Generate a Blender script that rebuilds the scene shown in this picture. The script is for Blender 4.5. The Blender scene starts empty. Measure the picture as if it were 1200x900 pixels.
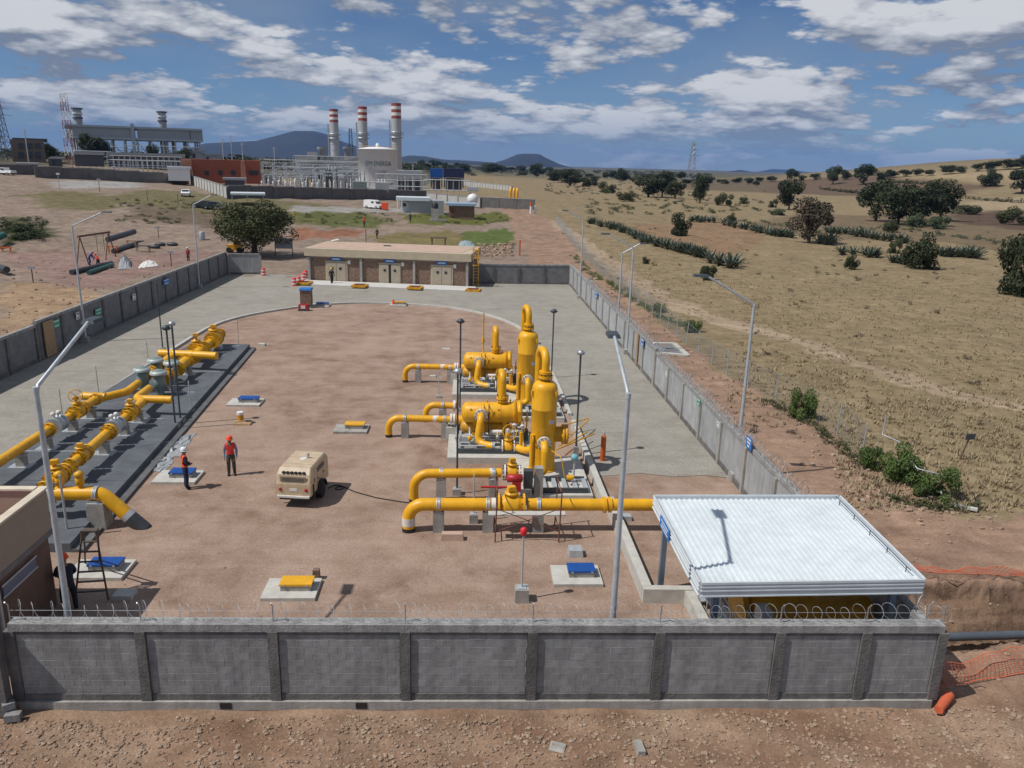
import bpy, math, random
import numpy as np
from math import sin, cos, pi, radians
from mathutils import Vector, Matrix
random.seed(7); RNG = np.random.default_rng(7)
scene = bpy.context.scene
COL = scene.collection
# ------------------------------------------------------------------ camera
FPX, CAM_H = 918.0, 13.0                      # focal length in pixels of a 1200 wide picture, drone height in metres
TH, YAW, ROLL = radians(15.672), radians(3.328), radians(1.562)
FW = Vector((sin(YAW)*cos(TH), cos(YAW)*cos(TH), -sin(TH)))
_rt = Vector((cos(YAW), -sin(YAW), 0)); _up = _rt.cross(FW)
RT = _rt*cos(ROLL) + _up*sin(ROLL); UP = -_rt*sin(ROLL) + _up*cos(ROLL)
cd = bpy.data.cameras.new('camera'); cam = bpy.data.objects.new('camera', cd); COL.objects.link(cam)
cam.matrix_world = Matrix(((RT.x, UP.x, -FW.x, 0), (RT.y, UP.y, -FW.y, 0), (RT.z, UP.z, -FW.z, CAM_H), (0, 0, 0, 1)))
cd.sensor_fit = 'HORIZONTAL'; cd.sensor_width = 36.0; cd.lens = 36.0*FPX/1200.0
cd.clip_start = 0.1; cd.clip_end = 60000
scene.camera = cam
# ------------------------------------------------------------------ render / exposure
scene.render.engine = 'CYCLES'
scene.cycles.use_denoising = True
scene.cycles.max_bounces = 4; scene.cycles.diffuse_bounces = 2; scene.cycles.volume_bounces = 0
scene.cycles.transparent_max_bounces = 8
vs = scene.view_settings
vs.view_transform = 'Standard'; vs.look = 'None'; vs.gamma = 1.0; vs.use_curve_mapping = False; vs.exposure = -0.12
# ------------------------------------------------------------------ sun and sky
SUN_EL, SUN_AZ = radians(55), radians(18)    # light travels towards +X and a little +Y
SD = Vector((cos(SUN_EL)*cos(SUN_AZ), cos(SUN_EL)*sin(SUN_AZ), -sin(SUN_EL)))
sl = bpy.data.lights.new('sun', 'SUN'); sl.energy = 4.1; sl.angle = radians(0.55); sl.color = (1.0, 0.955, 0.89)
so = bpy.data.objects.new('sun', sl); COL.objects.link(so); so.rotation_euler = SD.to_track_quat('-Z', 'Y').to_euler(); so.location = (-60, -20, 90)
world = bpy.data.worlds.new('World'); scene.world = world; world.use_nodes = True
world.cycles.sampling_method = 'MANUAL'; world.cycles.sample_map_resolution = 512
WN = world.node_tree.nodes; WL = world.node_tree.links; WN.clear()
def wn(t, **k):
    n = WN.new(t)
    for a, b in k.items(): setattr(n, a, b)
    return n
def wmath(op, a, b=None, c=None, clamp=False):
    n = wn('ShaderNodeMath', operation=op, use_clamp=clamp)
    for i, v in enumerate((a, b, c)):
        if v is None: continue
        if isinstance(v, (int, float)): n.inputs[i].default_value = v
        else: WL.new(v, n.inputs[i])
    return n.outputs[0]
def wmix(f, a, b):
    n = wn('ShaderNodeMix', data_type='RGBA')
    for i, v in ((0, f), (6, a), (7, b)):
        if isinstance(v, (int, float)): n.inputs[i].default_value = v
        elif isinstance(v, tuple): n.inputs[i].default_value = (*v, 1)
        else: WL.new(v, n.inputs[i])
    return n.outputs[2]
sky = wn('ShaderNodeTexSky', sky_type='NISHITA', sun_disc=False, sun_elevation=SUN_EL, sun_rotation=math.atan2(-SD.x, -SD.y),
         altitude=2200, air_density=1.0, dust_density=0.6, ozone_density=1.6)
tc = wn('ShaderNodeTexCoord'); sep = wn('ShaderNodeSeparateXYZ'); WL.new(tc.outputs['Generated'], sep.inputs[0])
zc = wmath('MAXIMUM', sep.outputs[2], 0.0)
def cloud_co(dz, da, off, flat):
    """dome direction flattened into cloud space, shrinking towards the horizon; dz / da look a little higher / towards the sun"""
    z = wmath('ADD', zc, dz); den = wmath('ADD', z, 0.26); cb = wn('ShaderNodeCombineXYZ')
    WL.new(wmath('DIVIDE', wmath('ADD', sep.outputs[0], -da), den), cb.inputs[0]); WL.new(wmath('DIVIDE', wmath('ADD', sep.outputs[1], -da*0.3), den), cb.inputs[1])
    WL.new(wmath('ADD', wmath('DIVIDE', wmath('MULTIPLY', z, flat), den), off), cb.inputs[2]); return cb.outputs[0]
def cloud_noise(dz, da, scale, detail, rough, off, flat=2.5):
    n = wn('ShaderNodeTexNoise'); n.inputs['Scale'].default_value = scale; n.inputs['Detail'].default_value = detail
    n.inputs['Roughness'].default_value = rough; n.inputs['Distortion'].default_value = 0.1
    WL.new(cloud_co(dz, da, off, flat), n.inputs['Vector']); return n.outputs['Fac']
def cumulus(dz, da, lumps):
    """heaped density: a soft base field with rounded lumps on it"""
    co = cloud_co(dz, da, CLOUD_OFF, 2.7); n = wn('ShaderNodeTexNoise'); n.inputs['Scale'].default_value = CS; n.inputs['Detail'].default_value = 5; n.inputs['Roughness'].default_value = 0.52; n.inputs['Distortion'].default_value = 0.15; WL.new(co, n.inputs['Vector']); d = n.outputs['Fac']
    for k, amp in ((4.1, 0.13), (10.5, 0.075), (26.0, 0.04))[:lumps]:
        v = wn('ShaderNodeTexVoronoi', feature='F1'); v.inputs['Scale'].default_value = CS*k; WL.new(co, v.inputs['Vector'])
        d = wmath('ADD', d, wmath('MULTIPLY', wmath('SUBTRACT', 0.45, v.outputs['Distance']), amp))
    return d
CLOUD_OFF, CS = 1.7, 2.0
d0 = cumulus(0, 0, 3); d1 = cumulus(0.012, 0.010, 2); d2 = cumulus(0.045, 0.02, 1)
cover = wn('ShaderNodeMapRange', interpolation_type='SMOOTHSTEP'); WL.new(d0, cover.inputs[0])
cover.inputs[1].default_value = 0.445; cover.inputs[2].default_value = 0.525
lit = wmath('ADD', wmath('MULTIPLY', wmath('SUBTRACT', d0, d1), 3.6), wmath('MULTIPLY', wmath('SUBTRACT', d0, d2), 2.6))
lit = wmath('ADD', lit, 0.33, clamp=True)
ccol = wmix(lit, (4.4, 5.1, 6.4), (15.0, 15.2, 15.5))
veil = cloud_noise(0, 0, 0.7, 3, 0.6, 2.2, 4.0); vr = wn('ShaderNodeMapRange', interpolation_type='SMOOTHSTEP'); WL.new(veil, vr.inputs[0]); vr.inputs[1].default_value = 0.40; vr.inputs[2].default_value = 0.7; vr.inputs[4].default_value = 0.5
# clouds melt into the haze towards the horizon
hz = wn('ShaderNodeMapRange', interpolation_type='SMOOTHSTEP'); WL.new(sep.outputs[2], hz.inputs[0]); hz.inputs[1].default_value = 0.0; hz.inputs[2].default_value = 0.075
cov = wmath('MULTIPLY', cover.outputs[0], wmath('ADD', wmath('MULTIPLY', hz.outputs[0], 0.62), 0.32))
tint = wmix(hz.outputs[0], (0.84, 1.05, 1.32), (0.90, 1.14, 1.42)); mul = wn('ShaderNodeMix', data_type='RGBA', blend_type='MULTIPLY'); mul.inputs[0].default_value = 1.0; WL.new(sky.outputs[0], mul.inputs[6]); WL.new(tint, mul.inputs[7])
skyb = wmix(vr.outputs[0], mul.outputs[2], (6.0, 7.2, 8.8))
skyc = wmix(cov, skyb, ccol)
bg = wn('ShaderNodeBackground'); bg.inputs[1].default_value = 0.050; WL.new(skyc, bg.inputs[0])
wo = wn('ShaderNodeOutputWorld'); WL.new(bg.outputs[0], wo.inputs[0])
# ------------------------------------------------------------------ pixel -> place
def ray(px, py): return FW + RT*((px-600)/FPX) + UP*((450-py)/FPX)
def G(px, py, z=0.0):
    """point of the level plane z seen at a pixel of the 1200x900 photograph"""
    d = ray(px, py); t = (z-CAM_H)/d.z; return Vector((d.x*t, d.y*t, z))
def AY(px, py, Y):
    d = ray(px, py); t = Y/d.y; return Vector((d.x*t, Y, CAM_H+d.z*t))
def proj(p):
    q = Vector(p)-Vector((0, 0, CAM_H)); k = q.dot(FW); return 600+FPX*q.dot(RT)/k, 450-FPX*q.dot(UP)/k
def HT(py, P):
    """height at which the upright over P crosses picture row py"""
    lo, hi = -5.0, 90.0
    for _ in range(40):
        m = (lo+hi)/2
        if proj((P[0], P[1], m))[1] > py: lo = m
        else: hi = m
    return m
def sst(a, b, x): 
    t = min(1, max(0, (x-a)/(b-a))); return t*t*(3-2*t)
def terrain(X, Y):
    z = sst(98, 185, Y)*(1.5+0.052*min(150, max(0, -X)))*(1-sst(15, 60, X))
    z += min(230, max(0, X-235))*0.13*sst(250, 560, Y)*(1-sst(640, 1300, Y))
    if X > 12.2 and 17 < Y < 25:                        # pipe trench beside the corner of the wall
        w = sst(12.2, 12.9, X); e1 = 0.12*sin(X*1.3)+0.07*sin(X*3.1+1); e2 = 0.15*sin(X*0.9+2)+0.06*sin(X*2.3)
        f = 0.42*(1-sst(22.36+e1, 22.5+e1, Y))+0.20*(1-sst(22.0+e2, 22.12+e2, Y))+0.38*(1-sst(21.62+e2, 21.85+e2, Y)); z -= 1.6*w*f*sst(18.7, 20.3, Y+0.2*sin(X*2.3))
        z += 0.22*w*math.exp(-((Y-18.2)/0.5)**2)*(0.6+0.4*sin(X*3.1))
    if -75 < X < -36 and 90 < Y < 125:                    # grassy spoil mound on the left
        r = ((X+66)/14)**2+((Y-112)/7)**2
        z += 3.0*math.exp(-r*1.6)
    return z
def T(px, py):
    """place on the terrain seen at a pixel"""
    d = ray(px, py); o = Vector((0, 0, CAM_H)); t = 5.0; st = 1.0
    while t < 9000:
        p = o+d*t
        if p.z < terrain(p.x, p.y): break
        st = max(0.5, t*0.01); t += st
    lo, hi = t-st, t
    for _ in range(20):
        m = (lo+hi)/2; p = o+d*m
        if p.z < terrain(p.x, p.y): hi = m
        else: lo = m
    p = o+d*hi; return Vector((p.x, p.y, terrain(p.x, p.y)))
def far(px, py, D, z=None):
    """point on a pixel's ray at ground distance D"""
    d = ray(px, py); t = D/math.hypot(d.x, d.y); p = Vector((d.x*t, d.y*t, CAM_H+d.z*t))
    return p
# ------------------------------------------------------------------ materials
MATS = {}
def mat(name, col, rough=0.6, metal=0.0, var=0.12, scale=2.5, bump=0.0, bscale=30.0, col2=None, rnd=0.0, spec=0.5, world_co=False, detail=5, stain=0.0):
    if name in MATS: return MATS[name]
    m = bpy.data.materials.new(name); MATS[name] = m; m.use_nodes = True
    N, L = m.node_tree.nodes, m.node_tree.links
    b = N['Principled BSDF']; b.inputs['Roughness'].default_value = rough; b.inputs['Metallic'].default_value = metal
    b.inputs['Specular IOR Level'].default_value = spec
    if world_co: co = N.new('ShaderNodeNewGeometry').outputs['Position']
    else: co = N.new('ShaderNodeTexCoord').outputs['Object']
    n = N.new('ShaderNodeTexNoise'); n.inputs['Scale'].default_value = scale; n.inputs['Detail'].default_value = detail; n.inputs['Roughness'].default_value = 0.6
    L.new(co, n.inputs['Vector'])
    mr = N.new('ShaderNodeMapRange'); mr.inputs[1].default_value = 0.32; mr.inputs[2].default_value = 0.68; L.new(n.outputs['Fac'], mr.inputs[0])
    mx = N.new('ShaderNodeMix'); mx.data_type = 'RGBA'; L.new(mr.outputs[0], mx.inputs[0])
    c2 = col2 or tuple(c*(1+var) for c in col); c1 = col if col2 else tuple(c*(1-var) for c in col)
    mx.inputs[6].default_value = (*c1, 1); mx.inputs[7].default_value = (*c2, 1)
    out = mx.outputs[2]
    if stain:      # drips, dust and grime with shapes of their own
        gp = N.new('ShaderNodeNewGeometry').outputs['Position']; mp = N.new('ShaderNodeMapping'); mp.inputs['Scale'].default_value = (1.7, 1.7, 0.35); L.new(gp, mp.inputs[0])
        sn = N.new('ShaderNodeTexNoise'); sn.inputs['Scale'].default_value = 1.6; sn.inputs['Detail'].default_value = 7; sn.inputs['Roughness'].default_value = 0.68; L.new(mp.outputs[0], sn.inputs['Vector'])
        sr = N.new('ShaderNodeMapRange'); sr.inputs[1].default_value = 0.36; sr.inputs[2].default_value = 0.60; sr.inputs[3].default_value = 1-stain; sr.inputs[4].default_value = 1+stain*0.25; L.new(sn.outputs['Fac'], sr.inputs[0])
        sv = N.new('ShaderNodeVectorMath'); sv.operation = 'SCALE'; L.new(out, sv.inputs[0]); L.new(sr.outputs[0], sv.inputs['Scale']); out = sv.outputs[0]
    if rnd:
        oi = N.new('ShaderNodeObjectInfo'); r2 = N.new('ShaderNodeMapRange'); L.new(oi.outputs['Random'], r2.inputs[0])
        r2.inputs[3].default_value = 1-rnd; r2.inputs[4].default_value = 1+rnd
        vm = N.new('ShaderNodeVectorMath'); vm.operation = 'SCALE'; L.new(out, vm.inputs[0]); L.new(r2.outputs[0], vm.inputs['Scale']); out = vm.outputs[0]
    L.new(out, b.inputs['Base Color'])
    rr = N.new('ShaderNodeMapRange'); L.new(n.outputs['Fac'], rr.inputs[0]); rr.inputs[3].default_value = max(0, rough-0.1); rr.inputs[4].default_value = min(1, rough+0.1)
    L.new(rr.outputs[0], b.inputs['Roughness'])
    if bump:
        n2 = N.new('ShaderNodeTexNoise'); n2.inputs['Scale'].default_value = bscale; n2.inputs['Detail'].default_value = 4; L.new(co, n2.inputs['Vector'])
        bp = N.new('ShaderNodeBump'); bp.inputs['Strength'].default_value = bump; bp.inputs['Distance'].default_value = 0.05
        L.new(n2.outputs['Fac'], bp.inputs['Height']); L.new(bp.outputs[0], b.inputs['Normal'])
    return m
def dirt_mat(name, attr=None, cols=((0.3, 0.2, 0.14), (0.2, 0.13, 0.09), (0.38, 0.28, 0.2)), streak=0.0, peb=0.5, bump=0.5):
    """earth: broad patches, streaks left by machines, pebbles and fine grain; attr = a colour attribute that carries the soil colour"""
    m = bpy.data.materials.new(name); MATS[name] = m; m.use_nodes = True
    N, L = m.node_tree.nodes, m.node_tree.links; b = N['Principled BSDF']; b.inputs['Roughness'].default_value = 0.95; b.inputs['Specular IOR Level'].default_value = 0.15
    co = N.new('ShaderNodeNewGeometry').outputs['Position']
    def noise(s, d=6, r=0.6, vec=None, dist=0.0):
        n = N.new('ShaderNodeTexNoise'); n.inputs['Scale'].default_value = s; n.inputs['Detail'].default_value = d; n.inputs['Roughness'].default_value = r
        n.inputs['Distortion'].default_value = dist; L.new(vec or co, n.inputs['Vector']); return n.outputs['Fac']
    def rng(x, a, c, o0=0.0, o1=1.0):
        q = N.new('ShaderNodeMapRange'); L.new(x, q.inputs[0]); q.inputs[1].default_value = a; q.inputs[2].default_value = c; q.inputs[3].default_value = o0; q.inputs[4].default_value = o1; return q.outputs[0]
    def mix(f, a, c, blend='MIX'):
        q = N.new('ShaderNodeMix'); q.data_type = 'RGBA'; q.blend_type = blend
        for i, v in ((0, f), (6, a), (7, c)):
            if isinstance(v, (int, float)): q.inputs[i].default_value = v
            elif isinstance(v, tuple): q.inputs[i].default_value = (*v, 1)
            else: L.new(v, q.inputs[i])
        return q.outputs[2]
    big = noise(0.17, 6, 0.62, dist=1.2); mid = noise(0.9, 7, 0.65); fine = noise(11.0, 4, 0.7)
    if attr:
        at = N.new('ShaderNodeAttribute'); at.attribute_name = attr; base = at.outputs['Color']
        base = mix(1.0, base, mix(rng(big, 0.3, 0.7), (0.80, 0.78, 0.76), (1.16, 1.16, 1.14)), 'MULTIPLY')
        base = mix(1.0, base, mix(rng(mid, 0.32, 0.68), (0.72, 0.71, 0.68), (1.22, 1.22, 1.2)), 'MULTIPLY')
    else:
        base = mix(rng(big, 0.35, 0.65), cols[1], cols[0]); base = mix(rng(mid, 0.38, 0.72, 0, 0.8), base, cols[2])
    if streak:
        mp = N.new('ShaderNodeMapping'); mp.inputs['Rotation'].default_value = (0, 0, radians(8)); mp.inputs['Scale'].default_value = (0.10, 1.0, 1.0); L.new(co, mp.inputs[0])
        st = noise(2.2, 5, 0.6, mp.outputs[0]); base = mix(1.0, base, mix(rng(st, 0.33, 0.67), (1-streak,)*3, (1+streak,)*3), 'MULTIPLY')
    base = mix(1.0, base, mix(rng(fine, 0.3, 0.7), (0.80, 0.79, 0.78), (1.2, 1.2, 1.2)), 'MULTIPLY')
    vo = N.new('ShaderNodeTexVoronoi'); vo.inputs['Scale'].default_value = 9.0; L.new(co, vo.inputs['Vector'])
    pm = rng(vo.outputs['Distance'], 0.16, 0.26, 1.0, 0.0)
    sel = N.new('ShaderNodeSeparateColor'); L.new(vo.outputs['Color'], sel.inputs[0])
    gate = rng(sel.outputs[0], 0.70, 0.74, 0.0, 1.0)
    mm = N.new('ShaderNodeMath'); mm.operation = 'MULTIPLY'; L.new(pm, mm.inputs[0]); L.new(gate, mm.inputs[1])
    m3 = N.new('ShaderNodeMath'); m3.operation = 'MULTIPLY'; L.new(mm.outputs[0], m3.inputs[0]); m3.inputs[1].default_value = peb
    base = mix(m3.outputs[0], base, (0.46, 0.39, 0.32))
    L.new(base, b.inputs['Base Color'])
    h = N.new('ShaderNodeMath'); h.operation = 'ADD'; L.new(mid, h.inputs[0])
    h2 = N.new('ShaderNodeMath'); h2.operation = 'MULTIPLY'; L.new(fine, h2.inputs[0]); h2.inputs[1].default_value = 0.5; L.new(h2.outputs[0], h.inputs[1])
    h3 = N.new('ShaderNodeMath'); h3.operation = 'MULTIPLY_ADD'; L.new(mm.outputs[0], h3.inputs[0]); h3.inputs[1].default_value = 0.25*peb; L.new(h.outputs[0], h3.inputs[2])
    bp = N.new('ShaderNodeBump'); bp.inputs['Strength'].default_value = bump; bp.inputs['Distance'].default_value = 0.16; L.new(h3.outputs[0], bp.inputs['Height']); L.new(bp.outputs[0], b.inputs['Normal'])
    return m
# ------------------------------------------------------------------ mesh collector
class MB:
    def __init__(s): s.v = []; s.f = []; s.smooth = []
    def add(s, vs_, fs, sm=False):
        o = len(s.v); s.v += [tuple(p) for p in vs_]; s.f += [tuple(i+o for i in q) for q in fs]; s.smooth += [sm]*len(fs); return s
    def box(s, c, d, rz=0.0, top=None, M=None):
        """box centred at c, size d, turned rz; top scales the upper face"""
        x, y, z = d[0]/2, d[1]/2, d[2]/2; tx, ty = top or (1, 1)
        P = [(-x, -y, -z), (x, -y, -z), (x, y, -z), (-x, y, -z), (-x*tx, -y*ty, z), (x*tx, -y*ty, z), (x*tx, y*ty, z), (-x*tx, y*ty, z)]
        if M is None: ca, sa = cos(rz), sin(rz); P = [(c[0]+p[0]*ca-p[1]*sa, c[1]+p[0]*sa+p[1]*ca, c[2]+p[2]) for p in P]
        else: P = [tuple(M @ Vector(p)+Vector(c)) for p in P]
        return s.add(P, [(3, 2, 1, 0), (4, 5, 6, 7), (0, 1, 5, 4), (1, 2, 6, 5), (2, 3, 7, 6), (3, 0, 4, 7)])
    def beam(s, a, b, w, h=None, upv=(0, 0, 1)):
        a, b = Vector(a), Vector(b); d = b-a; L_ = d.length; y = d/L_; u = Vector(upv)
        if abs(y.dot(u)) > 0.99: u = Vector((1, 0, 0))
        x = y.cross(u).normalized(); z = x.cross(y); M = Matrix((x, y, z)).transposed()
        return s.box((a+b)/2, (w, L_, h or w), M=M)
    def tube(s, pts, r, seg=12, caps=True, rad=None):
        P = [Vector(p) for p in pts]; n = len(P); rs = rad or [r]*n; vs_ = []; u = None
        for i, p in enumerate(P):
            t = (P[min(i+1, n-1)]-P[max(i-1, 0)]).normalized()
            if u is None: u = t.orthogonal().normalized()
            else: u = (u-t*u.dot(t)).normalized()
            w = t.cross(u)
            for k in range(seg):
                a = 2*pi*k/seg; vs_.append(p+(u*cos(a)+w*sin(a))*rs[i])
        fs = [(i*seg+k, i*seg+(k+1) % seg, (i+1)*seg+(k+1) % seg, (i+1)*seg+k) for i in range(n-1) for k in range(seg)]
        s.add(vs_, fs, True)
        if caps: s.add([vs_[k] for k in range(seg)], [tuple(reversed(range(seg)))]); s.add([vs_[(n-1)*seg+k] for k in range(seg)], [tuple(range(seg))])
        return s
    def lathe(s, c, prof, axis=(0, 0, 1), seg=24):
        """prof = list of (radius, distance along axis)"""
        ax = Vector(axis).normalized(); u = ax.orthogonal().normalized(); w = ax.cross(u); c = Vector(c); vs_ = []; n = len(prof)
        for r, h in prof:
            for k in range(seg): a = 2*pi*k/seg; vs_.append(c+ax*h+(u*cos(a)+w*sin(a))*max(r, 1e-4))
        s.add(vs_, [(i*seg+k, i*seg+(k+1) % seg, (i+1)*seg+(k+1) % seg, (i+1)*seg+k) for i in range(n-1) for k in range(seg)], True)
        if prof[0][0] > 1e-3: s.add(vs_[:seg], [tuple(reversed(range(seg)))])
        if prof[-1][0] > 1e-3: s.add(vs_[-seg:], [tuple(range(seg))])
        return s
    def prism(s, poly, z0, z1):
        """upright prism over a counter-clockwise polygon; z0/z1 numbers or lists"""
        n = len(poly); a = z0 if isinstance(z0, (list, tuple)) else [z0]*n; b = z1 if isinstance(z1, (list, tuple)) else [z1]*n
        vs_ = [(p[0], p[1], a[i]) for i, p in enumerate(poly)]+[(p[0], p[1], b[i]) for i, p in enumerate(poly)]
        return s.add(vs_, [tuple(reversed(range(n))), tuple(range(n, 2*n))]+[(i, (i+1) % n, n+(i+1) % n, n+i) for i in range(n)])
    def torus(s, c, R, r, axis=(0, 0, 1), seg=20, ts=6):
        ax = Vector(axis).normalized(); u = ax.orthogonal().normalized(); w = ax.cross(u); c = Vector(c); vs_ = []
        for i in range(seg):
            a = 2*pi*i/seg; d = u*cos(a)+w*sin(a)
            for k in range(ts): b_ = 2*pi*k/ts; vs_.append(c+d*(R+r*cos(b_))+ax*(r*sin(b_)))
        return s.add(vs_, [(i*ts+k, ((i+1) % seg)*ts+k, ((i+1) % seg)*ts+(k+1) % ts, i*ts+(k+1) % ts) for i in range(seg) for k in range(ts)], True)
    def ball(s, c, r, seg=12, rings=8, sq=(1, 1, 1)):
        vs_ = []; c = Vector(c)
        for i in range(rings+1):
            t = pi*i/rings
            for k in range(seg): a = 2*pi*k/seg; vs_.append(c+Vector((sin(t)*cos(a)*sq[0], sin(t)*sin(a)*sq[1], cos(t)*sq[2]))*r)
        return s.add(vs_, [(i*seg+k, (i+1)*seg+k, (i+1)*seg+(k+1) % seg, i*seg+(k+1) % seg) for i in range(rings) for k in range(seg)], True)
    def mesh(s, name, off):
        me = bpy.data.meshes.new(name)
        me.from_pydata([(p[0]-off[0], p[1]-off[1], p[2]-off[2]) for p in s.v], [], s.f)
        me.polygons.foreach_set('use_smooth', s.smooth); me.update(); return me
    def build(s, name, m, parent=None, off=None):
        """one mesh object; a top-level one gets its origin at the middle of its base"""
        if off is None:
            if parent is not None: off = OFF[parent.name]
            else:
                a = np.array(s.v); off = ((a[:, 0].min()+a[:, 0].max())/2, (a[:, 1].min()+a[:, 1].max())/2, a[:, 2].min())
        me = s.mesh(name, off); o = bpy.data.objects.new(name, me); COL.objects.link(o)
        if isinstance(m, str): m = MATS[m]
        me.materials.append(m)
        if parent is not None: o.parent = parent
        else: o.location = off
        OFF[o.name] = tuple(off); return o
OFF = {}
def tag(o, label=None, cat=None, group=None, kind=None):
    if label: o['label'] = label
    if cat: o['category'] = cat
    if group: o['group'] = group
    if kind: o['kind'] = kind
    return o
def thing(name, loc, label, cat, group=None):
    o = bpy.data.objects.new(name, None); COL.objects.link(o); o.location = loc; o.empty_display_size = 0.2
    OFF[o.name] = tuple(loc); return tag(o, label, cat, group)
def dup(root, shift, rz=0.0, label=None, group=None, sc=None):
    """copy of a thing with its parts and sub-parts"""
    def cp(o, par):
        c = o.copy(); COL.objects.link(c); c.parent = par
        for k in kids[o.name]: cp(k, c)
        return c
    kids = {}
    def walk(o):
        kids[o.name] = list(o.children)
        for k in o.children: walk(k)
    walk(root); r = cp(root, None); r.location = root.location+Vector(shift); r.rotation_euler.z = root.rotation_euler.z+rz
    if sc: r.scale = (sc, sc, sc) if isinstance(sc, (int, float)) else sc
    if label: r['label'] = label
    if group: r['group'] = group
    return r
def fillet(pts, R, n=7):
    """round the corners of a polyline (pipe bends)"""
    P = [Vector(p) for p in pts]; out = [P[0]]
    for i in range(1, len(P)-1):
        a, b, c = P[i-1], P[i], P[i+1]; u = (a-b); v = (c-b); lu, lv = u.length, v.length; u /= lu; v /= lv
        ang = u.angle(v); t = min(R/math.tan(ang/2), lu*0.49, lv*0.49); r = t*math.tan(ang/2)
        if pi-ang < 0.02: out.append(b); continue
        ctr = b+(u+v).normalized()*(r/sin(ang/2)); s_ = b+u*t-ctr; e = b+v*t-ctr
        for k in range(n+1):
            f = k/n; out.append(ctr+s_.slerp(e, f).normalized()*r)
    out.append(P[-1]); return out
# ------------------------------------------------------------------ palette
mat('yellow_paint', (0.80, 0.41, 0.012), 0.42, 0, 0.07, 1.5, bump=0.06, bscale=8, stain=0.16)
mat('yellow_dirty', (0.66, 0.33, 0.015), 0.5, 0, 0.18, 2.5, stain=0.2)
mat('white_band', (0.72, 0.70, 0.66), 0.5, 0, 0.10)
mat('black_coat', (0.02, 0.02, 0.022), 0.55, 0, 0.2)
mat('steel', (0.42, 0.44, 0.46), 0.42, 0.55, 0.15, 6)
mat('galv', (0.50, 0.54, 0.57), 0.45, 0.35, 0.12, 5)
mat('dark_steel', (0.07, 0.085, 0.095), 0.5, 0.3, 0.2)
mat('concrete', (0.36, 0.345, 0.32), 0.9, 0, 0.16, 3.0, bump=0.25, bscale=25, rnd=0.05, stain=0.2)
mat('concrete_pale', (0.50, 0.49, 0.45), 0.9, 0, 0.12, 3.0, bump=0.2, bscale=25)
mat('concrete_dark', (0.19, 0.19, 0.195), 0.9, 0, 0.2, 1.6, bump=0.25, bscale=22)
mat('wall_post', (0.155, 0.148, 0.142), 0.92, 0, 0.28, 2.2, bump=0.4, bscale=16, rnd=0.06, stain=0.28)
mat('wall_cap', (0.31, 0.308, 0.30), 0.9, 0, 0.22, 3.5, bump=0.35, bscale=20, stain=0.28)
mat('block', (0.27, 0.27, 0.268), 0.93, 0, 0.16, 3.0, bump=0.35, bscale=45, rnd=0.10, stain=0.28)
mat('mortar', (0.42, 0.415, 0.40), 0.95, 0, 0.2, 6.0, bump=0.4, bscale=40, stain=0.2)
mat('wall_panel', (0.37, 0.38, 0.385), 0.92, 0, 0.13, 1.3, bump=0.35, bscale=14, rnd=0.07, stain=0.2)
mat('blue_lid', (0.006, 0.075, 0.32), 0.5, 0, 0.12, 4)
mat('blue_sign', (0.02, 0.18, 0.52), 0.5, 0, 0.06)
mat('green_sign', (0.02, 0.32, 0.2), 0.5, 0, 0.06)
mat('white_paint', (0.76, 0.77, 0.77), 0.5, 0, 0.05)
mat('roof_white', (0.70, 0.765, 0.79), 0.38, 0.1, 0.05, 0.8, stain=0.08)
mat('fascia_grey', (0.50, 0.53, 0.57), 0.4, 0.2, 0.06)
mat('beige', (0.56, 0.44, 0.30), 0.45, 0, 0.06, 4, stain=0.15)
mat('red_paint', (0.42, 0.02, 0.025), 0.45, 0, 0.12)
mat('pad_grey', (0.105, 0.118, 0.135), 0.85, 0, 0.22, 1.2, bump=0.2, bscale=20)
mat('ladder_brown', (0.10, 0.075, 0.06), 0.7, 0, 0.2)
mat('rust', (0.17, 0.07, 0.05), 0.8, 0, 0.3, 9)
mat('orange_paint', (0.62, 0.13, 0.02), 0.5, 0, 0.1)
mat('orange_vest', (0.85, 0.10, 0.03), 0.8, 0, 0.1)
mat('rubber', (0.015, 0.015, 0.016), 0.8, 0, 0.2)
mat('glass', (0.03, 0.045, 0.06), 0.12, 0, 0.1)
mat('wood', (0.38, 0.25, 0.14), 0.85, 0, 0.25, 8)
mat('stone_clad', (0.22, 0.145, 0.105), 0.95, 0, 0.35, 5.0, bump=0.9, bscale=7)
mat('cream', (0.50, 0.42, 0.30), 0.85, 0, 0.08, 1.2)
mat('door_beige', (0.42, 0.36, 0.27), 0.6, 0, 0.06)
mat('roof_pink', (0.50, 0.36, 0.28), 0.95, 0, 0.1, 1.0)
mat('pipe_wrap', (0.05, 0.055, 0.065), 0.5, 0, 0.2)
mat('trunk', (0.10, 0.075, 0.055), 0.95, 0, 0.3, 6, bump=0.5)
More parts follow.
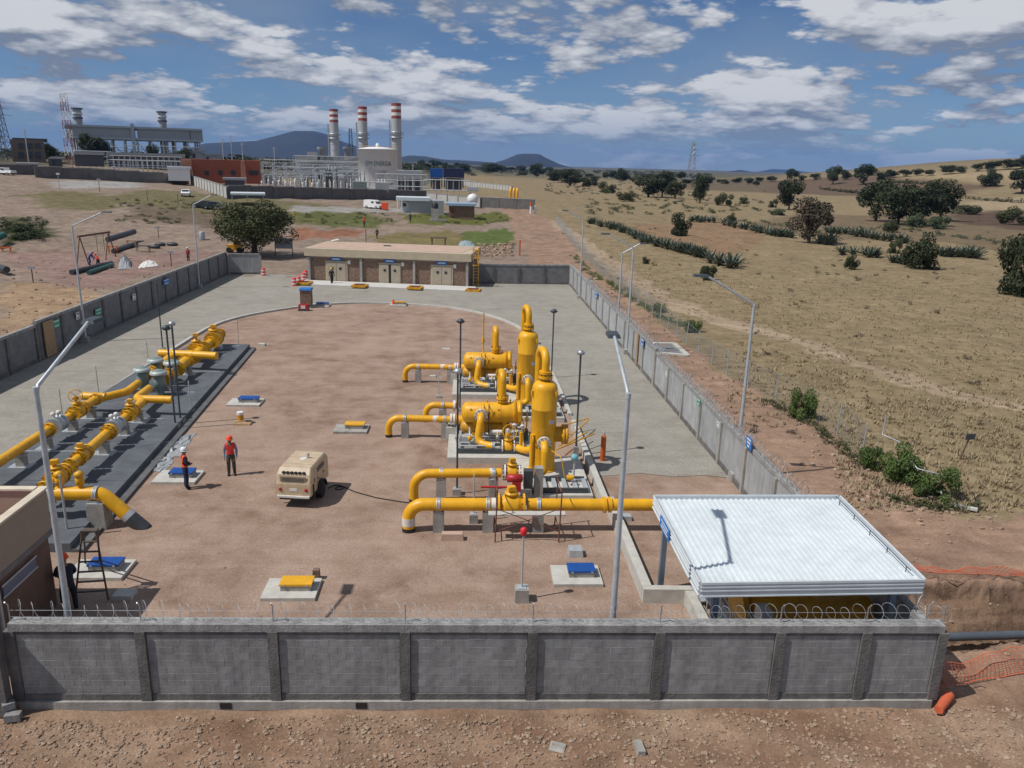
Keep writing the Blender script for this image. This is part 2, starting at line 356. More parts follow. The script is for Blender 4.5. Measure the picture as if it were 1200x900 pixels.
# ------------------------------------------------------------------ ground sheet with its soil colours
def inpoly(x, y, poly):
    c = False; j = len(poly)-1
    for i in range(len(poly)):
        xi, yi = poly[i]; xj, yj = poly[j]
        if (yi > y) != (yj > y) and x < (xj-xi)*(y-yi)/(yj-yi)+xi: c = not c
        j = i
    return c
def wpoly(px): return [(q.x, q.y) for q in (T(*p) for p in px)]
DIRT_FRONT = (0.285, 0.19, 0.135); DIRT_LEFT = (0.265, 0.207, 0.17); DIRT_RIGHT = (0.315, 0.212, 0.158)
DRY = (0.258, 0.203, 0.124); GREEN = (0.115, 0.125, 0.045)
ZONES = []   # (world polygon, colour)
def zone(px, col): ZONES.append((wpoly(px), col))
FENCE = [(630, 250), (652, 262), (672, 288), (690, 308), (715, 330), (760, 366), (805, 405), (862, 448), (900, 467), (960, 500), (1010, 540), (1040, 562), (1075, 590), (1112, 598), (1160, 600), (1200, 604), (1290, 620)]
FENCE_W = [T(*p) for p in FENCE]
# dry grassland right of the fence line
ZONES.append(([(-900, 9000), (-900, 330), (10, 290), (17, 235)]+[(p.x, p.y) for p in FENCE_W]+[(200, 20), (9000, 20), (9000, 9000)], DRY))
ZONES.append(([(-3000, 9000), (-3000, 60), (-160, 60), (-130, 330), (-20, 330), (-20, 9000)], (0.11, 0.10, 0.07)))
zone([(880, 262), (1005, 238), (1200, 252), (1290, 262), (1290, 290), (1200, 300), (1100, 283), (960, 280)], (0.185, 0.14, 0.09))
zone([(905, 247), (1030, 232), (1130, 240), (1120, 250), (1000, 252)], (0.27, 0.21, 0.125))
zone([(900, 212), (1010, 206), (1120, 214), (1180, 221), (1100, 228), (900, 226)], (0.14, 0.10, 0.07))  # plough brown, darkened further to include the cloud shadow over it
zone([(1030, 206), (1200, 197), (1290, 193), (1290, 206), (1200, 212), (1120, 212)], (0.33, 0.26, 0.16))
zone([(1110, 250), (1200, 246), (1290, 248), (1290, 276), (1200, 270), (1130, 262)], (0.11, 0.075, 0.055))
zone([(1130, 236), (1290, 226), (1290, 240), (1200, 246), (1150, 246)], (0.34, 0.27, 0.18))
zone([(800, 210), (900, 209), (900, 226), (800, 222)], (0.15, 0.115, 0.075))
zone([(740, 262), (860, 258), (900, 280), (860, 300), (760, 285)], (0.26, 0.175, 0.11))
# tracks in the field
def strip(px, w, col):
    W = [T(*p) for p in px]; Lf, Rt = [], []
    for i, p in enumerate(W):
        t = (W[min(i+1, len(W)-1)]-W[max(i-1, 0)]); t.z = 0; t.normalize(); n = Vector((-t.y, t.x, 0))
        Lf.append((p.x+n.x*w/2, p.y+n.y*w/2)); Rt.append((p.x-n.x*w/2, p.y-n.y*w/2))
    ZONES.append((Lf+Rt[::-1], col))
for dx in (0, 16):
    strip([(640+dx*0.4, 258), (668+dx*.5, 275), (700+dx*.7, 300), (760+dx, 345), (830+dx, 375), (900+dx, 392), (960+dx, 412), (1050+dx, 443), (1130+dx, 465), (1290+dx, 508)], 1.4, (0.36, 0.28, 0.205))
# left: gravel, grass islands, red earth, access road
zone([(120, 232), (180, 222), (270, 228), (400, 242), (470, 260), (420, 268), (330, 262), (255, 262), (180, 250)], (0.165, 0.145, 0.08))
zone([(30, 228), (85, 222), (135, 232), (140, 246), (60, 245)], (0.16, 0.14, 0.075))
zone([(345, 247), (420, 250), (450, 258), (440, 267), (350, 262)], GREEN)
zone([(470, 250), (530, 252), (590, 248), (600, 258), (560, 264), (480, 262)], (0.12, 0.13, 0.035))
zone([(545, 272), (590, 268), (612, 276), (600, 288), (562, 288), (530, 278)], (0.10, 0.135, 0.04))
zone([(430, 276), (530, 270), (560, 290), (470, 296)], (0.19, 0.16, 0.075))
zone([(340, 268), (425, 270), (420, 278), (342, 280)], (0.27, 0.13, 0.085))
zone([(160, 238), (255, 252), (250, 268), (150, 254)], (0.15, 0.115, 0.085))
zone([(65, 212), (165, 213), (172, 220), (70, 222)], (0.33, 0.33, 0.33))
zone([(340, 242), (520, 246), (520, 251), (340, 248)], (0.32, 0.31, 0.30))
zone([(0, 300), (40, 318), (90, 345), (150, 330), (220, 308), (262, 298), (245, 292), (150, 300), (60, 292)], (0.27, 0.185, 0.165))
zone([(0, 335), (60, 330), (120, 345), (60, 375), (0, 395)], (0.34, 0.24, 0.16))
zone([(610, 252), (640, 256), (672, 300), (640, 300), (600, 285)], (0.30, 0.205, 0.155))
zone([(0, 252), (48, 262), (62, 278), (0, 282)], (0.045, 0.06, 0.02))
def axis(lo, hi, c0, c1, d, g):
    a = list(np.arange(c0, c1, d)); s = d; x = c1
    while x < hi: a.append(x); s *= g; x += s
    s = d; x = c0-d; b = []
    while x > lo: b.append(x); s *= g; x -= s
    return np.array(b[::-1]+a+[hi])
xs = axis(-9000, 12000, -36, 40, 0.55, 1.045); ys = axis(5, 12000, 11, 62, 0.5, 1.035)
xs = np.unique(np.concatenate([xs, np.arange(11.9, 22, 0.16)])); ys = np.unique(np.concatenate([ys, np.arange(17.0, 24.0, 0.09), np.arange(11, 17, 0.2)]))
nx, ny = len(xs), len(ys); XX, YY = np.meshgrid(xs, ys)
def npst(a, b, x): t = np.clip((x-a)/(b-a), 0, 1); return t*t*(3-2*t)
def terrain_np(X, Y):
    z = npst(98, 185, Y)*(1.5+0.052*np.clip(-X, 0, 150))*(1-npst(15, 60, X))
    z = z+np.clip(X-235, 0, 230)*0.13*npst(250, 560, Y)*(1-npst(640, 1300, Y))
    w = npst(12.2, 12.9, X)*((Y > 17) & (Y < 25)); e1 = 0.12*np.sin(X*1.3)+0.07*np.sin(X*3.1+1); e2 = 0.15*np.sin(X*0.9+2)+0.06*np.sin(X*2.3)
    f = 0.42*(1-npst(22.36+e1, 22.5+e1, Y))+0.20*(1-npst(22.0+e2, 22.12+e2, Y))+0.38*(1-npst(21.62+e2, 21.85+e2, Y))
    z = z-1.6*w*f*npst(18.7, 20.3, Y+0.2*np.sin(X*2.3))+0.22*w*np.exp(-((Y-18.2)/0.5)**2)*(0.6+0.4*np.sin(X*3.1))
    r = ((X+66)/14)**2+((Y-112)/7)**2
    return z+3.0*np.exp(-r*1.6)*((X > -75) & (X < -36) & (Y > 90) & (Y < 125))
def inpoly_np(x, y, poly):
    c = np.zeros(x.shape, bool); j = len(poly)-1
    for i in range(len(poly)):
        xi, yi = poly[i]; xj, yj = poly[j]
        if yi != yj: c ^= ((yi > y) != (yj > y)) & (x < (xj-xi)*(y-yi)/(yj-yi)+xi)
        j = i
    return c
ZZ = terrain_np(XX, YY); DD = np.hypot(XX, YY); yard = (XX > -28) & (XX < 12.2) & (YY > 16) & (YY < 90)
def relief_np(X, Y):
    """small unevenness that the ground sheet carries on top of the terrain"""
    D_ = np.hypot(X, Y); y_ = (X > -28) & (X < 12.2) & (Y > 16) & (Y < 90)
    return np.where(y_, -0.03, 0.05*np.sin(X*1.3+np.sin(Y*.9))*np.sin(Y*1.1+.7*np.sin(X*.6))*np.where(D_ < 130, 1, 2.5))+np.where((Y < 17) & (X < 12), 0.06*np.sin(X*0.9)*np.sin(Y*2.1+X)-0.02, 0)
ZZ = ZZ+relief_np(XX, YY)
CC = np.ones((ny, nx, 4), np.float32); CC[..., :3] = DIRT_LEFT; CC[XX > 8, :3] = DIRT_RIGHT; CC[YY < 17.2, :3] = DIRT_FRONT; 
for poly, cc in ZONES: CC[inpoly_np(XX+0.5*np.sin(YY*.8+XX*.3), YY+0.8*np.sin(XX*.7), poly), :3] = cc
FD = npst(650, 1100, DD)[..., None]; CC[..., :3] = CC[..., :3]*(1-FD)+np.array((0.115, 0.11, 0.075))*FD
q_ = np.sin(XX*0.9+1.3*np.sin(YY*0.8))*np.sin(YY*1.5+0.8*np.sin(XX*0.7))+0.6*np.sin(XX*2.3+YY*1.1)*np.sin(YY*3.1-XX*.4); fr = ((YY < 17.2) & (DD < 40))[..., None]; q_ = q_[..., None]
CC[..., :3] = np.where(fr, CC[..., :3]*(1+0.0*q_)+np.clip(q_, -1, 1)*np.where(q_ > 0, np.array((0.045, 0.045, 0.04)), np.array((0.04, 0.038, 0.03))), CC[..., :3])
tr_ = (XX > 12.2) & (XX < 23) & (YY > 18.5) & (YY < 23); ZZ = ZZ+np.where(tr_, RNG.normal(size=XX.shape)*0.045, 0); CC[tr_ & (ZZ < -0.15), :3] = (0.21, 0.14, 0.10)
verts = np.stack([XX, YY, ZZ], -1).reshape(-1, 3).tolist(); cols = CC.reshape(-1, 4)
faces = [(j*nx+i, j*nx+i+1, (j+1)*nx+i+1, (j+1)*nx+i) for j in range(ny-1) for i in range(nx-1)]
me = bpy.data.meshes.new('ground'); me.from_pydata(verts, [], faces); me.polygons.foreach_set('use_smooth', [True]*len(faces))
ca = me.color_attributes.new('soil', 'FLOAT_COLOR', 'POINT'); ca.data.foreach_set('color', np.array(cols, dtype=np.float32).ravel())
ground = bpy.data.objects.new('ground', me); COL.objects.link(ground); tag(ground, 'bare earth, dry grassland and fields around the compound', None, None, 'structure')
me.materials.append(dirt_mat('soil', 'soil', streak=0.10, peb=0.35, bump=0.55))
# ------------------------------------------------------------------ yard inside the walls
ISL = [(5.5, 21.7), (5.5, 40), (5.35, 50), (4.9, 58), (4.1, 63.2), (2.2, 67.6), (-0.8, 71.2), (-4.5, 73.0), (-9.6, 73.6), (-13.5, 72.3), (-16.6, 69.5), (-19.0, 66), (-20.2, 62), (-20.4, 56), (-20.2, 40), (-20.0, 21.7)]
def smooth_poly(P, n=5):
    out = []
    for i in range(len(P)-1):
        p0, p1, p2, p3 = (Vector(P[max(0, min(len(P)-1, k))]) for k in (i-1, i, i+1, i+2))
        for k in range(n):
            t = k/n; out.append(0.5*((2*p1)+(-p0+p2)*t+(2*p0-5*p1+4*p2-p3)*t*t+(-p0+3*p1-3*p2+p3)*t**3))
    out.append(Vector(P[-1])); return [(p.x, p.y) for p in out]
ISL = smooth_poly(ISL)
import bmesh
def sheet(name, outer, holes, z, m, label):
    bm = bmesh.new(); edges = []
    for loop in [outer]+holes:
        vv = [bm.verts.new((p[0], p[1], z)) for p in loop]
        for i in range(len(vv)): edges.append(bm.edges.new((vv[i], vv[(i+1) % len(vv)])))
    bmesh.ops.triangle_fill(bm, use_beauty=True, edges=edges)
    for f in bm.faces:
        if f.normal.z < 0: f.normal_flip()
    me = bpy.data.meshes.new(name); bm.to_mesh(me); bm.free(); o = bpy.data.objects.new(name, me); COL.objects.link(o); me.materials.append(m)
    return tag(o, label, None, None, 'structure')
WL_X = -27.55
m_yard = dirt_mat('yard_soil', None, ((0.36, 0.258, 0.20), (0.215, 0.140, 0.10), (0.41, 0.31, 0.25)), streak=0.05, peb=0.22, bump=0.35)
sheet('yard_earth', [(-27.4, 17.2), (11.5, 17.0), (11.5, 31.4)]+[(10.4, 31.7), (9, 31.5), (7.6, 31.9), (6.3, 31.6)]+[(5.6, 31.5)]+[p for p in ISL if p[1] > 31.5][:-3]+[(-20.1, 30)]+[(-27.4, 24)], [], 0.006, m_yard, 'compacted pinkish earth of the equipment yard')
# concrete drive round the yard
m_pave = dirt_mat('drive_concrete', None, ((0.315, 0.30, 0.265), (0.255, 0.24, 0.21), (0.35, 0.335, 0.295)), streak=0.06, peb=0.05, bump=0.12)
outerp = [(5.6, 31.5), (6.3, 31.6), (7.6, 31.9), (9, 31.5), (10.4, 31.7), (11.5, 31.4), (11.5, 88.2), (-24.2, 92), (-27.6, 91.2), (-27.4, 24), (-20.1, 30)]
outerp += [p for p in ISL if p[1] > 31.5][:-3][::-1]
sheet('drive_pavement', outerp, [], 0.022, m_pave, 'pale grey concrete drive round the earth yard')
# kerb round the yard: a low upstand that is taller at the front right
mk = MB()
def kerb(P, w, h, z0=-0.1):
    L_, R_ = [], []
    for i, p in enumerate(P):
        a = Vector(P[max(0, i-1)]); b = Vector(P[min(len(P)-1, i+1)]); t = (b-a).normalized(); n = Vector((-t.y, t.x)); p = Vector(p)
        L_.append(p+n*w/2); R_.append(p-n*w/2)
    n = len(P); v = [(q.x, q.y, z0) for q in L_]+[(q.x, q.y, h) for q in L_]+[(q.x, q.y, h) for q in R_]+[(q.x, q.y, z0) for q in R_]
    f = []
    for i in range(n-1):
        for a, b in ((0, 1), (1, 2), (2, 3)): f.append((a*n+i, a*n+i+1, b*n+i+1, b*n+i))
    f += [(0, n, 2*n, 3*n), (3*n-1+0, 2*n-1, n-1, 4*n-1)]
    mk.add(v, f)
kerb([p for p in ISL if p[1] > 38], 0.22, 0.16)
kerb([(5.45, 28.2), (5.45, 33), (5.44, 38.1)], 0.26, 0.42)
kerb([(5.62, 21.5), (5.62, 25), (5.62, 28.25)], 0.30, 0.50)
kerb([(5.48, 21.42), (7.0, 21.38)], 0.26, 0.49)
kerb([(6.9, 21.5), (6.95, 16.95)], 0.28, 0.46)
k = mk.build('kerb', 'concrete_pale'); tag(k, 'pale concrete kerb edging the earth yard, tallest at the front right', None, None, 'structure')
# ------------------------------------------------------------------ block walls
def wall_frame(A, B):
    A, B = Vector((A[0], A[1], 0)), Vector((B[0], B[1], 0)); t = (B-A); L_ = t.length; t /= L_; n = Vector((t.y, -t.x, 0)); return A, t, n, L_, math.atan2(t.y, t.x)
def plain_wall(name, A, B, h, label, posts=None, step=3.2, post_side=1, th=0.15, face='wall_panel', cat='wall', zf=None):
    """wall of panels between posts with a cap beam; posts stand proud on post_side of the line A->B"""
    A, t, n, L_, rz = wall_frame(A, B); zf = zf or (lambda p: 0.0)
    r = thing(name, A, label, cat); cuts = posts or [i*L_/max(1, round(L_/step)) for i in range(max(1, round(L_/step))+1)]
    for i in range(len(cuts)-1):
        c = A+t*((cuts[i]+cuts[i+1])/2); z0 = zf(c)
        MB().box(c+Vector((0, 0, z0+h/2-0.08)), (cuts[i+1]-cuts[i]-0.26, th-0.02, h-0.22), rz).build('panel', face, r)
        MB().box(c+Vector((0, 0, z0+0.1)), (cuts[i+1]-cuts[i]-0.26, th+0.10, 0.30), rz).build('ground_beam', 'wall_post', r)
        MB().box(c+Vector((0, 0, z0+h-0.1)), (cuts[i+1]-cuts[i]-0.004, th+0.06, 0.18), rz).build('cap_beam', 'wall_cap', r)
    for q in cuts:
        c = A+t*q; z0 = zf(c)
        MB().box(c+n*(post_side*0.03)+Vector((0, 0, z0+h/2-0.12)), (0.24, th+0.10, h-0.16), rz).build('post', 'wall_post' if face != 'wall_panel' else 'concrete', r)
    return r
# --- front wall: single blocks, posts, beams
WA, WB = G(26, 823), G(1092, 821)
A, t, n, L_, rz = wall_frame(WA, WB); H_ = 2.27
fw = thing('block_wall', A, 'grey concrete block wall along the front, with posts and cap beam', 'wall')
cuts = [(G(p, 823).x-A.x)/t.x for p in (28, 176, 326, 476, 621, 766, 903, 1001)]+[L_-0.12]
BL, BHt = 0.40, 0.20
bmesh_proto = MB()
def blk(mb, c, l, hgt=BHt, d=0.14):
    """block with slightly chamfered front edge"""
    x, z = l/2-0.0065, hgt/2-0.0065; e = 0.004; y = d/2
    P = [(-x, y, -z), (x, y, -z), (x, y, z), (-x, y, z), (-x, -y+e, -z), (x, -y+e, -z), (x, -y+e, z), (-x, -y+e, z), (-x+e, -y, -z+e), (x-e, -y, -z+e), (x-e, -y, z-e), (-x+e, -y, z-e)]
    f = [(8, 9, 10, 11)]+[(4+i, 4+(i+1) % 4, 8+(i+1) % 4, 8+i) for i in range(4)]+[(i, (i+1) % 4, 4+(i+1) % 4, 4+i) for i in range(4)]
    ca, sa = cos(rz), sin(rz)
    mb.add([(c[0]+p[0]*ca-p[1]*sa, c[1]+p[0]*sa+p[1]*ca, c[2]+p[2]) for p in P], f); return mb
blk_mesh = {}
for key, l in (('full', BL), ('half', BL/2)):
    m_ = blk(MB(), (0, 0, 0), l); me_ = m_.mesh('block', (0, 0, 0)); me_.materials.append(MATS['block']); blk_mesh[key] = me_
rest = MB(); nblk = 0
mid = L_/2; todo = []
for i in range(len(cuts)-1):
    u0, u1 = cuts[i]+0.13, cuts[i+1]-0.13; c = A+t*((u0+u1)/2)
    MB().box(c+Vector((0, 0, 1.155)), (u1-u0, 0.19, 1.72), rz).build('mortar_core', 'mortar', fw)
    MB().box(c-n*(-0.025)+Vector((0, 0, 0.24)), (u1-u0, 0.21, 0.17), rz).build('ground_beam', 'wall_post', fw)
    for row in range(9):
        u = u0+(0 if row % 2 else -BL/2); z = 0.43+row*BHt*0.925
        while u < u1-0.02:
            a, b = max(u, u0), min(u+BL, u1)
            if b-a > 0.05: todo.append((abs((a+b)/2-mid*1.0), (a+b)/2, z, b-a, row))
            u += BL
todo.sort(key=lambda q: q[0])
for d_, u, z, l, row in todo:
    pr = random.uniform(-0.0015, 0.003)
    p = A+t*u+n*(0.03+pr)+Vector((0, 0, z)); full = abs(l-BL) < 0.02
    if nblk < 300:
        if full: o = bpy.data.objects.new('block', blk_mesh['full'])
        else: o = bpy.data.objects.new('block', blk_mesh['half']); o.scale.x = l/(BL/2)
        COL.objects.link(o); o.parent = fw; o.location = p-A; o.scale.z = 0.925; nblk += 1
    else: blk(rest, p, l, BHt*0.925)
tag(rest.build('block_courses', 'block', fw), kind='stuff')
for i in range(len(cuts)-1):
    c = A+t*((cuts[i]+cuts[i+1])/2)
    MB().box(c+n*0.0+Vector((0, 0, H_-0.10)), (cuts[i+1]-cuts[i]-0.006, 0.30, 0.20), rz).build('cap_beam', 'wall_cap', fw)
    MB().box(c+n*0.012+Vector((0, 0, H_-0.255)), (cuts[i+1]-cuts[i]-0.25, 0.19, 0.10), rz).build('lintel_beam', 'wall_post', fw)
    MB().box(c+n*0.05+Vector((0, 0, 0.03)), (cuts[i+1]-cuts[i]-0.004, 0.30, 0.24), rz).build('footing', 'concrete', fw)
for q in cuts: MB().box(A+t*q+n*0.04+Vector((0, 0, (H_-0.2+0.15)/2)), (0.24, 0.26, H_-0.2-0.15), rz).build('post', 'wall_post', fw)
for q in (1.9, 5.2): MB().box(A+t*(cuts[1]+q)+n*0.205+Vector((0, 0, 0.04)), (0.28, 0.012, 0.17), rz).build('drain_hole', 'black_coat', fw)
FW_A, FW_T, FW_N, FW_L = A.copy(), t.copy(), n.copy(), L_
# wall that runs on past the corner at the left edge
plain_wall('boundary_wall', A-t*6.5+n*0.35, A-t*0.16+n*0.35, 2.42, 'short run of taller block wall at the far left edge, stepping forward', step=3.1, face='wall_post')
# razor wire along the top of the front wall
def razor(name, A, t, L_, z, label, posts, R=0.235, pitch=0.37, wr=0.0055, arms=True):
    r = thing(name, A+Vector((0, 0, z)), label, 'razor wire'); n = Vector((t.y, -t.x, 0)); m = MB(); u = 0.05; k = 0
    pts = []; ph = random.uniform(0, 6)
    while u < L_-0.05:
        RR = R*(1+0.10*sin(u*2.1+ph)+random.uniform(-0.07, 0.07)); jx = random.uniform(-0.10, 0.10)
        for i in range(14): a = 2*pi*i/14-pi/2; pts.append(A+t*(u+jx*sin(pi*i/14)+cos(a)*RR*0.72+pitch*i/14)+n*(cos(a)*RR*0.6)+Vector((0, 0, z+RR+0.01+sin(a)*RR)))
        u += pitch
    m.tube(pts, wr, 3, False)
    m.build('coil', 'galv', r); m = MB()
    for zz in (0.10, 0.28): m.tube([A+t*0.05+Vector((0, 0, z+zz)), A+t*(L_-0.05)+Vector((0, 0, z+zz))], 0.005, 3, False)
    m.build('strand', 'galv', r)
    for q in posts: MB().tube([A+t*q+Vector((0, 0, z-0.02)), A+t*q+Vector((0, 0, z+0.42)), A+t*q+n*0.10+Vector((0, 0, z+0.55))], 0.016, 6).build('bracket', 'steel', r)
    return r
razor('razor_wire', FW_A, FW_T, FW_L, H_, 'coiled razor wire on brackets along the top of the front wall', cuts)
# --- right wall, back wall, left wall
RX = 11.55
WR0 = Vector((FW_A+FW_T*(FW_L-0.12))); RWs = G(765, 437)
rp1 = (RX+0.06, WR0.y+0.22); rp2 = (RX, 46.2); rp3 = (RX-0.15, 88.2)
rw = plain_wall('side_wall', rp1, rp2, 2.2, 'sunlit grey wall on the right running from the shelter to the step', step=3.15, post_side=-1)
rw2 = plain_wall('side_wall', (RX, 46.35), rp3, 2.32, 'sunlit grey wall on the right, far run beyond the step', step=3.15, post_side=-1)
for a_, b_, w_, lab in ((rp1, rp2, 2.2, 'razor wire coils along the near run of the right wall'), ((RX, 46.35), (RX-0.12, 75), 2.32, 'razor wire coils along the far run of the right wall')):
    A_, t_, n_, L2, _ = wall_frame(a_, b_); razor('razor_wire', A_, t_, L2, w_, lab, [i*3.15 for i in range(int(L2/3.15)+1)], wr=0.011, pitch=0.45)
plain_wall('back_wall', (-0.2, 87.7), (RX-0.3, 88.3), 2.25, 'shaded grey wall closing the far end beside the brown building', step=3.0, face='concrete_dark')  # back and left walls: their shade is also put into a darker face colour
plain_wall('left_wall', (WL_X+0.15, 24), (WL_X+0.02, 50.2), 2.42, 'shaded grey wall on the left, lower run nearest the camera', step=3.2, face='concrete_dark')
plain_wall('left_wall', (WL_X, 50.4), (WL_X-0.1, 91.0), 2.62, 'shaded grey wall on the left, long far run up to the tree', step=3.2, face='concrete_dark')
plain_wall('back_wall', (WL_X+0.1, 91.3), (-24.0, 91.7), 2.4, 'short grey return wall under the big tree', step=3.5)
# signs on the walls
def sign(px, py, X, w, h, mm, label, lines=2):
    d = ray(px, py); tt = X/d.x; p = Vector((X, d.y*tt, CAM_H+d.z*tt)); s_ = -1 if X > 0 else 1
    r = thing('wall_sign', (p.x, p.y, p.z-h/2), label, 'sign')
    MB().box(p+Vector((s_*0.012, 0, 0)), (0.02, w, h)).build('board', mm, r)
    for i in range(lines): MB().box(p+Vector((s_*0.0255, 0.0, h*(0.28-0.56*i/max(1, lines-1)))), (0.004, w*(0.72-0.18*i), h*0.14)).build('print_line', 'white_paint' if mm != 'white_paint' else 'dark_steel', r)
XI = RX-0.14
sign(878, 519, XI, 0.62, 0.5, 'blue_sign', 'blue sign on the right wall close to the white shelter', 3)
sign(819, 471, XI, 0.5, 0.32, 'green_sign', 'green safety sign on the right wall')
sign(842, 498, XI, 0.34, 0.26, 'white_paint', 'small pale sign on the right wall')
sign(781, 438, XI, 0.36, 0.28, 'white_paint', 'small white notice on the right wall near the brown door')
sign(753, 401, XI-0.05, 0.8, 0.5, 'blue_sign', 'blue sign on the right wall beside the brown door')
sign(699, 345, XI-0.1, 1.4, 0.5, 'blue_sign', 'long blue sign on the far right wall')
LI = WL_X+0.18
sign(66, 379, LI, 0.9, 0.55, 'green_sign', 'green sign on the left wall beside the boarded opening')
sign(115, 365, LI, 1.0, 0.45, 'green_sign', 'green sign on the left wall past the lamp post')
sign(195, 330, LI, 1.4, 0.5, 'blue_sign', 'blue sign on the left wall under the dark pole')
sign(157, 348, LI, 0.6, 0.5, 'white_paint', 'white notice on the left wall', 2)
sign(91, 370, LI, 0.5, 0.5, 'white_paint', 'white notice on the left wall in front of the lamp post')
# timber-boarded opening in the left wall and narrow brown door in the right one
b = MB().box((LI+0.02, 51.6, 1.25), (0.06, 1.25, 2.3)).build('boarded_door', 'wood'); tag(b, 'pale timber board closing an opening in the left wall', 'board')
b = MB().box((RX-0.17, 51.2, 1.2), (0.06, 0.5, 2.2)).build('narrow_door', 'wood'); tag(b, 'narrow brown timber strip door in the right wall', 'door')
# ------------------------------------------------------------------ piping bits
Y_, S_ = 'yellow_paint', 'steel'
def ring(c, ax, r, w, m, par, name='flange', bolts=0):
    ax = Vector(ax).normalized(); o = MB().lathe(Vector(c)-ax*w/2, [(r, 0), (r, w)], ax, 24).build(name, m, par)
    if bolts:
        b = MB(); u = ax.orthogonal().normalized(); v = ax.cross(u)
        for k in range(bolts):
            a = 2*pi*k/bolts; p = Vector(c)+(u*cos(a)+v*sin(a))*r*0.90; b.tube([p-ax*(w*0.9+0.03), p+ax*(w*0.9+0.03)], 0.022, 5)
        tag(b.build('stud_bolts', 'dark_steel', o), kind='stuff')
    return o
def pipe_thing(name, pts, r, label, bend=None, bands=(), mat_=Y_, end_black=0.27, seg=16, cat='pipe'):
    """round-bent pipe; bands = (point, axis, width, material, radius factor)"""
    P = fillet(pts, bend or r*3.2, 9); z0 = min(p.z for p in P)
    t = thing(name, (P[0].x, P[0].y, z0), label, cat)
    MB().tube(P, r, seg).build('pipe', mat_, t)
    for c, ax, w, m, k in bands: ring(c, ax, r*k, w, m, t, 'band' if k < 1.2 else 'flange')
    if end_black: MB().lathe((P[0].x, P[0].y, P[0].z-0.02), [(r*1.03, 0), (r*1.03, end_black)], (0, 0, 1), seg).build('coating_sleeve', 'black_coat', t)
    return t
def stand(c, top, label, w=0.36, r=0.2, grp='concrete pipe supports', strap=True, mm='concrete', axis=(1, 0, 0)):
    """square concrete post with a steel saddle and strap that carries a pipe"""
    t = thing('pipe_support', (c[0], c[1], 0), label, 'pipe support', grp)
    MB().box((c[0], c[1], (top-0.06)/2-0.02), (w, w, top-0.02), top=(0.97, 0.97)).build('concrete_post', mm, t)
    MB().box((c[0], c[1], top-0.02), (w*0.92, w*0.92, 0.04)).build('base_plate', 'galv', t)
    if strap:
        m = MB(); ax = Vector(axis); pr = Vector((-ax.y, ax.x, 0)); pts = []
        for i in range(15): a = -0.2+(pi+0.4)*i/14; pts.append(Vector((c[0], c[1], top+r))+pr*(cos(a)*(r+0.012))+Vector((0, 0, sin(a)*(r+0.012))))
        for k in (-0.05, 0.0, 0.05): m.tube([p+ax*k for p in pts], 0.028, 4)
        tag(m.build('strap', 'galv', t))
        MB().box((c[0], c[1], top+0.03), (w*0.6, w*0.7, 0.08)).build('saddle', 'steel', t)
    return t
def valve(c, ax, r, label, wheel=0.3, body=Y_, flg='white_band', wheel_ax=None, name='gate_valve', tall=0.5, L=None):
    c = Vector(c); ax = Vector(ax).normalized(); L = L or r*2.6; t = thing(name, (c.x, c.y, c.z-r*1.4), label, 'valve')
    MB().lathe(c-ax*L/2, [(r*1.05, 0), (r*1.12, L*0.10), (r*1.46, L*0.2), (r*1.5, L*0.24), (r*1.5, L*0.76), (r*1.46, L*0.8), (r*1.12, L*0.90), (r*1.05, L)], ax, 24).build('body', body, t)
    for s in (-1, 1): ring(c+ax*s*(L/2+r*0.12), ax, r*1.62, r*0.30, flg, t, 'flange', 10)
    MB().lathe(c+Vector((0, 0, r*1.2)), [(r*0.7, 0), (r*0.7, r*0.45), (r*1.0, r*0.47), (r*1.0, r*0.75), (r*0.34, r*0.78), (r*0.34, r*0.8+tall*0.45)], (0, 0, 1), 18).build('bonnet', body, t)
    MB().box(c+Vector((0.0, 0, r*2.0+tall*0.45)), (r*1.25, r*1.0, r*0.62), 0.3, top=(0.85, 0.85)).build('gear_box', body, t)
    if wheel:
        wa = Vector(wheel_ax or (0, 0, 1)).normalized(); wc = c+Vector((0, 0, r*2.2+tall*0.6))+wa*0.14; m = MB().torus(wc, wheel, 0.02, wa, 22, 6); u = wa.orthogonal().normalized(); v = wa.cross(u)
        for k in range(2): a = pi*k/2; d = u*cos(a)+v*sin(a); m.tube([wc-d*wheel, wc+d*wheel], 0.014, 5)
        h = m.build('handwheel', body, t); MB().tube([wc-wa*0.16, wc+wa*0.05], 0.035, 8).build('hub', 'steel', h)
    return t
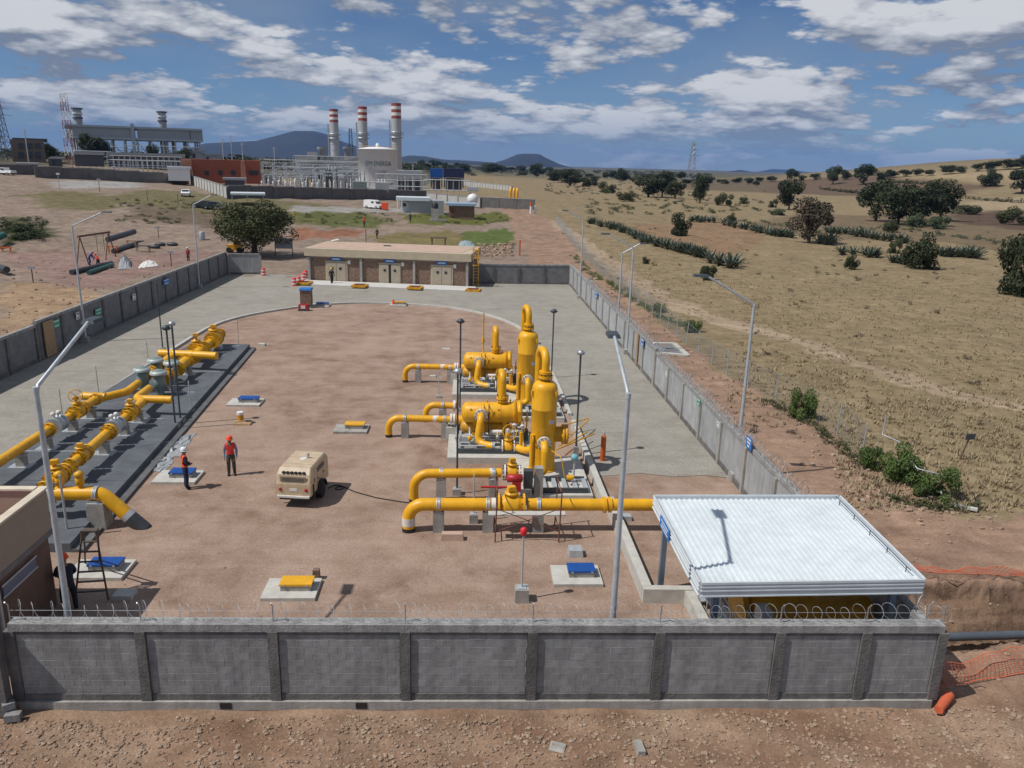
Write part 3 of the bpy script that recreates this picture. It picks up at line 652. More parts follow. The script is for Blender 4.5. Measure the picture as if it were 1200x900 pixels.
# ------------------------------------------------------------------ filter trains (near and far)
def train(dy, dz, w):
    near = dy == 0; D = Vector((0, dy, dz)); V = lambda *p: Vector(p)+D
    # slab and steel skid under the horizontal vessel
    s = thing('equipment_plinth', V(1.1, 35.1, -dz), f'pale concrete plinth under the {w} horizontal vessel', 'plinth')
    MB().box((1.05, 35.1+dy, 0.12), (3.9, 4.3, 0.34)).build('slab', 'concrete_pale', s)
    MB().box((-0.75, 36.5+dy, 0.33), (0.6, 0.9, 0.62)).build('pier', 'concrete_pale', s)
    for yy in (33.5, 36.9): MB().box((1.1, yy+dy, 0.40), (3.1, 0.14, 0.22)).build('skid_beam', 'dark_steel', s)
    for i in range(5): MB().box((-0.35+i*0.72, 35.2+dy, 0.40), (0.12, 3.24, 0.16)).build('cross_beam', 'galv', s)
    # horizontal two-barrel vessel
    h = thing('horizontal_vessel', V(1.1, 35.3, 0.5-dz), f'{w} yellow horizontal filter vessel with quick closure door', 'pressure vessel')
    c = V(-0.30, 35.3, 1.68)
    MB().lathe(c, [(0.0, 0), (0.25, 0.03), (0.42, 0.12), (0.49, 0.26), (0.49, 2.50)], (1, 0, 0), 32).build('upper_barrel', Y_, h)
    cl = MB().lathe(c, [(0.57, 2.44), (0.57, 2.58), (0.52, 2.58), (0.52, 2.66), (0.58, 2.66), (0.58, 2.80), (0.42, 2.86), (0.0, 2.88)], (1, 0, 0), 32).build('closure_door', Y_, h)
    MB().box(c+Vector((2.72, -0.60, 0)), (0.14, 0.12, 0.5)).build('clamp', 'yellow_dirty', cl)
    c2 = V(-0.35, 35.42, 0.93)
    MB().lathe(c2, [(0.0, 0), (0.2, 0.04), (0.30, 0.16), (0.30, 2.2), (0.2, 2.34), (0, 2.38)], (1, 0, 0), 24).build('lower_barrel', 'yellow_dirty', h)
    for x in (0.35, 1.75): MB().box(V(x, 35.38, 1.22), (0.22, 0.5, 0.30)).build('saddle', Y_, h)
    for x in (0.30, 1.70): MB().box(V(x, 35.42, 0.54), (0.16, 0.62, 0.36)).build('leg', Y_, h)
    for x in (0.15, 1.45):
        m = MB(); m.box(V(x, 34.86, 1.92), (0.09, 0.02, 0.13)); m.build('lifting_lug', 'yellow_dirty', h)
    for x in (0.9, 2.0): MB().tube([V(x, 35.3, 2.1), V(x, 35.3, 2.32)], 0.04, 8).build('vent_stub', Y_, h)
    nz = V(0.62, 34.82, 1.70)
    MB().tube(fillet([nz+Vector((0, 0.1, 0)), nz+Vector((0, -0.42, 0)), V(0.45, 34.2, 0.56), V(1.05, 33.75, 0.56), V(1.15, 33.72, 0.56)], 0.4, 8), 0.17, 16).build('outlet_pipe', Y_, h)
    ring(nz+Vector((0, -0.10, 0)), (0, 1, 0), 0.31, 0.10, 'white_band', h, 'flange', 10)
    # inverted U pipe on top, leaning back
    ux = 1.62; MB().tube(fillet([V(ux, 35.3, 2.1), V(ux, 35.3, 3.55), V(ux-0.06, 36.05, 3.55), V(ux-0.06, 36.05, 0.9), V(ux+0.5, 36.05, 0.55)], 0.36, 9), 0.165, 16).build('gooseneck_pipe', Y_, h)
    ring(V(ux, 35.3, 2.42), (0, 0, 1), 0.29, 0.13, Y_, h, 'flange', 10); ring(V(ux, 35.3, 2.28), (0, 0, 1), 0.27, 0.09, Y_, h, 'flange')
    # level gauges and small bore tubing
    for x in (0.75, 0.98):
        g = MB().tube([V(x, 34.74, 0.72), V(x, 34.74, 2.25)], 0.022, 6); 
        for z in (0.85, 1.25, 1.65, 2.1): g.tube([V(x, 34.74, z), V(x, 35.0, z)], 0.018, 6)
        g.build('level_gauge', Y_ if x < 0.9 else 'dark_steel', h)
    # vertical vessel
    pl = thing('equipment_plinth', V(3.6, 30.9, -dz), f'concrete plinth under the {w} vertical filter vessel', 'plinth')
    MB().box((3.62, 31.05+dy, 0.11), (2.9, 4.35, 0.32)).build('slab', 'concrete_pale', pl)
    for yy in (29.15, 30.35): MB().box((3.75, yy+dy, 0.37), (2.3, 0.12, 0.20)).build('skid_beam', 'dark_steel', pl)
    for i in range(6): MB().box((2.75+i*0.42, 29.75+dy, 0.36), (0.16, 1.08, 0.14)).build('cross_beam', 'galv', pl)
    v = thing('vertical_vessel', V(3.25, 31.75, 0.27-dz), f'{w} tall yellow vertical filter vessel with gooseneck on top', 'pressure vessel')
    vc = V(3.25, 31.75, 0)
    MB().lathe(vc, [(0.54, 0.27), (0.54, 3.02), (0.546, 3.03), (0.546, 3.06), (0.54, 3.07), (0.54, 3.93), (0.50, 4.07), (0.40, 4.18), (0.22, 4.25), (0.0, 4.27)], (0, 0, 1), 40).build('shell', Y_, v)
    MB().lathe(vc, [(0.60, 0.27), (0.60, 0.34), (0.548, 0.34)], (0, 0, 1), 40).build('base_ring', Y_, v)
    MB().tube(fillet([V(3.25, 31.75, 4.1), V(3.25, 31.75, 5.45), V(3.05, 32.75, 5.45), V(3.05, 32.75, 0.8), V(2.6, 33.2, 0.56), V(2.1, 33.7, 0.56)], 0.46, 9), 0.165, 16).build('gooseneck_pipe', Y_, v)
    for z, rr in ((4.42, 0.30), (4.60, 0.27)): ring(V(3.25, 31.75, z), (0, 0, 1), rr, 0.12, Y_, v, 'flange', 10 if rr > .28 else 0)
    nz = V(3.24, 31.22, 1.66)
    MB().tube(fillet([nz+Vector((0, 0.1, 0)), nz+Vector((0, -0.52, 0)), V(3.28, 30.66, 0.46), V(2.55, 30.55, 0.50)], 0.38, 9), 0.165, 16).build('outlet_pipe', Y_, v)
    ring(nz+Vector((0, -0.14, 0)), (0, 1, 0), 0.30, 0.12, 'white_band', v, 'flange', 10)
    sc_ = V(3.7, 31.75, 1.86); MB().lathe(sc_, [(0.33, 0), (0.33, 0.36), (0.43, 0.36), (0.43, 0.46), (0.41, 0.46), (0.41, 0.49), (0.43, 0.49), (0.43, 0.60), (0, 0.61)], (1, 0, 0), 28).build('manway', 'yellow_dirty', v)
    for a in (200, 320):
        d = Vector((cos(radians(a)), sin(radians(a)), 0)); MB().box(vc+d*0.57+Vector((0, 0, 3.75)), (0.10, 0.10, 0.22), radians(a)).build('lifting_lug', Y_, v)
    MB().tube([V(3.79, 31.6, 3.6), V(3.95, 31.6, 3.6)], 0.05, 8).build('instrument_stub', 'galv', v)
    MB().tube([V(2.75, 31.4, 0.5), V(2.75, 31.4, 1.95)], 0.10, 10).build('bypass_pipe', Y_, v)
    MB().torus(V(2.75, 31.35, 1.75), 0.14, 0.03, (1, 0.2, 0), 14, 6).build('bypass_ring', Y_, v)
    # valve between the two vessels
    valve(V(1.86, 33.7, 0.56), (1, 0, 0), 0.19, f'yellow ball valve with handwheel in front of the {w} horizontal vessel', 0.34, wheel_ax=(0.35, -0.8, 0.45), tall=0.42)
    pipe_thing('drain_pipe', [V(2.42, 33.5, 1.32), V(2.42, 33.5, 0.3)], 0.075, f'short upright yellow drain pipe beside the {w} ball valve', end_black=0)
    stand((1.17, 33.72+dy), 0.40, f'low concrete support under the outlet bend of the {w} horizontal vessel', 0.34, 0.17, None)
    # inlet pipe that rises from the ground, with its supports
    b = V(-3.84, 36.44, 0)
    pipe_thing('inlet_pipe', [b+Vector((0, 0, -0.1-dz)), b+Vector((0, 0, 0.98)), V(-0.72, 36.30, 0.98)], 0.165, f'yellow inlet pipe rising from the earth towards the {w} horizontal vessel',
               0.6, [(V(-1.55, 36.34, 0.98), (1, 0, 0), 0.28, 'white_band', 1.015), (V(-0.80, 36.30, 0.98), (1, 0, 0), 0.10, 'white_band', 1.7), (V(-0.66, 36.30, 0.98), (1, 0, 0), 0.10, 'white_band', 1.7)])
    pipe_thing('tee_piece', [V(-0.60, 36.30, 0.98), V(0.15, 36.2, 0.98), V(0.35, 35.6, 0.95)], 0.22, f'stout yellow reducer joining the inlet pipe to the {w} horizontal vessel', 0.4, end_black=0)
    stand((-3.05, 36.40+dy), 0.80, f'concrete post nearest the ground bend of the {w} inlet pipe', 0.36, 0.17)
    stand((-1.12, 36.33+dy), 0.80, f'concrete post under the flange of the {w} inlet pipe', 0.36, 0.17)
    # conduits, junction boxes and small instruments
    for i, (x, y, z1) in enumerate(((2.15, 34.3, 1.3), (2.55, 34.6, 1.15))):
        j = thing('instrument_stand', V(x, y, 0.25-dz), f'{"first" if i == 0 else "second"} small instrument on a post behind the {w} ball valve', 'instrument')
        MB().tube([V(x, y, 0.27), V(x, y, z1)], 0.03, 6).build('post', 'galv', j); MB().lathe(V(x, y-0.05, z1+0.08), [(0.09, -0.06), (0.11, 0), (0.09, 0.06)], (0, 1, 0.2), 12).build('dial', 'white_paint', j)
    j = thing('instrument_stand', V(4.45, 30.3, 0.25-dz), f'instrument with pale blue head beside the {w} vertical vessel', 'instrument')
    MB().tube([V(4.45, 30.3, 0.3), V(4.45, 30.3, 1.25)], 0.04, 8).build('post', 'galv', j); MB().lathe(V(4.45, 30.3, 1.25), [(0.05, 0), (0.15, 0.02), (0.17, 0.12), (0.12, 0.22), (0, 0.25)], (0, 0, 1), 14).build('head', mat('teal', (0.16, 0.40, 0.45), 0.5), j)
    MB().tube(fillet([V(4.45, 30.25, 0.5), V(4.05, 30.2, 0.5), V(3.9, 30.3, 1.35), V(3.5, 30.9, 1.45)], 0.12, 4), 0.02, 6).build('sensing_line', Y_, j)
    MB().lathe(V(4.25, 29.9, 0.62), [(0.10, -0.14), (0.12, 0), (0.10, 0.14)], (1, 0, 0), 12).build('small_valve', Y_, j)
    # small bore pipework, handrail and bolted extras that crowd the skid
    sm = thing('small_pipework', V(1.6, 34.4, 0.25-dz), f'tangle of small yellow and grey pipes on the {w} skid', 'pipework')
    for k, P in enumerate((((2.6, 33.9, 0.5), (2.6, 34.7, 0.5), (2.6, 34.7, 1.5), (2.25, 35.2, 1.62)), ((0.1, 34.1, 0.45), (0.1, 34.1, 1.0), (0.1, 35.0, 1.0)), ((1.4, 34.4, 0.45), (1.4, 34.4, 0.95), (1.4, 35.2, 1.0)), ((-0.5, 34.5, 0.45), (-0.5, 34.5, 0.9), (-0.5, 35.3, 0.95)), ((2.2, 36.4, 0.5), (2.9, 36.4, 0.5), (2.9, 36.4, 1.4)))):
        MB().tube(fillet([V(*q) for q in P], 0.12, 4), 0.05 if k % 2 else 0.035, 7).build('small_pipe', Y_ if k % 2 == 0 else 'galv', sm)
    for k, q in enumerate(((0.1, 34.1, 0.8), (1.4, 34.4, 0.75), (2.6, 34.7, 1.0), (-0.5, 34.5, 0.7), (2.9, 36.4, 1.0))):
        MB().lathe(V(*q), [(0.05, -0.10), (0.09, -0.08), (0.09, 0.08), (0.05, 0.10)], (0, 0, 1), 10).build('small_valve', 'steel' if k % 2 else Y_, sm); MB().tube([V(*q), V(q[0], q[1]-0.2, q[2])], 0.014, 5).build('lever', 'red_paint' if k % 2 else 'dark_steel', sm)
    MB().lathe(V(1.05, 34.55, 0.96), [(0.10, 0), (0.10, 0.55)], (1, 0, 0), 14).build('filter_pot', 'white_band', sm); MB().lathe(V(1.9, 34.7, 0.72), [(0.13, 0), (0.13, 0.3), (0.06, 0.36)], (0, 0, 1), 14).build('filter_pot', 'galv', sm)
    for x in (-0.3, 2.6): MB().tube([V(x, 37.05, 0.3), V(x, 37.05, 1.35)], 0.025, 6).build('handrail_post', Y_, sm)
    MB().tube([V(-0.3, 37.05, 1.35), V(2.6, 37.05, 1.35)], 0.025, 6).build('handrail', Y_, sm)
    for k, z in enumerate((1.0, 2.2)): MB().lathe(V(3.25, 31.75, z), [(0.5405, 0), (0.546, 0.006), (0.546, 0.02), (0.5405, 0.026)], (0, 0, 1), 40).build('weld_seam', 'yellow_dirty', v)
    for x in (0.62, 1.55): MB().lathe(V(x, 35.3, 1.68), [(0.4905, 0), (0.496, 0.006), (0.496, 0.02), (0.4905, 0.026)], (1, 0, 0), 32).build('weld_seam', 'yellow_dirty', h)
    MB().box(V(3.25+0.30, 31.75-0.455, 2.55), (0.02, 0.26, 0.18), radians(-57)).build('name_plate', 'galv', v)
    m = thing('cable_tray', V(0.2, 34.0, 0.25-dz), f'grey cable trays and conduits on the {w} skid', 'cable tray')
    for k in range(4): MB().tube([V(-0.4, 33.75+0.42*k, 0.56), V(1.0+0.5*k, 33.75+0.42*k, 0.56)], 0.045, 6).build('conduit', 'galv', m)
    MB().box(V(-0.1, 34.55, 0.62), (0.35, 0.4, 0.3)).build('junction_box', 'galv', m); MB().box(V(2.7, 34.95, 0.7), (0.3, 0.4, 0.5)).build('junction_box', 'dark_steel', m)
train(0, 0, 'near'); train(9.98, 0.03, 'far')
pipe_thing('vent_pole', [Vector((0.9, 47.3, 0.2)), Vector((0.9, 47.3, 4.2))], 0.045, 'thin yellow vent pipe rising behind the far horizontal vessel', end_black=0, bands=[(Vector((0.9, 47.3, 2.5)), (0, 0, 1), 0.3, Y_, 1.9)])
# extra riser between the two inlet pipes
bp = G(499, 494)
pipe_thing('inlet_pipe', [bp+Vector((0, 0, -0.1)), bp+Vector((0, 0, 0.92)), Vector((-0.55, 38.7, 0.92))], 0.165, 'yellow riser pipe just behind the near inlet pipe, half hidden by it', 0.6, [(Vector((-0.7, 38.7, 0.92)), (1, 0, 0), 0.12, 'white_band', 1.7)])
stand((-1.3, 38.75), 0.74, 'concrete post under the half hidden riser pipe', 0.4, 0.17)
# ------------------------------------------------------------------ the two front lines
b3, b4 = G(485, 588), G(479, 622)
pipe_thing('riser_pipe', [b3+Vector((0, 0, -0.1)), b3+Vector((0, 0, 1.20)), Vector((1.35, 28.95, 1.20))], 0.185, 'yellow pipe bending out of the earth, second from the front, ending at the red actuator', 0.62,
           [(Vector((0.95, 28.94, 1.20)), (1, 0, 0), 0.12, 'white_band', 1.02)])
valve(Vector((1.78, 28.97, 1.20)), (1, 0, 0), 0.20, 'yellow ball valve with red actuator on the second pipe from the front', 0.0, tall=0.34)
act = thing('valve_actuator', (1.95, 28.4, 0.75), 'red pneumatic actuator hanging on the second front valve', 'actuator')
MB().lathe((1.55, 28.55, 1.14), [(0.06, 0), (0.16, 0.02), (0.16, 0.62), (0.06, 0.64)], (1, 0, 0), 18).build('cylinder', 'red_paint', act)
MB().tube([(0.55, 28.5, 0.78), (1.7, 28.5, 0.78)], 0.05, 8).build('spring_rod', 'red_paint', act)
MB().box((1.95, 28.55, 0.82), (0.34, 0.3, 0.42)).build('gear_box', 'red_paint', act); MB().lathe((1.75, 28.34, 0.72), [(0.09, 0), (0.09, 0.08)], (0, -1, 0), 12).build('brass_cap', 'yellow_dirty', act)
pb = thing('panel_stand', (2.45, 28.9, 0.0), 'dark control panel on a frame beside the red actuator', 'control panel')
MB().box((2.42, 28.85, 1.0), (0.36, 0.34, 0.75)).build('cabinet', 'dark_steel', pb); MB().box((2.85, 28.95, 0.75), (0.34, 0.34, 1.4)).build('concrete_pier', 'concrete', pb)
for x in (2.28, 2.56): MB().tube([(x, 28.85, 0), (x, 28.85, 0.64)], 0.03, 6).build('leg', 'galv', pb)
b4z = 1.05; YF = b4.y+0.02
F4 = [b4+Vector((0, 0, -0.1)), Vector((b4.x, b4.y, b4z)), Vector((1.05, YF, b4z))]
pipe_thing('riser_pipe', F4, 0.235, 'thick yellow pipe at the very front bending out of the earth, with a white band', 0.72,
           [(Vector((b4.x, b4.y, 0.40)), (0, 0, 1), 0.30, 'white_band', 1.02), (Vector((0.98, YF, b4z)), (1, 0, 0), 0.14, 'white_band', 1.03)])
valve(Vector((1.62, YF, b4z)), (1, 0, 0), 0.25, 'big yellow ball valve on the thick front pipe', 0.0, flg=Y_, tall=0.30, L=0.86)
pipe_thing('header_pipe', [Vector((8.6, YF-0.1, -0.25)), Vector((7.1, YF, b4z)), Vector((2.2, YF, b4z))], 0.225, 'long thick yellow pipe running right from the big valve and dipping under the white shelter', 0.9,
           [(Vector((5.05, YF, b4z)), (1, 0, 0), 0.11, Y_, 1.35), (Vector((5.25, YF, b4z)), (1, 0, 0), 0.10, Y_, 1.28), (Vector((2.5, YF, b4z)), (1, 0, 0), 0.12, Y_, 1.03)], end_black=0)
for x, lab in ((-1.02, 'concrete post nearest the ground bend of the thick front pipe'), (0.78, 'concrete post left of the big front valve'), (2.62, 'concrete post right of the big front valve')): stand((x, YF), b4z-0.25, lab, 0.40, 0.235)
for x, lab in ((-1.02, 'concrete post nearest the ground bend of the second front pipe'), (1.05, 'concrete post under the flange of the second front pipe')): stand((x, 28.9), 1.0, lab, 0.38, 0.19)
for x, lab in ((4.6, 'low concrete block under the flange of the long header pipe'),): stand((x, 30.4), 0.4, 'low concrete block on the plinth edge beside the kerb', 0.34, 0.1, None, strap=False)
# scaffold trestles with a plank beside the big valve
tr = thing('scaffold_trestle', (1.9, 25.6, 0), 'rusty scaffold trestles carrying a pale plank in front of the big valve', 'scaffold')
for x in (1.02, 3.3):
    for yy in (25.35, 26.75): MB().tube([(x, yy, 0), (x+0.05, yy+(0.06 if yy < 26 else -0.06), 2.0)], 0.026, 6).build('leg', 'rust', tr)
    for z in (0.35, 0.95, 1.95): MB().tube([(x+0.02, 25.37, z), (x+0.02, 26.73, z)], 0.02, 6).build('rung', 'rust', tr)
for z0, z1 in ((0.4, 1.3), (1.3, 0.4)): MB().tube([(1.03, 25.38, z0), (3.3, 25.38, z1)], 0.017, 5).build('brace', 'rust', tr)
MB().box((2.15, 25.62, 1.0), (2.75, 0.32, 0.05)).build('plank', 'concrete_pale', tr)
# ------------------------------------------------------------------ small posts, boxes and hatches in the yard
def hatch(px, py, w, d, lid, label, rz=0.0, lidw=0.55, h=0.24, slab='concrete_pale', dx=0.1):
    p = G(px, py); t = thing('service_hatch', p, label, 'hatch', 'service hatches in the yard'); t.rotation_euler.z = rz; OFF[t.name] = (0, 0, 0)
    MB().box((0, 0, 0.05), (w, d, 0.14)).build('slab', slab, t)
    lw, ld = w*lidw, d*0.46
    MB().box((dx*w, d*0.05, 0.12+h/2-0.06), (lw*0.94, ld*0.94, h-0.04)).build('collar', 'concrete', t)
    L_ = MB().box((dx*w, d*0.05, h+0.085), (lw, ld, 0.07)).build('lid', lid, t)
    for s in (-1, 1): MB().box((dx*w+s*lw*0.36, d*0.05-ld/2-0.012, h+0.08), (0.07, 0.03, 0.05)).build('hinge', 'steel', L_)
    return t
hatch(288, 473, 1.75, 1.25, 'blue_lid', 'blue lidded hatch on the left of the yard, farthest of the left ones', lidw=0.6)
hatch(412, 504, 1.65, 1.2, Y_, 'yellow lidded hatch in the middle of the yard beyond the compressor', slab='concrete', lidw=0.58)
hatch(209, 561, 1.75, 1.3, 'blue_lid', 'blue lidded hatch behind the worker in the white helmet', lidw=0.55)
hatch(342, 693, 1.65, 1.2, Y_, 'yellow lidded hatch close to the front wall', lidw=0.60)
hatch(675, 677, 1.6, 1.25, 'blue_lid', 'blue lidded hatch right of the red-capped post', lidw=0.56)
hatch(118, 670, 1.8, 1.2, 'blue_lid', 'blue lidded hatch under the stepladder', lidw=0.55)
hatch(376, 359, 1.6, 1.2, 'blue_lid', 'dark blue hatch at the far kerb near the guard kiosk', lidw=0.7)
hatch(467, 358, 1.5, 1.2, 'yellow_dirty', 'yellow hatch at the far kerb with an orange cone', lidw=0.7)
def capblock(px, py, w, d, h, label, mm='concrete_pale', name='concrete_block', rz=0.0, cat='concrete block'):
    p = G(px, py); a = MB().box(p+Vector((0, 0, h/2)), (w, d, h), rz, top=(0.9, 0.9)).build(name, mm); return tag(a, label, cat)
capblock(674, 650, 0.5, 0.5, 0.26, 'small pale concrete cap behind the right blue hatch', 'galv', 'pull_box', cat='pull box')
capblock(733, 609, 0.42, 0.36, 0.2, 'small pale concrete cap beyond the kerb behind the front lamp post', 'galv', 'pull_box', cat='pull box')
capblock(142, 569, 0.62, 0.5, 0.16, 'small pale concrete cap beside the left pipe bend', name='pull_box', cat='pull box')
capblock(146, 699, 0.62, 0.5, 0.14, 'small concrete cap lying in the shade of the left building', name='pull_box', cat='pull box')
capblock(523, 409, 0.62, 0.35, 0.06, 'thin pale slab lying left of the far horizontal vessel', name='loose_slab', cat='slab')
capblock(507, 442, 0.42, 0.3, 0.12, 'small pale block beneath the far inlet pipe', name='loose_slab', cat='slab')
capblock(307, 405, 0.5, 0.4, 0.16, 'small pale concrete cap near the end of the left pad', name='pull_box', cat='pull box')
capblock(530, 632, 0.82, 0.3, 0.26, 'pinkish timber baulk on the earth beside the front concrete post', 'roof_pink', 'timber_baulk', cat='timber')
capblock(371, 678, 0.22, 0.2, 0.34, 'small rock-like lump on the corner of the front yellow hatch', 'stone_clad', 'rubble_lump', cat='stone')
capblock(285, 497, 0.9, 0.55, 0.10, 'low timber pallet with a drum left of the middle of the yard', 'wood', 'small_pallet', cat='pallet')
pp = G(282, 494); t = thing('paint_drum', pp+Vector((0, 0, 0.1)), 'white and yellow paint drum on the small pallet', 'drum')
MB().lathe(pp+Vector((0, 0, 0.1)), [(0.16, 0), (0.16, 0.28)], (0, 0, 1), 16).build('drum_body', 'yellow_dirty', t); MB().lathe(pp+Vector((0, 0, 0.38)), [(0.165, 0), (0.165, 0.14)], (0, 0, 1), 16).build('drum_lid', 'white_paint', t)
def post(base, h, label, r=0.035, foot=(0.3, 0.26), mm='galv', head=None, name='slim_post', cat='post', fm='concrete', group=None):
    base = Vector(base); t = thing(name, base, label, cat, group); fz = foot[1]
    MB().box(base+Vector((0, 0, fz/2-0.03)), (foot[0], foot[0], fz+0.06), top=(0.94, 0.94)).build('footing', fm, t)
    MB().box(base+Vector((0, 0, fz+0.012)), (foot[0]*0.6, foot[0]*0.6, 0.024)).build('base_plate', 'galv', t)
    MB().tube([base+Vector((0, 0, fz)), base+Vector((0, 0, h))], r, 10).build('shaft', mm, t)
    top = base+Vector((0, 0, h))
    if head == 'red': MB().lathe(top-Vector((0, 0, 0.06)), [(0.07, 0), (0.10, 0.05), (0.10, 0.2), (0.05, 0.25)], (0, 0, 1), 14).build('red_cap', mat('bright_red', (0.75, 0.02, 0.03), 0.45), t)
    if head == 'lamp':
        hd = MB().lathe(top-Vector((0, 0, 0.05)), [(0.06, 0), (0.17, 0.04), (0.19, 0.14), (0.12, 0.24), (0, 0.27)], (0, 0, 1), 16).build('lamp_head', 'dark_steel', t)
        MB().tube([top+Vector((-0.24, 0, 0.06)), top+Vector((0.24, 0, 0.06))], 0.03, 8).build('bracket', 'dark_steel', hd)
    if head == 'dome': MB().lathe(top, [(0.06, -0.04), (0.17, 0.0), (0.18, 0.09), (0.10, 0.18), (0, 0.2)], (0, 0, 1), 14).build('lamp_head', 'steel', t); MB().box(top+Vector((0, 0, 0.02)), (0.3, 0.12, 0.06)).build('bracket', 'dark_steel', t)
    return t
g = G(611, 703); post(g, HT(625, g), 'slim galvanised post with a red cap near the front wall', 0.03, (0.44, 0.44), head='red')
g = G(555, 612); post(g, 1.92, 'short bare galvanised post behind the thick front pipe', 0.03, (0.34, 0.36))
g = G(535.5, 579); post(g, HT(437, g), 'dark lamp pole left of the near horizontal vessel', 0.04, (0.36, 0.26), 'dark_steel', 'dome', 'yard_light', 'lamp pole')
g = Vector((-0.43, 40.6, 0)); post(g, HT(378, g), 'dark lamp pole behind the near horizontal vessel', 0.045, (0.3, 0.2), 'dark_steel', 'lamp', 'yard_light', 'lamp pole')
g = G(646, 443); post(g, HT(366, g), 'dark lamp pole on the kerb right of the far vertical vessel', 0.045, (0.24, 0.18), 'dark_steel', 'lamp', 'yard_light', 'lamp pole')
g = G(674.5, 534); post(g, HT(415, g), 'dark lamp pole with round head on the kerb by the near vessel', 0.045, (0.24, 0.45), 'dark_steel', 'dome', 'yard_light', 'lamp pole')
g = G(191, 411); post(g, HT(331, g), 'dark lamp pole beyond the left pipe rack', 0.045, (0.3, 0.2), 'dark_steel', None, 'yard_light', 'lamp pole')
g = G(206, 503); post(g, HT(386, g), 'nearer of the paired dark lamp poles beside the left pad', 0.045, (0.42, 0.26), 'dark_steel', 'lamp', 'yard_light', 'lamp pole')
g = G(212, 497); post(g, HT(381, g), 'farther of the paired dark lamp poles beside the left pad', 0.045, (0.42, 0.26), 'dark_steel', 'dome', 'yard_light', 'lamp pole')
g = G(224, 484); post(g, 1.75, 'short pale post with a bracket beside the left pad', 0.03, (0.36, 0.2))
g = G(80, 630); post(g, 2.35, 'leaning pale handrail post in front of the left pipe header', 0.04, (0.46, 0.12))
g = G(498, 465+3); post(g, 1.5, 'short thin post under the far inlet pipe', 0.02, (0.28, 0.1)) if False else None
g = G(514, 466); post(g, 1.55, 'thin grey post left of the far plinth', 0.025, (0.3, 0.12))
# ------------------------------------------------------------------ street lamps
def street_lamp(base, top, arm, label, r=0.085, foot=True):
    """tapered pole; arm = vector from pole top to the lamp head"""
    base = Vector(base); t = thing('street_lamp', base, label, 'street lamp', 'tall street lamps round the compound'); T_ = base+Vector((0, 0, top))
    MB().tube([base, base+Vector((0, 0, top*0.5)), T_], r, 12, rad=[r, r*0.85, r*0.66]).build('pole', 'galv', t)
    if foot:
        MB().box(base+Vector((0, 0, 0.17)), (0.52, 0.52, 0.36), top=(0.9, 0.9)).build('footing', 'concrete', t); MB().box(base+Vector((0, 0, 0.37)), (0.34, 0.34, 0.03)).build('base_plate', 'galv', t)
    A_ = Vector(arm); E_ = T_+A_; MB().tube([T_+Vector((0, 0, -0.12)), T_+A_*0.04, T_+A_*0.9, E_], r*0.55, 10).build('arm', 'galv', t)
    d = Vector((A_.x, A_.y, 0)).normalized(); rz = math.atan2(d.y, d.x); c = E_+d*0.22+Vector((0, 0, 0.0))
    hd = MB().box(c, (0.62, 0.34, 0.09), rz, top=(0.86, 0.8)).build('lamp_head', 'dark_steel', t)
    MB().box(c-Vector((0, 0, 0.052)), (0.46, 0.24, 0.015), rz).build('lens', 'white_band', hd)
    MB().tube([T_+Vector((0, 0, -0.10)), T_+Vector((0, 0, 0.03))], r*0.8, 10).build('cap', 'galv', t)
    return t
def lamp_at(foot_px, Y, top_py, head_px, dY, dX, label):
    p = AY(*foot_px, Y) if Y else G(*foot_px); p.z = 0; h = HT(top_py, p)
    if dY is not None: e = AY(*head_px, p.y+dY)
    else:
        d = ray(*head_px); tt = (p.x+dX)/d.x; e = Vector((p.x+dX, d.y*tt, CAM_H+d.z*tt)); e.y = p.y+0.1
    return street_lamp(p, h, e-Vector((p.x, p.y, h)), label)
lamp_at((81, 728), 17.45, 455, (104, 377), 2.6, None, 'street lamp at the front left, standing by the shaded building')
lamp_at((718, 727), 17.3, 462, (720, 394), 2.6, None, 'street lamp behind the middle of the front wall')
def lamp_side(foot_px, top_py, dx, dz, label, dy=0.0): p = G(*foot_px); return street_lamp(p, HT(top_py, p), Vector((dx, dy, dz)), label)
lamp_side((861, 563), 357, -2.1, 1.15, 'street lamp against the right wall nearest the shelter')
lamp_side((101, 401), 265, 2.2, 1.0, 'street lamp on the left wall, the nearer of two')
lamp_side((234, 338), 240, 1.9, 1.0, 'street lamp on the left wall near the tree')
lamp_side((679, 350), 258, -1.6, 0.9, 'farthest street lamp on the right wall')
lamp_side((734, 415), 290, -1.8, 0.9, 'street lamp on the right wall beside the brown door')
lamp_side((723, 394), 297, 1.4, 0.8, 'street lamp pole on the right wall just beyond the brown door')
# ------------------------------------------------------------------ white shelter over the launcher
sh = thing('shelter', (8.8, 19.8, 0), 'open steel shelter with a white corrugated roof in the front right corner', 'shelter')
zt = 3.02
cs = [G(821, 686, zt), G(1082, 682, zt), G(983, 584, zt), G(767, 584, zt)]
def lerp2(u, v): return (cs[0]*(1-u)+cs[1]*u)*(1-v)+(cs[3]*(1-u)+cs[2]*u)*v
m = MB(); NR = 36; prof = []
for i in range(NR):
    for du, dz in ((0.0, 0.0), (0.55, 0.0), (0.66, 0.035), (0.88, 0.035)): prof.append(((i+du)/NR, dz))
prof.append((1.0, 0.0)); nP = len(prof); rows = [0, 0.5, 1.0]
for v in rows:
    for u, dz in prof: p = lerp2(u, v); m.v.append((p.x, p.y, zt-0.03+dz-0.0*v))
for j in range(len(rows)-1):
    for i in range(nP-1): m.f.append((j*nP+i, j*nP+i+1, (j+1)*nP+i+1, (j+1)*nP+i)); m.smooth.append(False)
m.build('roof_sheet', 'roof_white', sh)
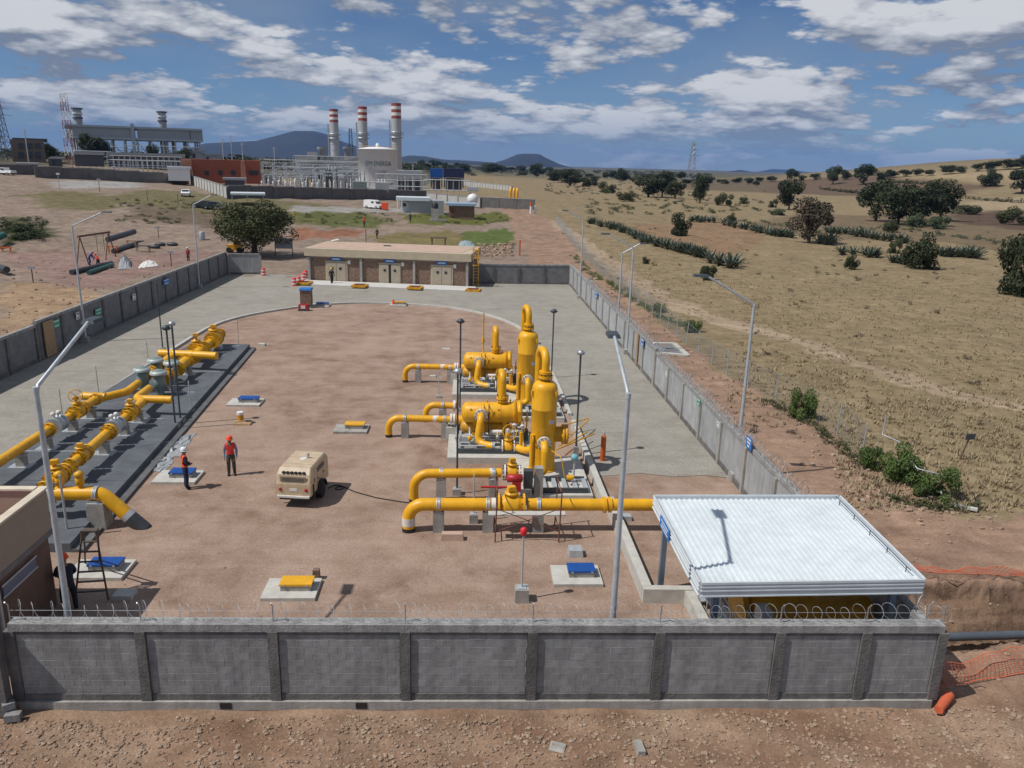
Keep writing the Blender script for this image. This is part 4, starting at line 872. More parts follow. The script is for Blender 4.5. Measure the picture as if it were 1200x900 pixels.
def fascia(a, b, n_, par, nm='fascia'):
    a, b = Vector(a), Vector(b); d = (b-a).normalized(); nn = Vector((d.y, -d.x, 0))*n_
    o = MB().beam(a+Vector((0, 0, -0.14)), b+Vector((0, 0, -0.14)), 0.05, 0.40).build(nm, 'fascia_grey', par)
    for z in (0.05, -0.055, -0.16, -0.31): MB().beam(a+nn*0.04+Vector((0, 0, z)), b+nn*0.04+Vector((0, 0, z)), 0.035, 0.035 if z < .04 else .06).build('rib', 'roof_white', o)
    return o
up = Vector((0, 0, 0.02))
fascia(cs[0]+up, cs[1]+up, 1, sh); fascia(cs[1]+up, cs[2]+up, 1, sh); fascia(cs[2]+up, cs[3]+up, 1, sh); fl = fascia(cs[3]+up, cs[0]+up, 1, sh)
mid_ = cs[3]*0.66+cs[0]*0.34; nn = Vector((-1, 0.0, 0))
MB().beam(mid_+nn*0.085+Vector((0, 0.55, -0.14)), mid_+nn*0.085+Vector((0, -0.55, -0.14)), 0.02, 0.36).build('name_board', 'blue_sign', sh)
for z, l in ((-0.05, 0.42), (-0.15, 0.34), (-0.24, 0.40)): MB().beam(mid_+nn*0.098+Vector((0, l, z)), mid_+nn*0.098+Vector((0, -l, z)), 0.006, 0.03).build('board_lettering', 'white_paint', sh)
inset = [(0.09, 0.06), (0.90, 0.06), (0.93, 0.90), (0.055, 0.93)]
for u, v in inset:
    p = lerp2(u, v); MB().box((p.x, p.y, zt/2-0.06), (0.16, 0.16, zt-0.12)).build('column', mat('blue_grey_steel', (0.17, 0.22, 0.28), 0.5, 0.2), sh); MB().box((p.x, p.y, 0.05), (0.34, 0.34, 0.1)).build('footing', 'concrete', sh)
for v in (0.06, 0.93): MB().beam(lerp2(0.05, v)-Vector((0, 0, 0.2)), lerp2(0.95, v)-Vector((0, 0, 0.2)), 0.12, 0.2).build('roof_beam', 'blue_grey_steel', sh)
for u in (0.05, 0.5, 0.95): MB().beam(lerp2(u, 0.04)-Vector((0, 0, 0.13)), lerp2(u, 0.96)-Vector((0, 0, 0.13)), 0.10, 0.1).build('purlin', 'blue_grey_steel', sh)
# safety line along the right edge of the roof
for v in (0.1, 0.3, 0.5, 0.7, 0.9): p = lerp2(0.965, v); MB().tube([p+Vector((0, 0, 0.0)), p+Vector((0, 0, 0.16))], 0.015, 5).build('stanchion', 'dark_steel', sh)
MB().tube([lerp2(0.965, 0.06)+Vector((0, 0, 0.16)), lerp2(0.965, 0.96)+Vector((0, 0, 0.16))], 0.014, 5).build('guard_line', 'dark_steel', sh)
tk = thing('launcher_barrel', (8.9, 19.4, 0.4), 'big yellow pipeline launcher barrel in the dark under the shelter', 'launcher')
MB().lathe((7.7, 19.0, 1.15), [(0.0, 0), (0.45, 0.05), (0.62, 0.2), (0.62, 1.75), (0.40, 2.1), (0.40, 3.6)], (1, 0, 0), 28).build('barrel', 'yellow_dirty', tk)
MB().lathe((7.55, 19.0, 1.15), [(0.70, 0), (0.70, 0.16), (0.5, 0.17)], (1, 0, 0), 28).build('closure', 'yellow_dirty', tk)
for x in (8.2, 9.6): MB().box((x, 19.0, 0.32), (0.3, 0.9, 0.66)).build('saddle', 'concrete_dark', tk)
pf = thing('access_platform', (7.25, 18.6, 0), 'grey steel steps and handrails at the left side of the shelter', 'platform')
MB().box((7.42, 18.9, 0.62), (0.42, 3.6, 0.05)).build('deck', 'galv', pf)
for y in (17.3, 18.3, 19.3, 20.4):
    for x in (7.2, 7.62): MB().tube([(x, y, 0), (x, y, 1.55)], 0.022, 6).build('stanchion', 'galv', pf)
for x in (7.2, 7.62):
    for z in (1.1, 1.53): MB().tube([(x, 17.2, z), (x, 20.5, z)], 0.02, 6).build('handrail', 'galv', pf)
for i in range(3): MB().box((7.41, 20.75+0.26*i, 0.47-0.17*i), (0.42, 0.25, 0.03)).build('tread', 'galv', pf)
bx = thing('cabinet', (7.75, 17.9, 0), 'pale grey cabinet standing behind the wall under the shelter', 'cabinet')
MB().box((7.82, 17.8, 1.0), (0.30, 0.5, 1.95)).build('cabinet_body', 'fascia_grey', bx); MB().box((7.82, 17.54, 1.05), (0.26, 0.02, 1.7)).build('door', 'galv', bx)
# ------------------------------------------------------------------ brown building at the left front (only its corner is in view)
lb = thing('control_building', (-14.2, 19.4, 0), 'brown flat-roofed building at the left edge with cream parapet band', 'building')
c0 = Vector((-12.03, 21.42)); hB = 3.72; x1 = c0.x; yN = 17.75; xW = -19
MB().box(((x1-0.12+xW)/2, (c0.y+yN)/2, 1.2), (x1-0.12-xW, c0.y-yN-0.1, 2.42)).build('wall', mat('brown_render', (0.165, 0.105, 0.075), 0.92, 0, 0.2, 1.5), lb)
mat('taupe', (0.36, 0.285, 0.215), 0.9, 0, 0.07, 1.2)
MB().prism([(x1-0.14, yN), (x1, yN), (x1, c0.y), (x1-0.14, c0.y)], 2.45, hB).build('parapet', 'taupe', lb)
MB().prism([(xW, c0.y-0.14), (x1-0.144, c0.y-0.14), (x1-0.144, c0.y), (xW, c0.y)], 2.45, hB-0.003).build('parapet', 'taupe', lb)
MB().box((x1-0.07, (c0.y+yN)/2, hB+0.02), (0.24, c0.y-yN+0.1, 0.06)).build('coping', mat('cream_coping', (0.66, 0.58, 0.46), 0.8), lb)
MB().box(((xW+x1)/2-0.2, c0.y-0.07, hB+0.02), (x1-xW-0.1, 0.24, 0.057)).build('coping', 'cream_coping', lb)
MB().box(((x1+xW)/2-0.1, (c0.y+yN)/2, 2.95), (x1-xW-0.34, c0.y-yN-0.4, 0.12)).build('roof_deck', mat('roof_red', (0.34, 0.10, 0.08), 0.9, 0, 0.15, 1.5), lb)
MB().box((x1-0.06, (c0.y+yN)/2, 2.38), (0.16, c0.y-yN+0.04, 0.16)).build('band', mat('band_grey', (0.20, 0.18, 0.17), 0.9), lb)
win = MB().box((x1-0.105, 19.75, 1.85), (0.06, 1.6, 0.30)).build('window', mat('window_blue', (0.13, 0.165, 0.24), 0.35), lb)
MB().box((x1-0.07, 19.75, 2.02), (0.02, 1.7, 0.05)).build('frame', 'galv', win); MB().box((x1-0.07, 19.75, 1.685), (0.02, 1.7, 0.05)).build('frame', 'galv', win)
MB().tube([(x1-0.02, 18.6, 0), (x1-0.02, 18.6, 2.4)], 0.07, 8).build('downpipe', 'galv', lb)
# ------------------------------------------------------------------ brown stone-clad building at the far end
PA, PB = G(362, 329), G(549, 336.5); PA.z = PB.z = 0
A, t, n, L_, rz = wall_frame(PA, PB); bb = thing('equipment_building', A, 'long low brown building with cream roof band at the far end of the yard', 'building'); dpt = 7.5
def bp(u, v, z): return A+t*u-n*v+Vector((0, 0, z))
MB().box(bp(L_/2, dpt/2, 1.4), (L_-0.1, dpt, 2.82), rz).build('wall', 'stone_clad', bb)
MB().prism([bp(-0.3, -0.35, 0)[:2], bp(L_+0.3, -0.35, 0)[:2], bp(L_+0.3, dpt+0.3, 0)[:2], bp(-0.3, dpt+0.3, 0)[:2]], 2.78, 3.60).build('roof_band', 'cream', bb)
MB().prism([bp(0.1, 0.7, 0)[:2], bp(L_-0.9, 0.7, 0)[:2], bp(L_-0.1, dpt-0.1, 0)[:2], bp(0.1, dpt-0.1, 0)[:2]], 3.60, 3.63).build('roof_deck', 'roof_pink', bb)
MB().tube([bp(0.4, dpt-0.3, 3.7), bp(1.4, dpt-0.6, 3.95)], 0.09, 8).build('roof_pipe', 'white_paint', bb); MB().box(bp(7.8, 4.4, 3.68), (0.8, 0.35, 0.1), rz).build('roof_vent', 'dark_steel', bb)
MB().box(bp(L_/2, 0.02, 2.70), (L_+0.1, 0.14, 0.14), rz).build('eaves_beam', 'concrete', bb)
for u in (0.15, L_*0.335, L_*0.665, L_-0.15): MB().box(bp(u, -0.06, 1.33), (0.26, 0.3, 2.62), rz).build('column', 'concrete', bb)
for u, off in ((0.165*L_+0.25, 0), (0.50*L_+0.25, 1), (0.83*L_+0.1, 0)):
    fr = MB().box(bp(u, -0.02, 1.15), (2.45, 0.1, 2.3), rz).build('door_surround', 'band_grey' if False else 'cream', bb)
    for s in (-1, 1):
        dd = MB().box(bp(u+s*(0.53+(0.11 if off else 0)), -0.09, 1.08), (1.0, 0.06, 2.1), rz).build('door', 'door_beige', bb)
        MB().box(bp(u+s*(0.45+(0.11 if off else 0)), -0.135, 1.5), (0.26, 0.03, 0.26), rz).build('window', 'glass', dd)
    if off: MB().box(bp(u, -0.078, 1.08), (0.24, 0.03, 2.1), rz).build('door_gap', 'black_coat', bb)
    MB().box(bp(u+0.0, -0.14, 2.52), (1.15, 0.05, 0.36), rz).build('door_sign', 'blue_sign', bb)
    MB().box(bp(u, -0.168, 2.52), (0.8, 0.01, 0.1), rz).build('sign_lettering', 'white_paint', bb)
    MB().box(bp(u+1.42, -0.035, 2.2), (0.3, 0.05, 0.4), rz).build('notice', 'white_paint', bb)
sw = MB().box(bp(L_/2+0.3, -1.75, 0.06), (L_+1.2, 3.0, 0.14), rz).build('sidewalk', mat('sidewalk', (0.56, 0.55, 0.53), 0.9, 0, 0.08, 2), None); tag(sw, 'pale concrete apron in front of the brown building', None, None, 'structure')
for i, px in enumerate((225, 487, 746, 1018)):
    p = G(300+px/4, 250+(335, 349, 358, 364)[i]/4); p.z = 0.135 if i < 3 else 0.02
    r = thing('grated_pit', p, ('yellow-edged rusty grating at the left end of the apron', 'yellow-edged rusty grating left of the middle door', 'yellow-edged rusty grating right of the middle door', 'yellow-edged rusty grating at the right end of the apron')[i], 'grating', 'gratings along the apron')
    MB().box(p+Vector((0, 0, 0.10)), (1.5, 1.5, 0.2), rz).build('kerb_frame', 'yellow_dirty', r); g = MB().box(p+Vector((0, 0.02, 0.195)), (1.15, 1.15, 0.02), rz).build('grating', 'rust', r)
    for k in range(5): MB().box(p+Vector((-0.44+0.22*k, 0.02, 0.225)), (0.05, 1.12, 0.03), rz).build('bar', 'rust', g)
ld = thing('caged_ladder', bp(L_+0.5, 0.6, 0), 'yellow ladder at the right end of the brown building', 'ladder')
for s in (0, 0.55): MB().tube([bp(L_+0.45+s, 0.5, 0), bp(L_+0.45+s, 0.5, 4.3)], 0.05, 6).build('rail', 'yellow_dirty', ld)
for k in range(12): MB().tube([bp(L_+0.45, 0.5, 0.3+0.34*k), bp(L_+1.0, 0.5, 0.3+0.34*k)], 0.03, 6).build('rung', 'yellow_dirty', ld)
for z in (2.4, 3.2, 4.0): MB().torus(bp(L_+0.72, 0.1, z), 0.4, 0.035, (0, 0, 1), 14, 5).build('cage_hoop', 'yellow_dirty', ld)
# traffic barrels
def barrel(px, py, label, z=0.0):
    p = G(px, py, z); r = thing('traffic_barrel', p, label, 'barrel', 'red and white traffic barrels'); prof = [(0.30, 0), (0.29, 0.2), (0.285, 0.2), (0.28, 0.4), (0.275, 0.4), (0.265, 0.6), (0.26, 0.6), (0.25, 0.8), (0.24, 0.8), (0.22, 0.98), (0.1, 1.0)]
    for i in range(5): MB().lathe(p, [(0.26-0.012*i, 0.17*i), (0.25-0.012*i, 0.17*i+0.17)]+([(0.1, 0.87)] if i == 4 else []), (0, 0, 1), 16).build('band', 'bright_red' if i % 2 == 0 else 'white_band', r)
barrel(345, 335, 'traffic barrel, left one of the front pair beside the brown building'); barrel(350.5, 334, 'traffic barrel, right one of the front pair beside the brown building')
barrel(356, 329, 'traffic barrel of the rear pair, nearer one, by the brown building'); barrel(358.5, 326, 'traffic barrel of the rear pair, farther one, by the brown building'); barrel(309, 323, 'lone traffic barrel by the short return wall')
# guard kiosk and red generator at the far kerb
p = G(359.5, 360); kk = thing('guard_kiosk', p, 'narrow brown kiosk with a blue roof at the far kerb', 'kiosk')
MB().box(p+Vector((0, 0, 0.95)), (0.95, 0.9, 1.3)).build('body', 'stone_clad', kk); MB().box(p+Vector((0, 0, 1.68)), (1.1, 1.05, 0.16), top=(0.9, 0.9)).build('roof', 'blue_sign', kk)
for sx in (-0.4, 0.4):
    for sy in (-0.38, 0.38): MB().box(p+Vector((sx, sy, 0.16)), (0.08, 0.08, 0.34)).build('leg', 'steel', kk)
p = G(356, 364); kk = thing('generator', p, 'small red generator in front of the narrow kiosk', 'generator')
MB().box(p+Vector((0, 0, 0.35)), (0.8, 0.5, 0.45)).build('engine_cover', 'red_paint', kk); MB().box(p+Vector((0, -0.26, 0.36)), (0.4, 0.03, 0.28)).build('front_panel', 'white_band', kk); MB().box(p+Vector((0, 0, 0.08)), (0.9, 0.6, 0.14)).build('base_frame', 'dark_steel', kk)
cn = G(461, 358); r = thing('traffic_cone', cn, 'orange cone beside the far yellow hatch', 'cone'); MB().lathe(cn, [(0.2, 0.03), (0.05, 0.6)], (0, 0, 1), 14).build('cone_body', 'orange_vest', r); MB().box(cn+Vector((0, 0, 0.02)), (0.46, 0.46, 0.04)).build('cone_base', 'orange_vest', r)
# gas cylinder and yellow rods by the kerb
p = G(706, 540); r = thing('gas_cylinder', p, 'orange gas cylinder standing upright on the drive', 'gas cylinder')
MB().lathe(p, [(0.115, 0), (0.12, 0.02), (0.12, 1.1), (0.10, 1.2), (0.05, 1.26)], (0, 0, 1), 18).build('cylinder_body', 'orange_paint', r); MB().lathe(p, [(0.045, 1.26), (0.05, 1.40), (0.02, 1.42)], (0, 0, 1), 10).build('valve_cap', 'steel', r)
for i, (a, b_, z) in enumerate((((655, 523), (690, 492), 0.45), ((652, 527), (697, 508), 0.5), ((665, 520), (688, 506), 0.4), ((655, 500), (690, 490), 0.5))):
    q0, q1 = G(*a, 0.5), G(*b_, z+0.15); o = MB().tube([q0, q1], 0.035, 8).build('yellow_tube', 'yellow_dirty')
    tag(o, ('yellow tube leaning over the kerb, longest of four', 'yellow tube leaning over the kerb, nearest the camera', 'short yellow tube leaning over the kerb in the middle', 'yellow tube leaning over the kerb, farthest away')[i], 'tube', 'yellow tubes leaning on the kerb')
# concrete catch pit outside the right wall
q = [G(755, 413), G(806, 418), G(790, 404), G(765, 403.5)]; r = thing('catch_pit', (q[0]+q[2])/2, 'open concrete catch pit outside the right wall', 'catch pit')
for i in range(4): a, b_ = q[i], q[(i+1) % 4]; MB().beam(Vector((a.x, a.y, 0.03+0.002*i)), Vector((b_.x, b_.y, 0.03+0.002*i)), 0.35, 0.22).build('rim', 'concrete_pale', r)
cx = (q[0]+q[1]+q[2]+q[3])/4; MB().prism([(a.x*0.92+cx.x*0.08, a.y*0.92+cx.y*0.08) for a in q], 0.02, 0.035).build('floor', 'concrete_dark', r)
# ------------------------------------------------------------------ metering pad on the left
e0, e1 = Vector((-13.30, 24.6)), Vector((-15.36, 54.6)); sl_ = (e1.x-e0.x)/(e1.y-e0.y)
ex = lambda y: e0.x+sl_*(y-e0.y)
mp = thing('metering_pad', (-17, 40, 0), 'long dark grey concrete pad that carries the metering pipes', 'pad')
yc = [24.6, 30.0, 34.6, 39.2, 43.8, 48.4, 54.6]
for i in range(6):
    a, b = yc[i]+0.01, yc[i+1]-0.01; MB().prism([(-20.05, a), (ex(a), a), (ex(b), b), (-20.05 if b < 50 else -19.2, b)], -0.1, 0.34+0.002*(i % 2)).build('slab', 'pad_grey', mp)
    MB().prism([(ex(a)+0.004, a), (ex(a)+0.42, a), (ex(b)+0.42, b), (ex(b)+0.004, b)], -0.1, 0.12).build('step', mat('step_concrete', (0.12, 0.122, 0.127), 0.85, 0, 0.25, 1.5), mp)  # dark grey strip of step along the pad edge
for y in (33.2, 37.8, 42.5, 47.0): MB().box((-17.3, y, 0.362), (4.4, 0.07, 0.05)).build('conduit', 'galv', mp)
def runA(y): return Vector((-18.55-0.012*(y-34), y, 1.12))
def runB(y): return Vector((-15.62-0.068*(y-30), y, 1.12))
tA = (runA(45)-runA(30)).normalized(); tB = (runB(45)-runB(30)).normalized()
def seg(run, y0, y1, r, label, taper=None, mm=Y_):
    a, b = run(y0), run(y1); t = thing('meter_pipe', ((a.x+b.x)/2, (a.y+b.y)/2, a.z-r), label, 'pipe'); d = (b-a).normalized()
    if taper: n_ = 6; MB().tube([a.lerp(b, i/n_) for i in range(n_+1)], r, 18, rad=[r, r, r, (r+taper)/2, taper, taper, taper]).build('pipe', mm, t)
    else: MB().tube([a, b], r, 18).build('pipe', mm, t)
    for p in (a+d*0.06, b-d*0.06): ring(p, d, max(r, taper or 0)*1.45 if taper else r*1.5, 0.11, mm, t, 'flange', 8)
    return t
def lowstand(p, label): 
    t = thing('pipe_support', (p.x, p.y, 0.34), label, 'pipe support', 'low supports on the metering pad')
    MB().box((p.x, p.y, 0.36), (0.85, 0.6, 0.06)).build('base_plate', 'galv', t); MB().box((p.x, p.y, 0.61), (0.34, 0.34, 0.5)).build('concrete_post', 'concrete', t); MB().box((p.x, p.y, 0.865), (0.5, 0.36, 0.05)).build('saddle', 'galv', t)
def meter(p, d, label, r=0.30):
    """flow meter body: pale flanged spool with two transmitter heads"""
    t = thing('flow_meter', (p.x, p.y, p.z-r), label, 'flow meter')
    MB().lathe(p-d*0.36, [(r*1.25, 0), (r*1.25, 0.1), (r, 0.12), (r*1.12, 0.3), (r*1.12, 0.42), (r, 0.6), (r*1.25, 0.62), (r*1.25, 0.72)], d, 22).build('spool', 'galv', t)
    for s in (-1, 1): MB().lathe(p+Vector((0, 0, r*1.1))+d*s*0.14, [(0.05, 0), (0.05, 0.12), (0.11, 0.14), (0.11, 0.26), (0.04, 0.3)], (0.3*s, 0, 1), 12).build('transmitter', 'white_band', t)
    return t
def regulator(p, label):
    t = thing('pressure_regulator', (p.x, p.y, 0.34), label, 'regulator')
    MB().lathe((p.x, p.y, 0), [(0.22, 0.36), (0.22, 0.75), (0.30, 0.8), (0.30, 1.25), (0.24, 1.32), (0.24, 1.50), (0.42, 1.53), (0.42, 1.66), (0.30, 1.74), (0.10, 1.80)], (0, 0, 1), 22).build('body', mat('sage', (0.20, 0.26, 0.24), 0.5, 0.1, 0.1), t)
    MB().lathe((p.x, p.y, 1.54), [(0.45, 0), (0.45, 0.10), (0.36, 0.17), (0.12, 0.24), (0, 0.25)], (0, 0, 1), 22).build('diaphragm_case', mat('sage_pale', (0.42, 0.48, 0.47), 0.45, 0.1, 0.08), t)
    MB().tube([(p.x+0.28, p.y, 1.0), (p.x+0.28, p.y, 1.6)], 0.02, 6).build('pilot_line', 'steel', t)
def whip(x, y, h, label):
    t = thing('instrument_mast', (x, y, 0.34), label, 'instrument mast', 'thin masts on the metering pad'); MB().tube([(x, y, 0.34), (x, y, h)], 0.02, 6).build('mast', 'steel', t)
    MB().tube([(x-0.12, y, h-0.35), (x+0.1, y, h-0.25)], 0.015, 5).build('arm', 'steel', t); MB().box((x, y, 0.36), (0.2, 0.2, 0.03)).build('base_plate', 'steel', t)
nm = {'A': 'left metering line', 'B': 'right metering line'}
# --- line A (left)
seg(runA, 29.2, 34.0, 0.20, 'yellow pipe of the left metering line next to the building')
meter(runA(34.65), tA, 'pale flow meter on the left metering line')
seg(runA, 35.1, 36.0, 0.18, 'short yellow spool behind the meter of the left line')
valve(runA(36.6), tA, 0.22, 'yellow ball valve with a wire handwheel on the left metering line', 0.3, flg=Y_, wheel_ax=(0.4, -1, 0.2), tall=0.5)
seg(runA, 37.2, 38.6, 0.20, 'yellow pipe with a tee on the left metering line')
pipe_thing('branch_pipe', [runA(38.4)+Vector((0, 0, 0.0)), runA(38.4)+Vector((0.15, 0.4, 0)), runA(39.8)+Vector((1.0, 0, 0.03)), runA(41.6)+Vector((0.9, 0, 0.0))], 0.20, 'yellow offset pipe swinging right on the left metering line', 0.5, end_black=0)
pipe_thing('branch_pipe', [runA(38.9)+Vector((0.35, 0, 0.03)), runA(38.9)+Vector((-0.85, 0.1, 0.03))], 0.20, 'capped yellow branch stub pointing left on the left metering line', end_black=0)
regulator(runA(42.6)+Vector((0.75, 0, 0)), 'grey-green regulator on the left metering line, the nearer one')
seg(lambda y: runA(y)+Vector((0.72, 0, 0)), 43.05, 44.1, 0.22, 'short yellow spool between the left line regulators')
regulator(runA(44.7)+Vector((0.7, 0, 0)), 'grey-green regulator on the left metering line, the farther one')
seg(lambda y: runA(y)+Vector((0.62, 0, 0)), 45.2, 47.6, 0.19, 'yellow pipe widening behind the left line regulators', taper=0.26)
# --- line B (right)
seg(runB, 27.3, 29.2, 0.20, 'yellow pipe of the right metering line beside the front header')
valve(runB(28.4), tB, 0.24, 'stout yellow valve at the near end of the right metering line', 0.0, flg=Y_, tall=0.4)
seg(runB, 29.6, 30.9, 0.20, 'yellow pipe behind the stout near valve on the right line')
valve(runB(30.7), tB, 0.20, 'yellow check valve on the right metering line', 0.0, flg='yellow_dirty', tall=0.2)
seg(runB, 31.2, 33.6, 0.20, 'longest yellow pipe of the right metering line')
ring(runB(33.7), tB, 0.36, 0.16, Y_, seg(runB, 33.62, 33.9, 0.2, 'short flanged yellow spool in front of the right line meter'), 'flange', 10)
meter(runB(34.45), tB, 'pale flow meter on the right metering line')
seg(runB, 34.9, 36.0, 0.18, 'short yellow spool behind the meter of the right line')
valve(runB(36.5), tB, 0.22, 'yellow ball valve on the right metering line', 0.0, flg=Y_, tall=0.34)
pipe_thing('branch_pipe', [runB(37.0), runB(38.2), runB(38.9)+Vector((-0.5, 0, 0)), runB(40.6)+Vector((-0.45, 0, 0))], 0.20, 'yellow offset pipe swinging left on the right metering line', 0.5, end_black=0)
pipe_thing('branch_pipe', [runB(38.6)+Vector((-0.2, 0, 0.03)), runB(38.5)+Vector((1.35, 0, 0.03))], 0.20, 'capped yellow branch stub pointing right on the right metering line', end_black=0)
regulator(runB(42.0)+Vector((-0.35, 0, 0)), 'grey-green regulator on the right metering line, the nearer one')
seg(lambda y: runB(y)+Vector((-0.3, 0, 0)), 42.5, 43.6, 0.22, 'short yellow spool between the right line regulators', mm='yellow_dirty')
regulator(runB(44.2)+Vector((-0.3, 0, 0)), 'grey-green regulator on the right metering line, the farther one')
seg(lambda y: runB(y)+Vector((-0.15, 0, 0)), 44.7, 46.6, 0.21, 'yellow pipe behind the right line regulators', taper=0.3)
pipe_thing('cross_header', [Vector((-18.9, 47.75, 1.3)), Vector((-15.3, 47.2, 1.3))], 0.235, 'capped yellow header lying across both metering lines', end_black=0, bands=[(Vector((-17.0, 47.46, 1.3)), (1, -0.15, 0), 0.5, Y_, 1.06)])
seg(runB, 47.5, 49.2, 0.24, 'stout yellow pipe just beyond the cross header', taper=0.3)
valve(runB(49.6)+Vector((-0.35, 0, 0.05)), tB, 0.28, 'stout upright yellow valve beyond the cross header', 0.0, flg=Y_, tall=0.75)
seg(runB, 50.2, 51.8, 0.26, 'yellow pipe between the far valves', taper=0.22)
valve(runB(52.7), tB, 0.34, 'biggest yellow valve at the far end of the right metering line', 0.0, flg=Y_, tall=0.4)
seg(runB, 53.4, 54.3, 0.27, 'yellow end cap pipe at the far end of the pad', mm='yellow_dirty')
for y, f, lab in ((31.5, runA, 'low support under the left line, first from the building'), (33.6, runA, 'low support under the left line in front of its meter'), (36.0, runA, 'low support under the left line beside the ball valve'), (37.9, runA, 'low support under the left line behind the ball valve'), (40.9, lambda y: runA(y)+Vector((0.9, 0, 0)), 'low support under the left line offset pipe'),
                  (33.0, runB, 'low support under the longest right line pipe'), (35.5, runB, 'low support under the right line behind its meter'), (37.4, runB, 'low support under the right line behind its ball valve'), (43.1, lambda y: runB(y)+Vector((-0.3, 0, 0)), 'low support between the right line regulators'), (46.3, runB, 'low support behind the right line regulators'), (50.9, runB, 'low support between the far valves'), (53.1, runB, 'low support under the biggest far valve')): lowstand(f(y), lab)
for x, y, h, lab in ((-19.4, 40.6, 2.3, 'thin mast near the left regulators'), (-19.3, 36.6, 2.2, 'thin mast beside the left ball valve'), (-18.9, 46.0, 2.4, 'thin mast near the cross header'), (-15.9, 53.9, 2.2, 'thin mast at the far end of the pad'), (-16.2, 42.6, 2.0, 'thin mast between the right regulators')): whip(x, y, h, lab)
# --- front header that dives into the ground
hb = Vector((-11.75, 26.55, 0))
hd_ = thing('front_header', (hb.x, hb.y, 0), 'thick yellow header at the front of the pad diving into the earth', 'pipe')
P = fillet([Vector((-19.0, 26.62, 1.28)), Vector((-13.05, 26.62, 1.28)), Vector((-12.15, 26.56, 0.42))], 0.6, 8)
MB().tube(P, 0.25, 18).build('pipe', Y_, hd_); dd = (P[-1]-P[-2]).normalized()
MB().tube([P[-1]-dd*0.14, P[-1]+dd*0.06], 0.256, 18).build('pale_band', 'galv', hd_); MB().tube([P[-1]+dd*0.06, P[-1]+dd*0.75], 0.258, 18).build('coated_end', 'pipe_wrap', hd_)
ring(Vector((-14.75, 26.62, 1.28)), (1, 0, 0), 0.38, 0.1, 'galv', hd_, 'flange', 10)
for x in (-14.45, -13.75): MB().lathe((x, 26.62, 1.5), [(0.09, 0), (0.09, 0.12), (0.15, 0.14), (0.15, 0.36), (0.10, 0.42), (0.16, 0.46), (0.16, 0.56), (0.06, 0.62)], (0, 0, 1), 14).build('relief_valve', Y_, hd_)
stand((-13.2, 26.6), 1.0, 'big square concrete pier under the front header', 0.62, 0.26, None, mm='concrete')
# plastic sheeting crumpled beside the pad
def tarp(px_poly, label, mm, seed, amp=0.055, z=0.02):
    rr = np.random.default_rng(seed); W = [G(*p) for p in px_poly]; nU, nV = 16, 12; m = MB()
    for j in range(nV+1):
        for i in range(nU+1):
            u, v = i/nU, j/nV; p = (W[0]*(1-u)+W[1]*u)*(1-v)+(W[3]*(1-u)+W[2]*u)*v; e = min(u, 1-u, v, 1-v)*6
            m.v.append((p.x+rr.normal()*0.05, p.y+rr.normal()*0.05, z+abs(rr.normal())*amp*min(1, e+0.15)))
    for j in range(nV):
        for i in range(nU): m.f.append((j*(nU+1)+i, j*(nU+1)+i+1, (j+1)*(nU+1)+i+1, (j+1)*(nU+1)+i)); m.smooth.append(False)
    o = m.build('plastic_sheet', mm); return tag(o, label, 'plastic sheet')
mat('sheet_grey', (0.33, 0.35, 0.36), 0.45, 0, 0.2, 5)
tarp([(152, 553), (193, 553), (205, 535), (172, 535)], 'crumpled pale plastic sheet lying beside the pad, nearer one', 'sheet_grey', 3)
tarp([(172, 534), (212, 536), (229, 508), (203, 512)], 'crumpled pale plastic sheet lying beside the pad, farther one', 'sheet_grey', 5)
# stepladder
sa = G(88, 700); sb = G(126, 704); L0 = thing('stepladder', (sa+sb)/2, 'brown A-frame stepladder standing over the front left hatch', 'ladder'); mid_ = Vector(((sa.x+sb.x)/2, 22.1, 2.05))
for px, s in (((100, 662), -0.2), ((88, 706), -0.2), ((117, 663), 0.2), ((127, 703), 0.2)):
    q = G(*px); MB().tube([q, mid_+Vector((s, 0.06 if px[1] < 690 else -0.06, 0))], 0.03, 6).build('leg', 'ladder_brown', L0)
A0, A1 = G(88, 706), G(127, 703)
for k in range(1, 7):
    f = k/7; p0 = A0.lerp(mid_+Vector((-0.2, -0.06, 0)), f); p1 = A1.lerp(mid_+Vector((0.2, -0.06, 0)), f); MB().beam(p0, p1, 0.07, 0.03).build('tread', 'ladder_brown', L0)
MB().box(mid_+Vector((0, 0, 0.02)), (0.46, 0.22, 0.05)).build('top_cap', 'ladder_brown', L0)
# ------------------------------------------------------------------ towable compressor
cp = G(346, 592); ang = radians(82)
cx_ = thing('air_compressor', (cp.x+0.15, cp.y+0.9, 0), 'beige towable air compressor parked in the middle of the yard', 'compressor'); OFF[cx_.name] = (0, 0, 0)
cx_.rotation_euler.z = radians(-7); cx_.scale = (0.88, 0.9, 0.95)
W2, LB = 0.78, 2.5   # local: +Y away from the camera, tail at -Y
sec = [(-1.28, 0.52, 1.02), (-1.15, 0.52, 1.40), (-0.92, 0.52, 1.62), (1.05, 0.50, 1.62), (1.22, 0.52, 1.45), (1.25, 0.55, 0.6)]
m = MB(); pts = []
for y, zb, ztp in sec:
    k = 1.0 if ztp < 1.6 else 0.94
    pts.append([(-W2, y, zb), (W2, y, zb), (W2, y, min(ztp, 1.2)), (W2*k*0.97, y, ztp-0.05), (W2*k*0.9, y, ztp), (-W2*k*0.9, y, ztp), (-W2*k*0.97, y, ztp-0.05), (-W2, y, min(ztp, 1.2))])
for ring_ in pts: m.v += ring_
for i in range(len(pts)-1):
    for k in range(8): m.f.append((i*8+k, i*8+(k+1) % 8, (i+1)*8+(k+1) % 8, (i+1)*8+k)); m.smooth.append(False)
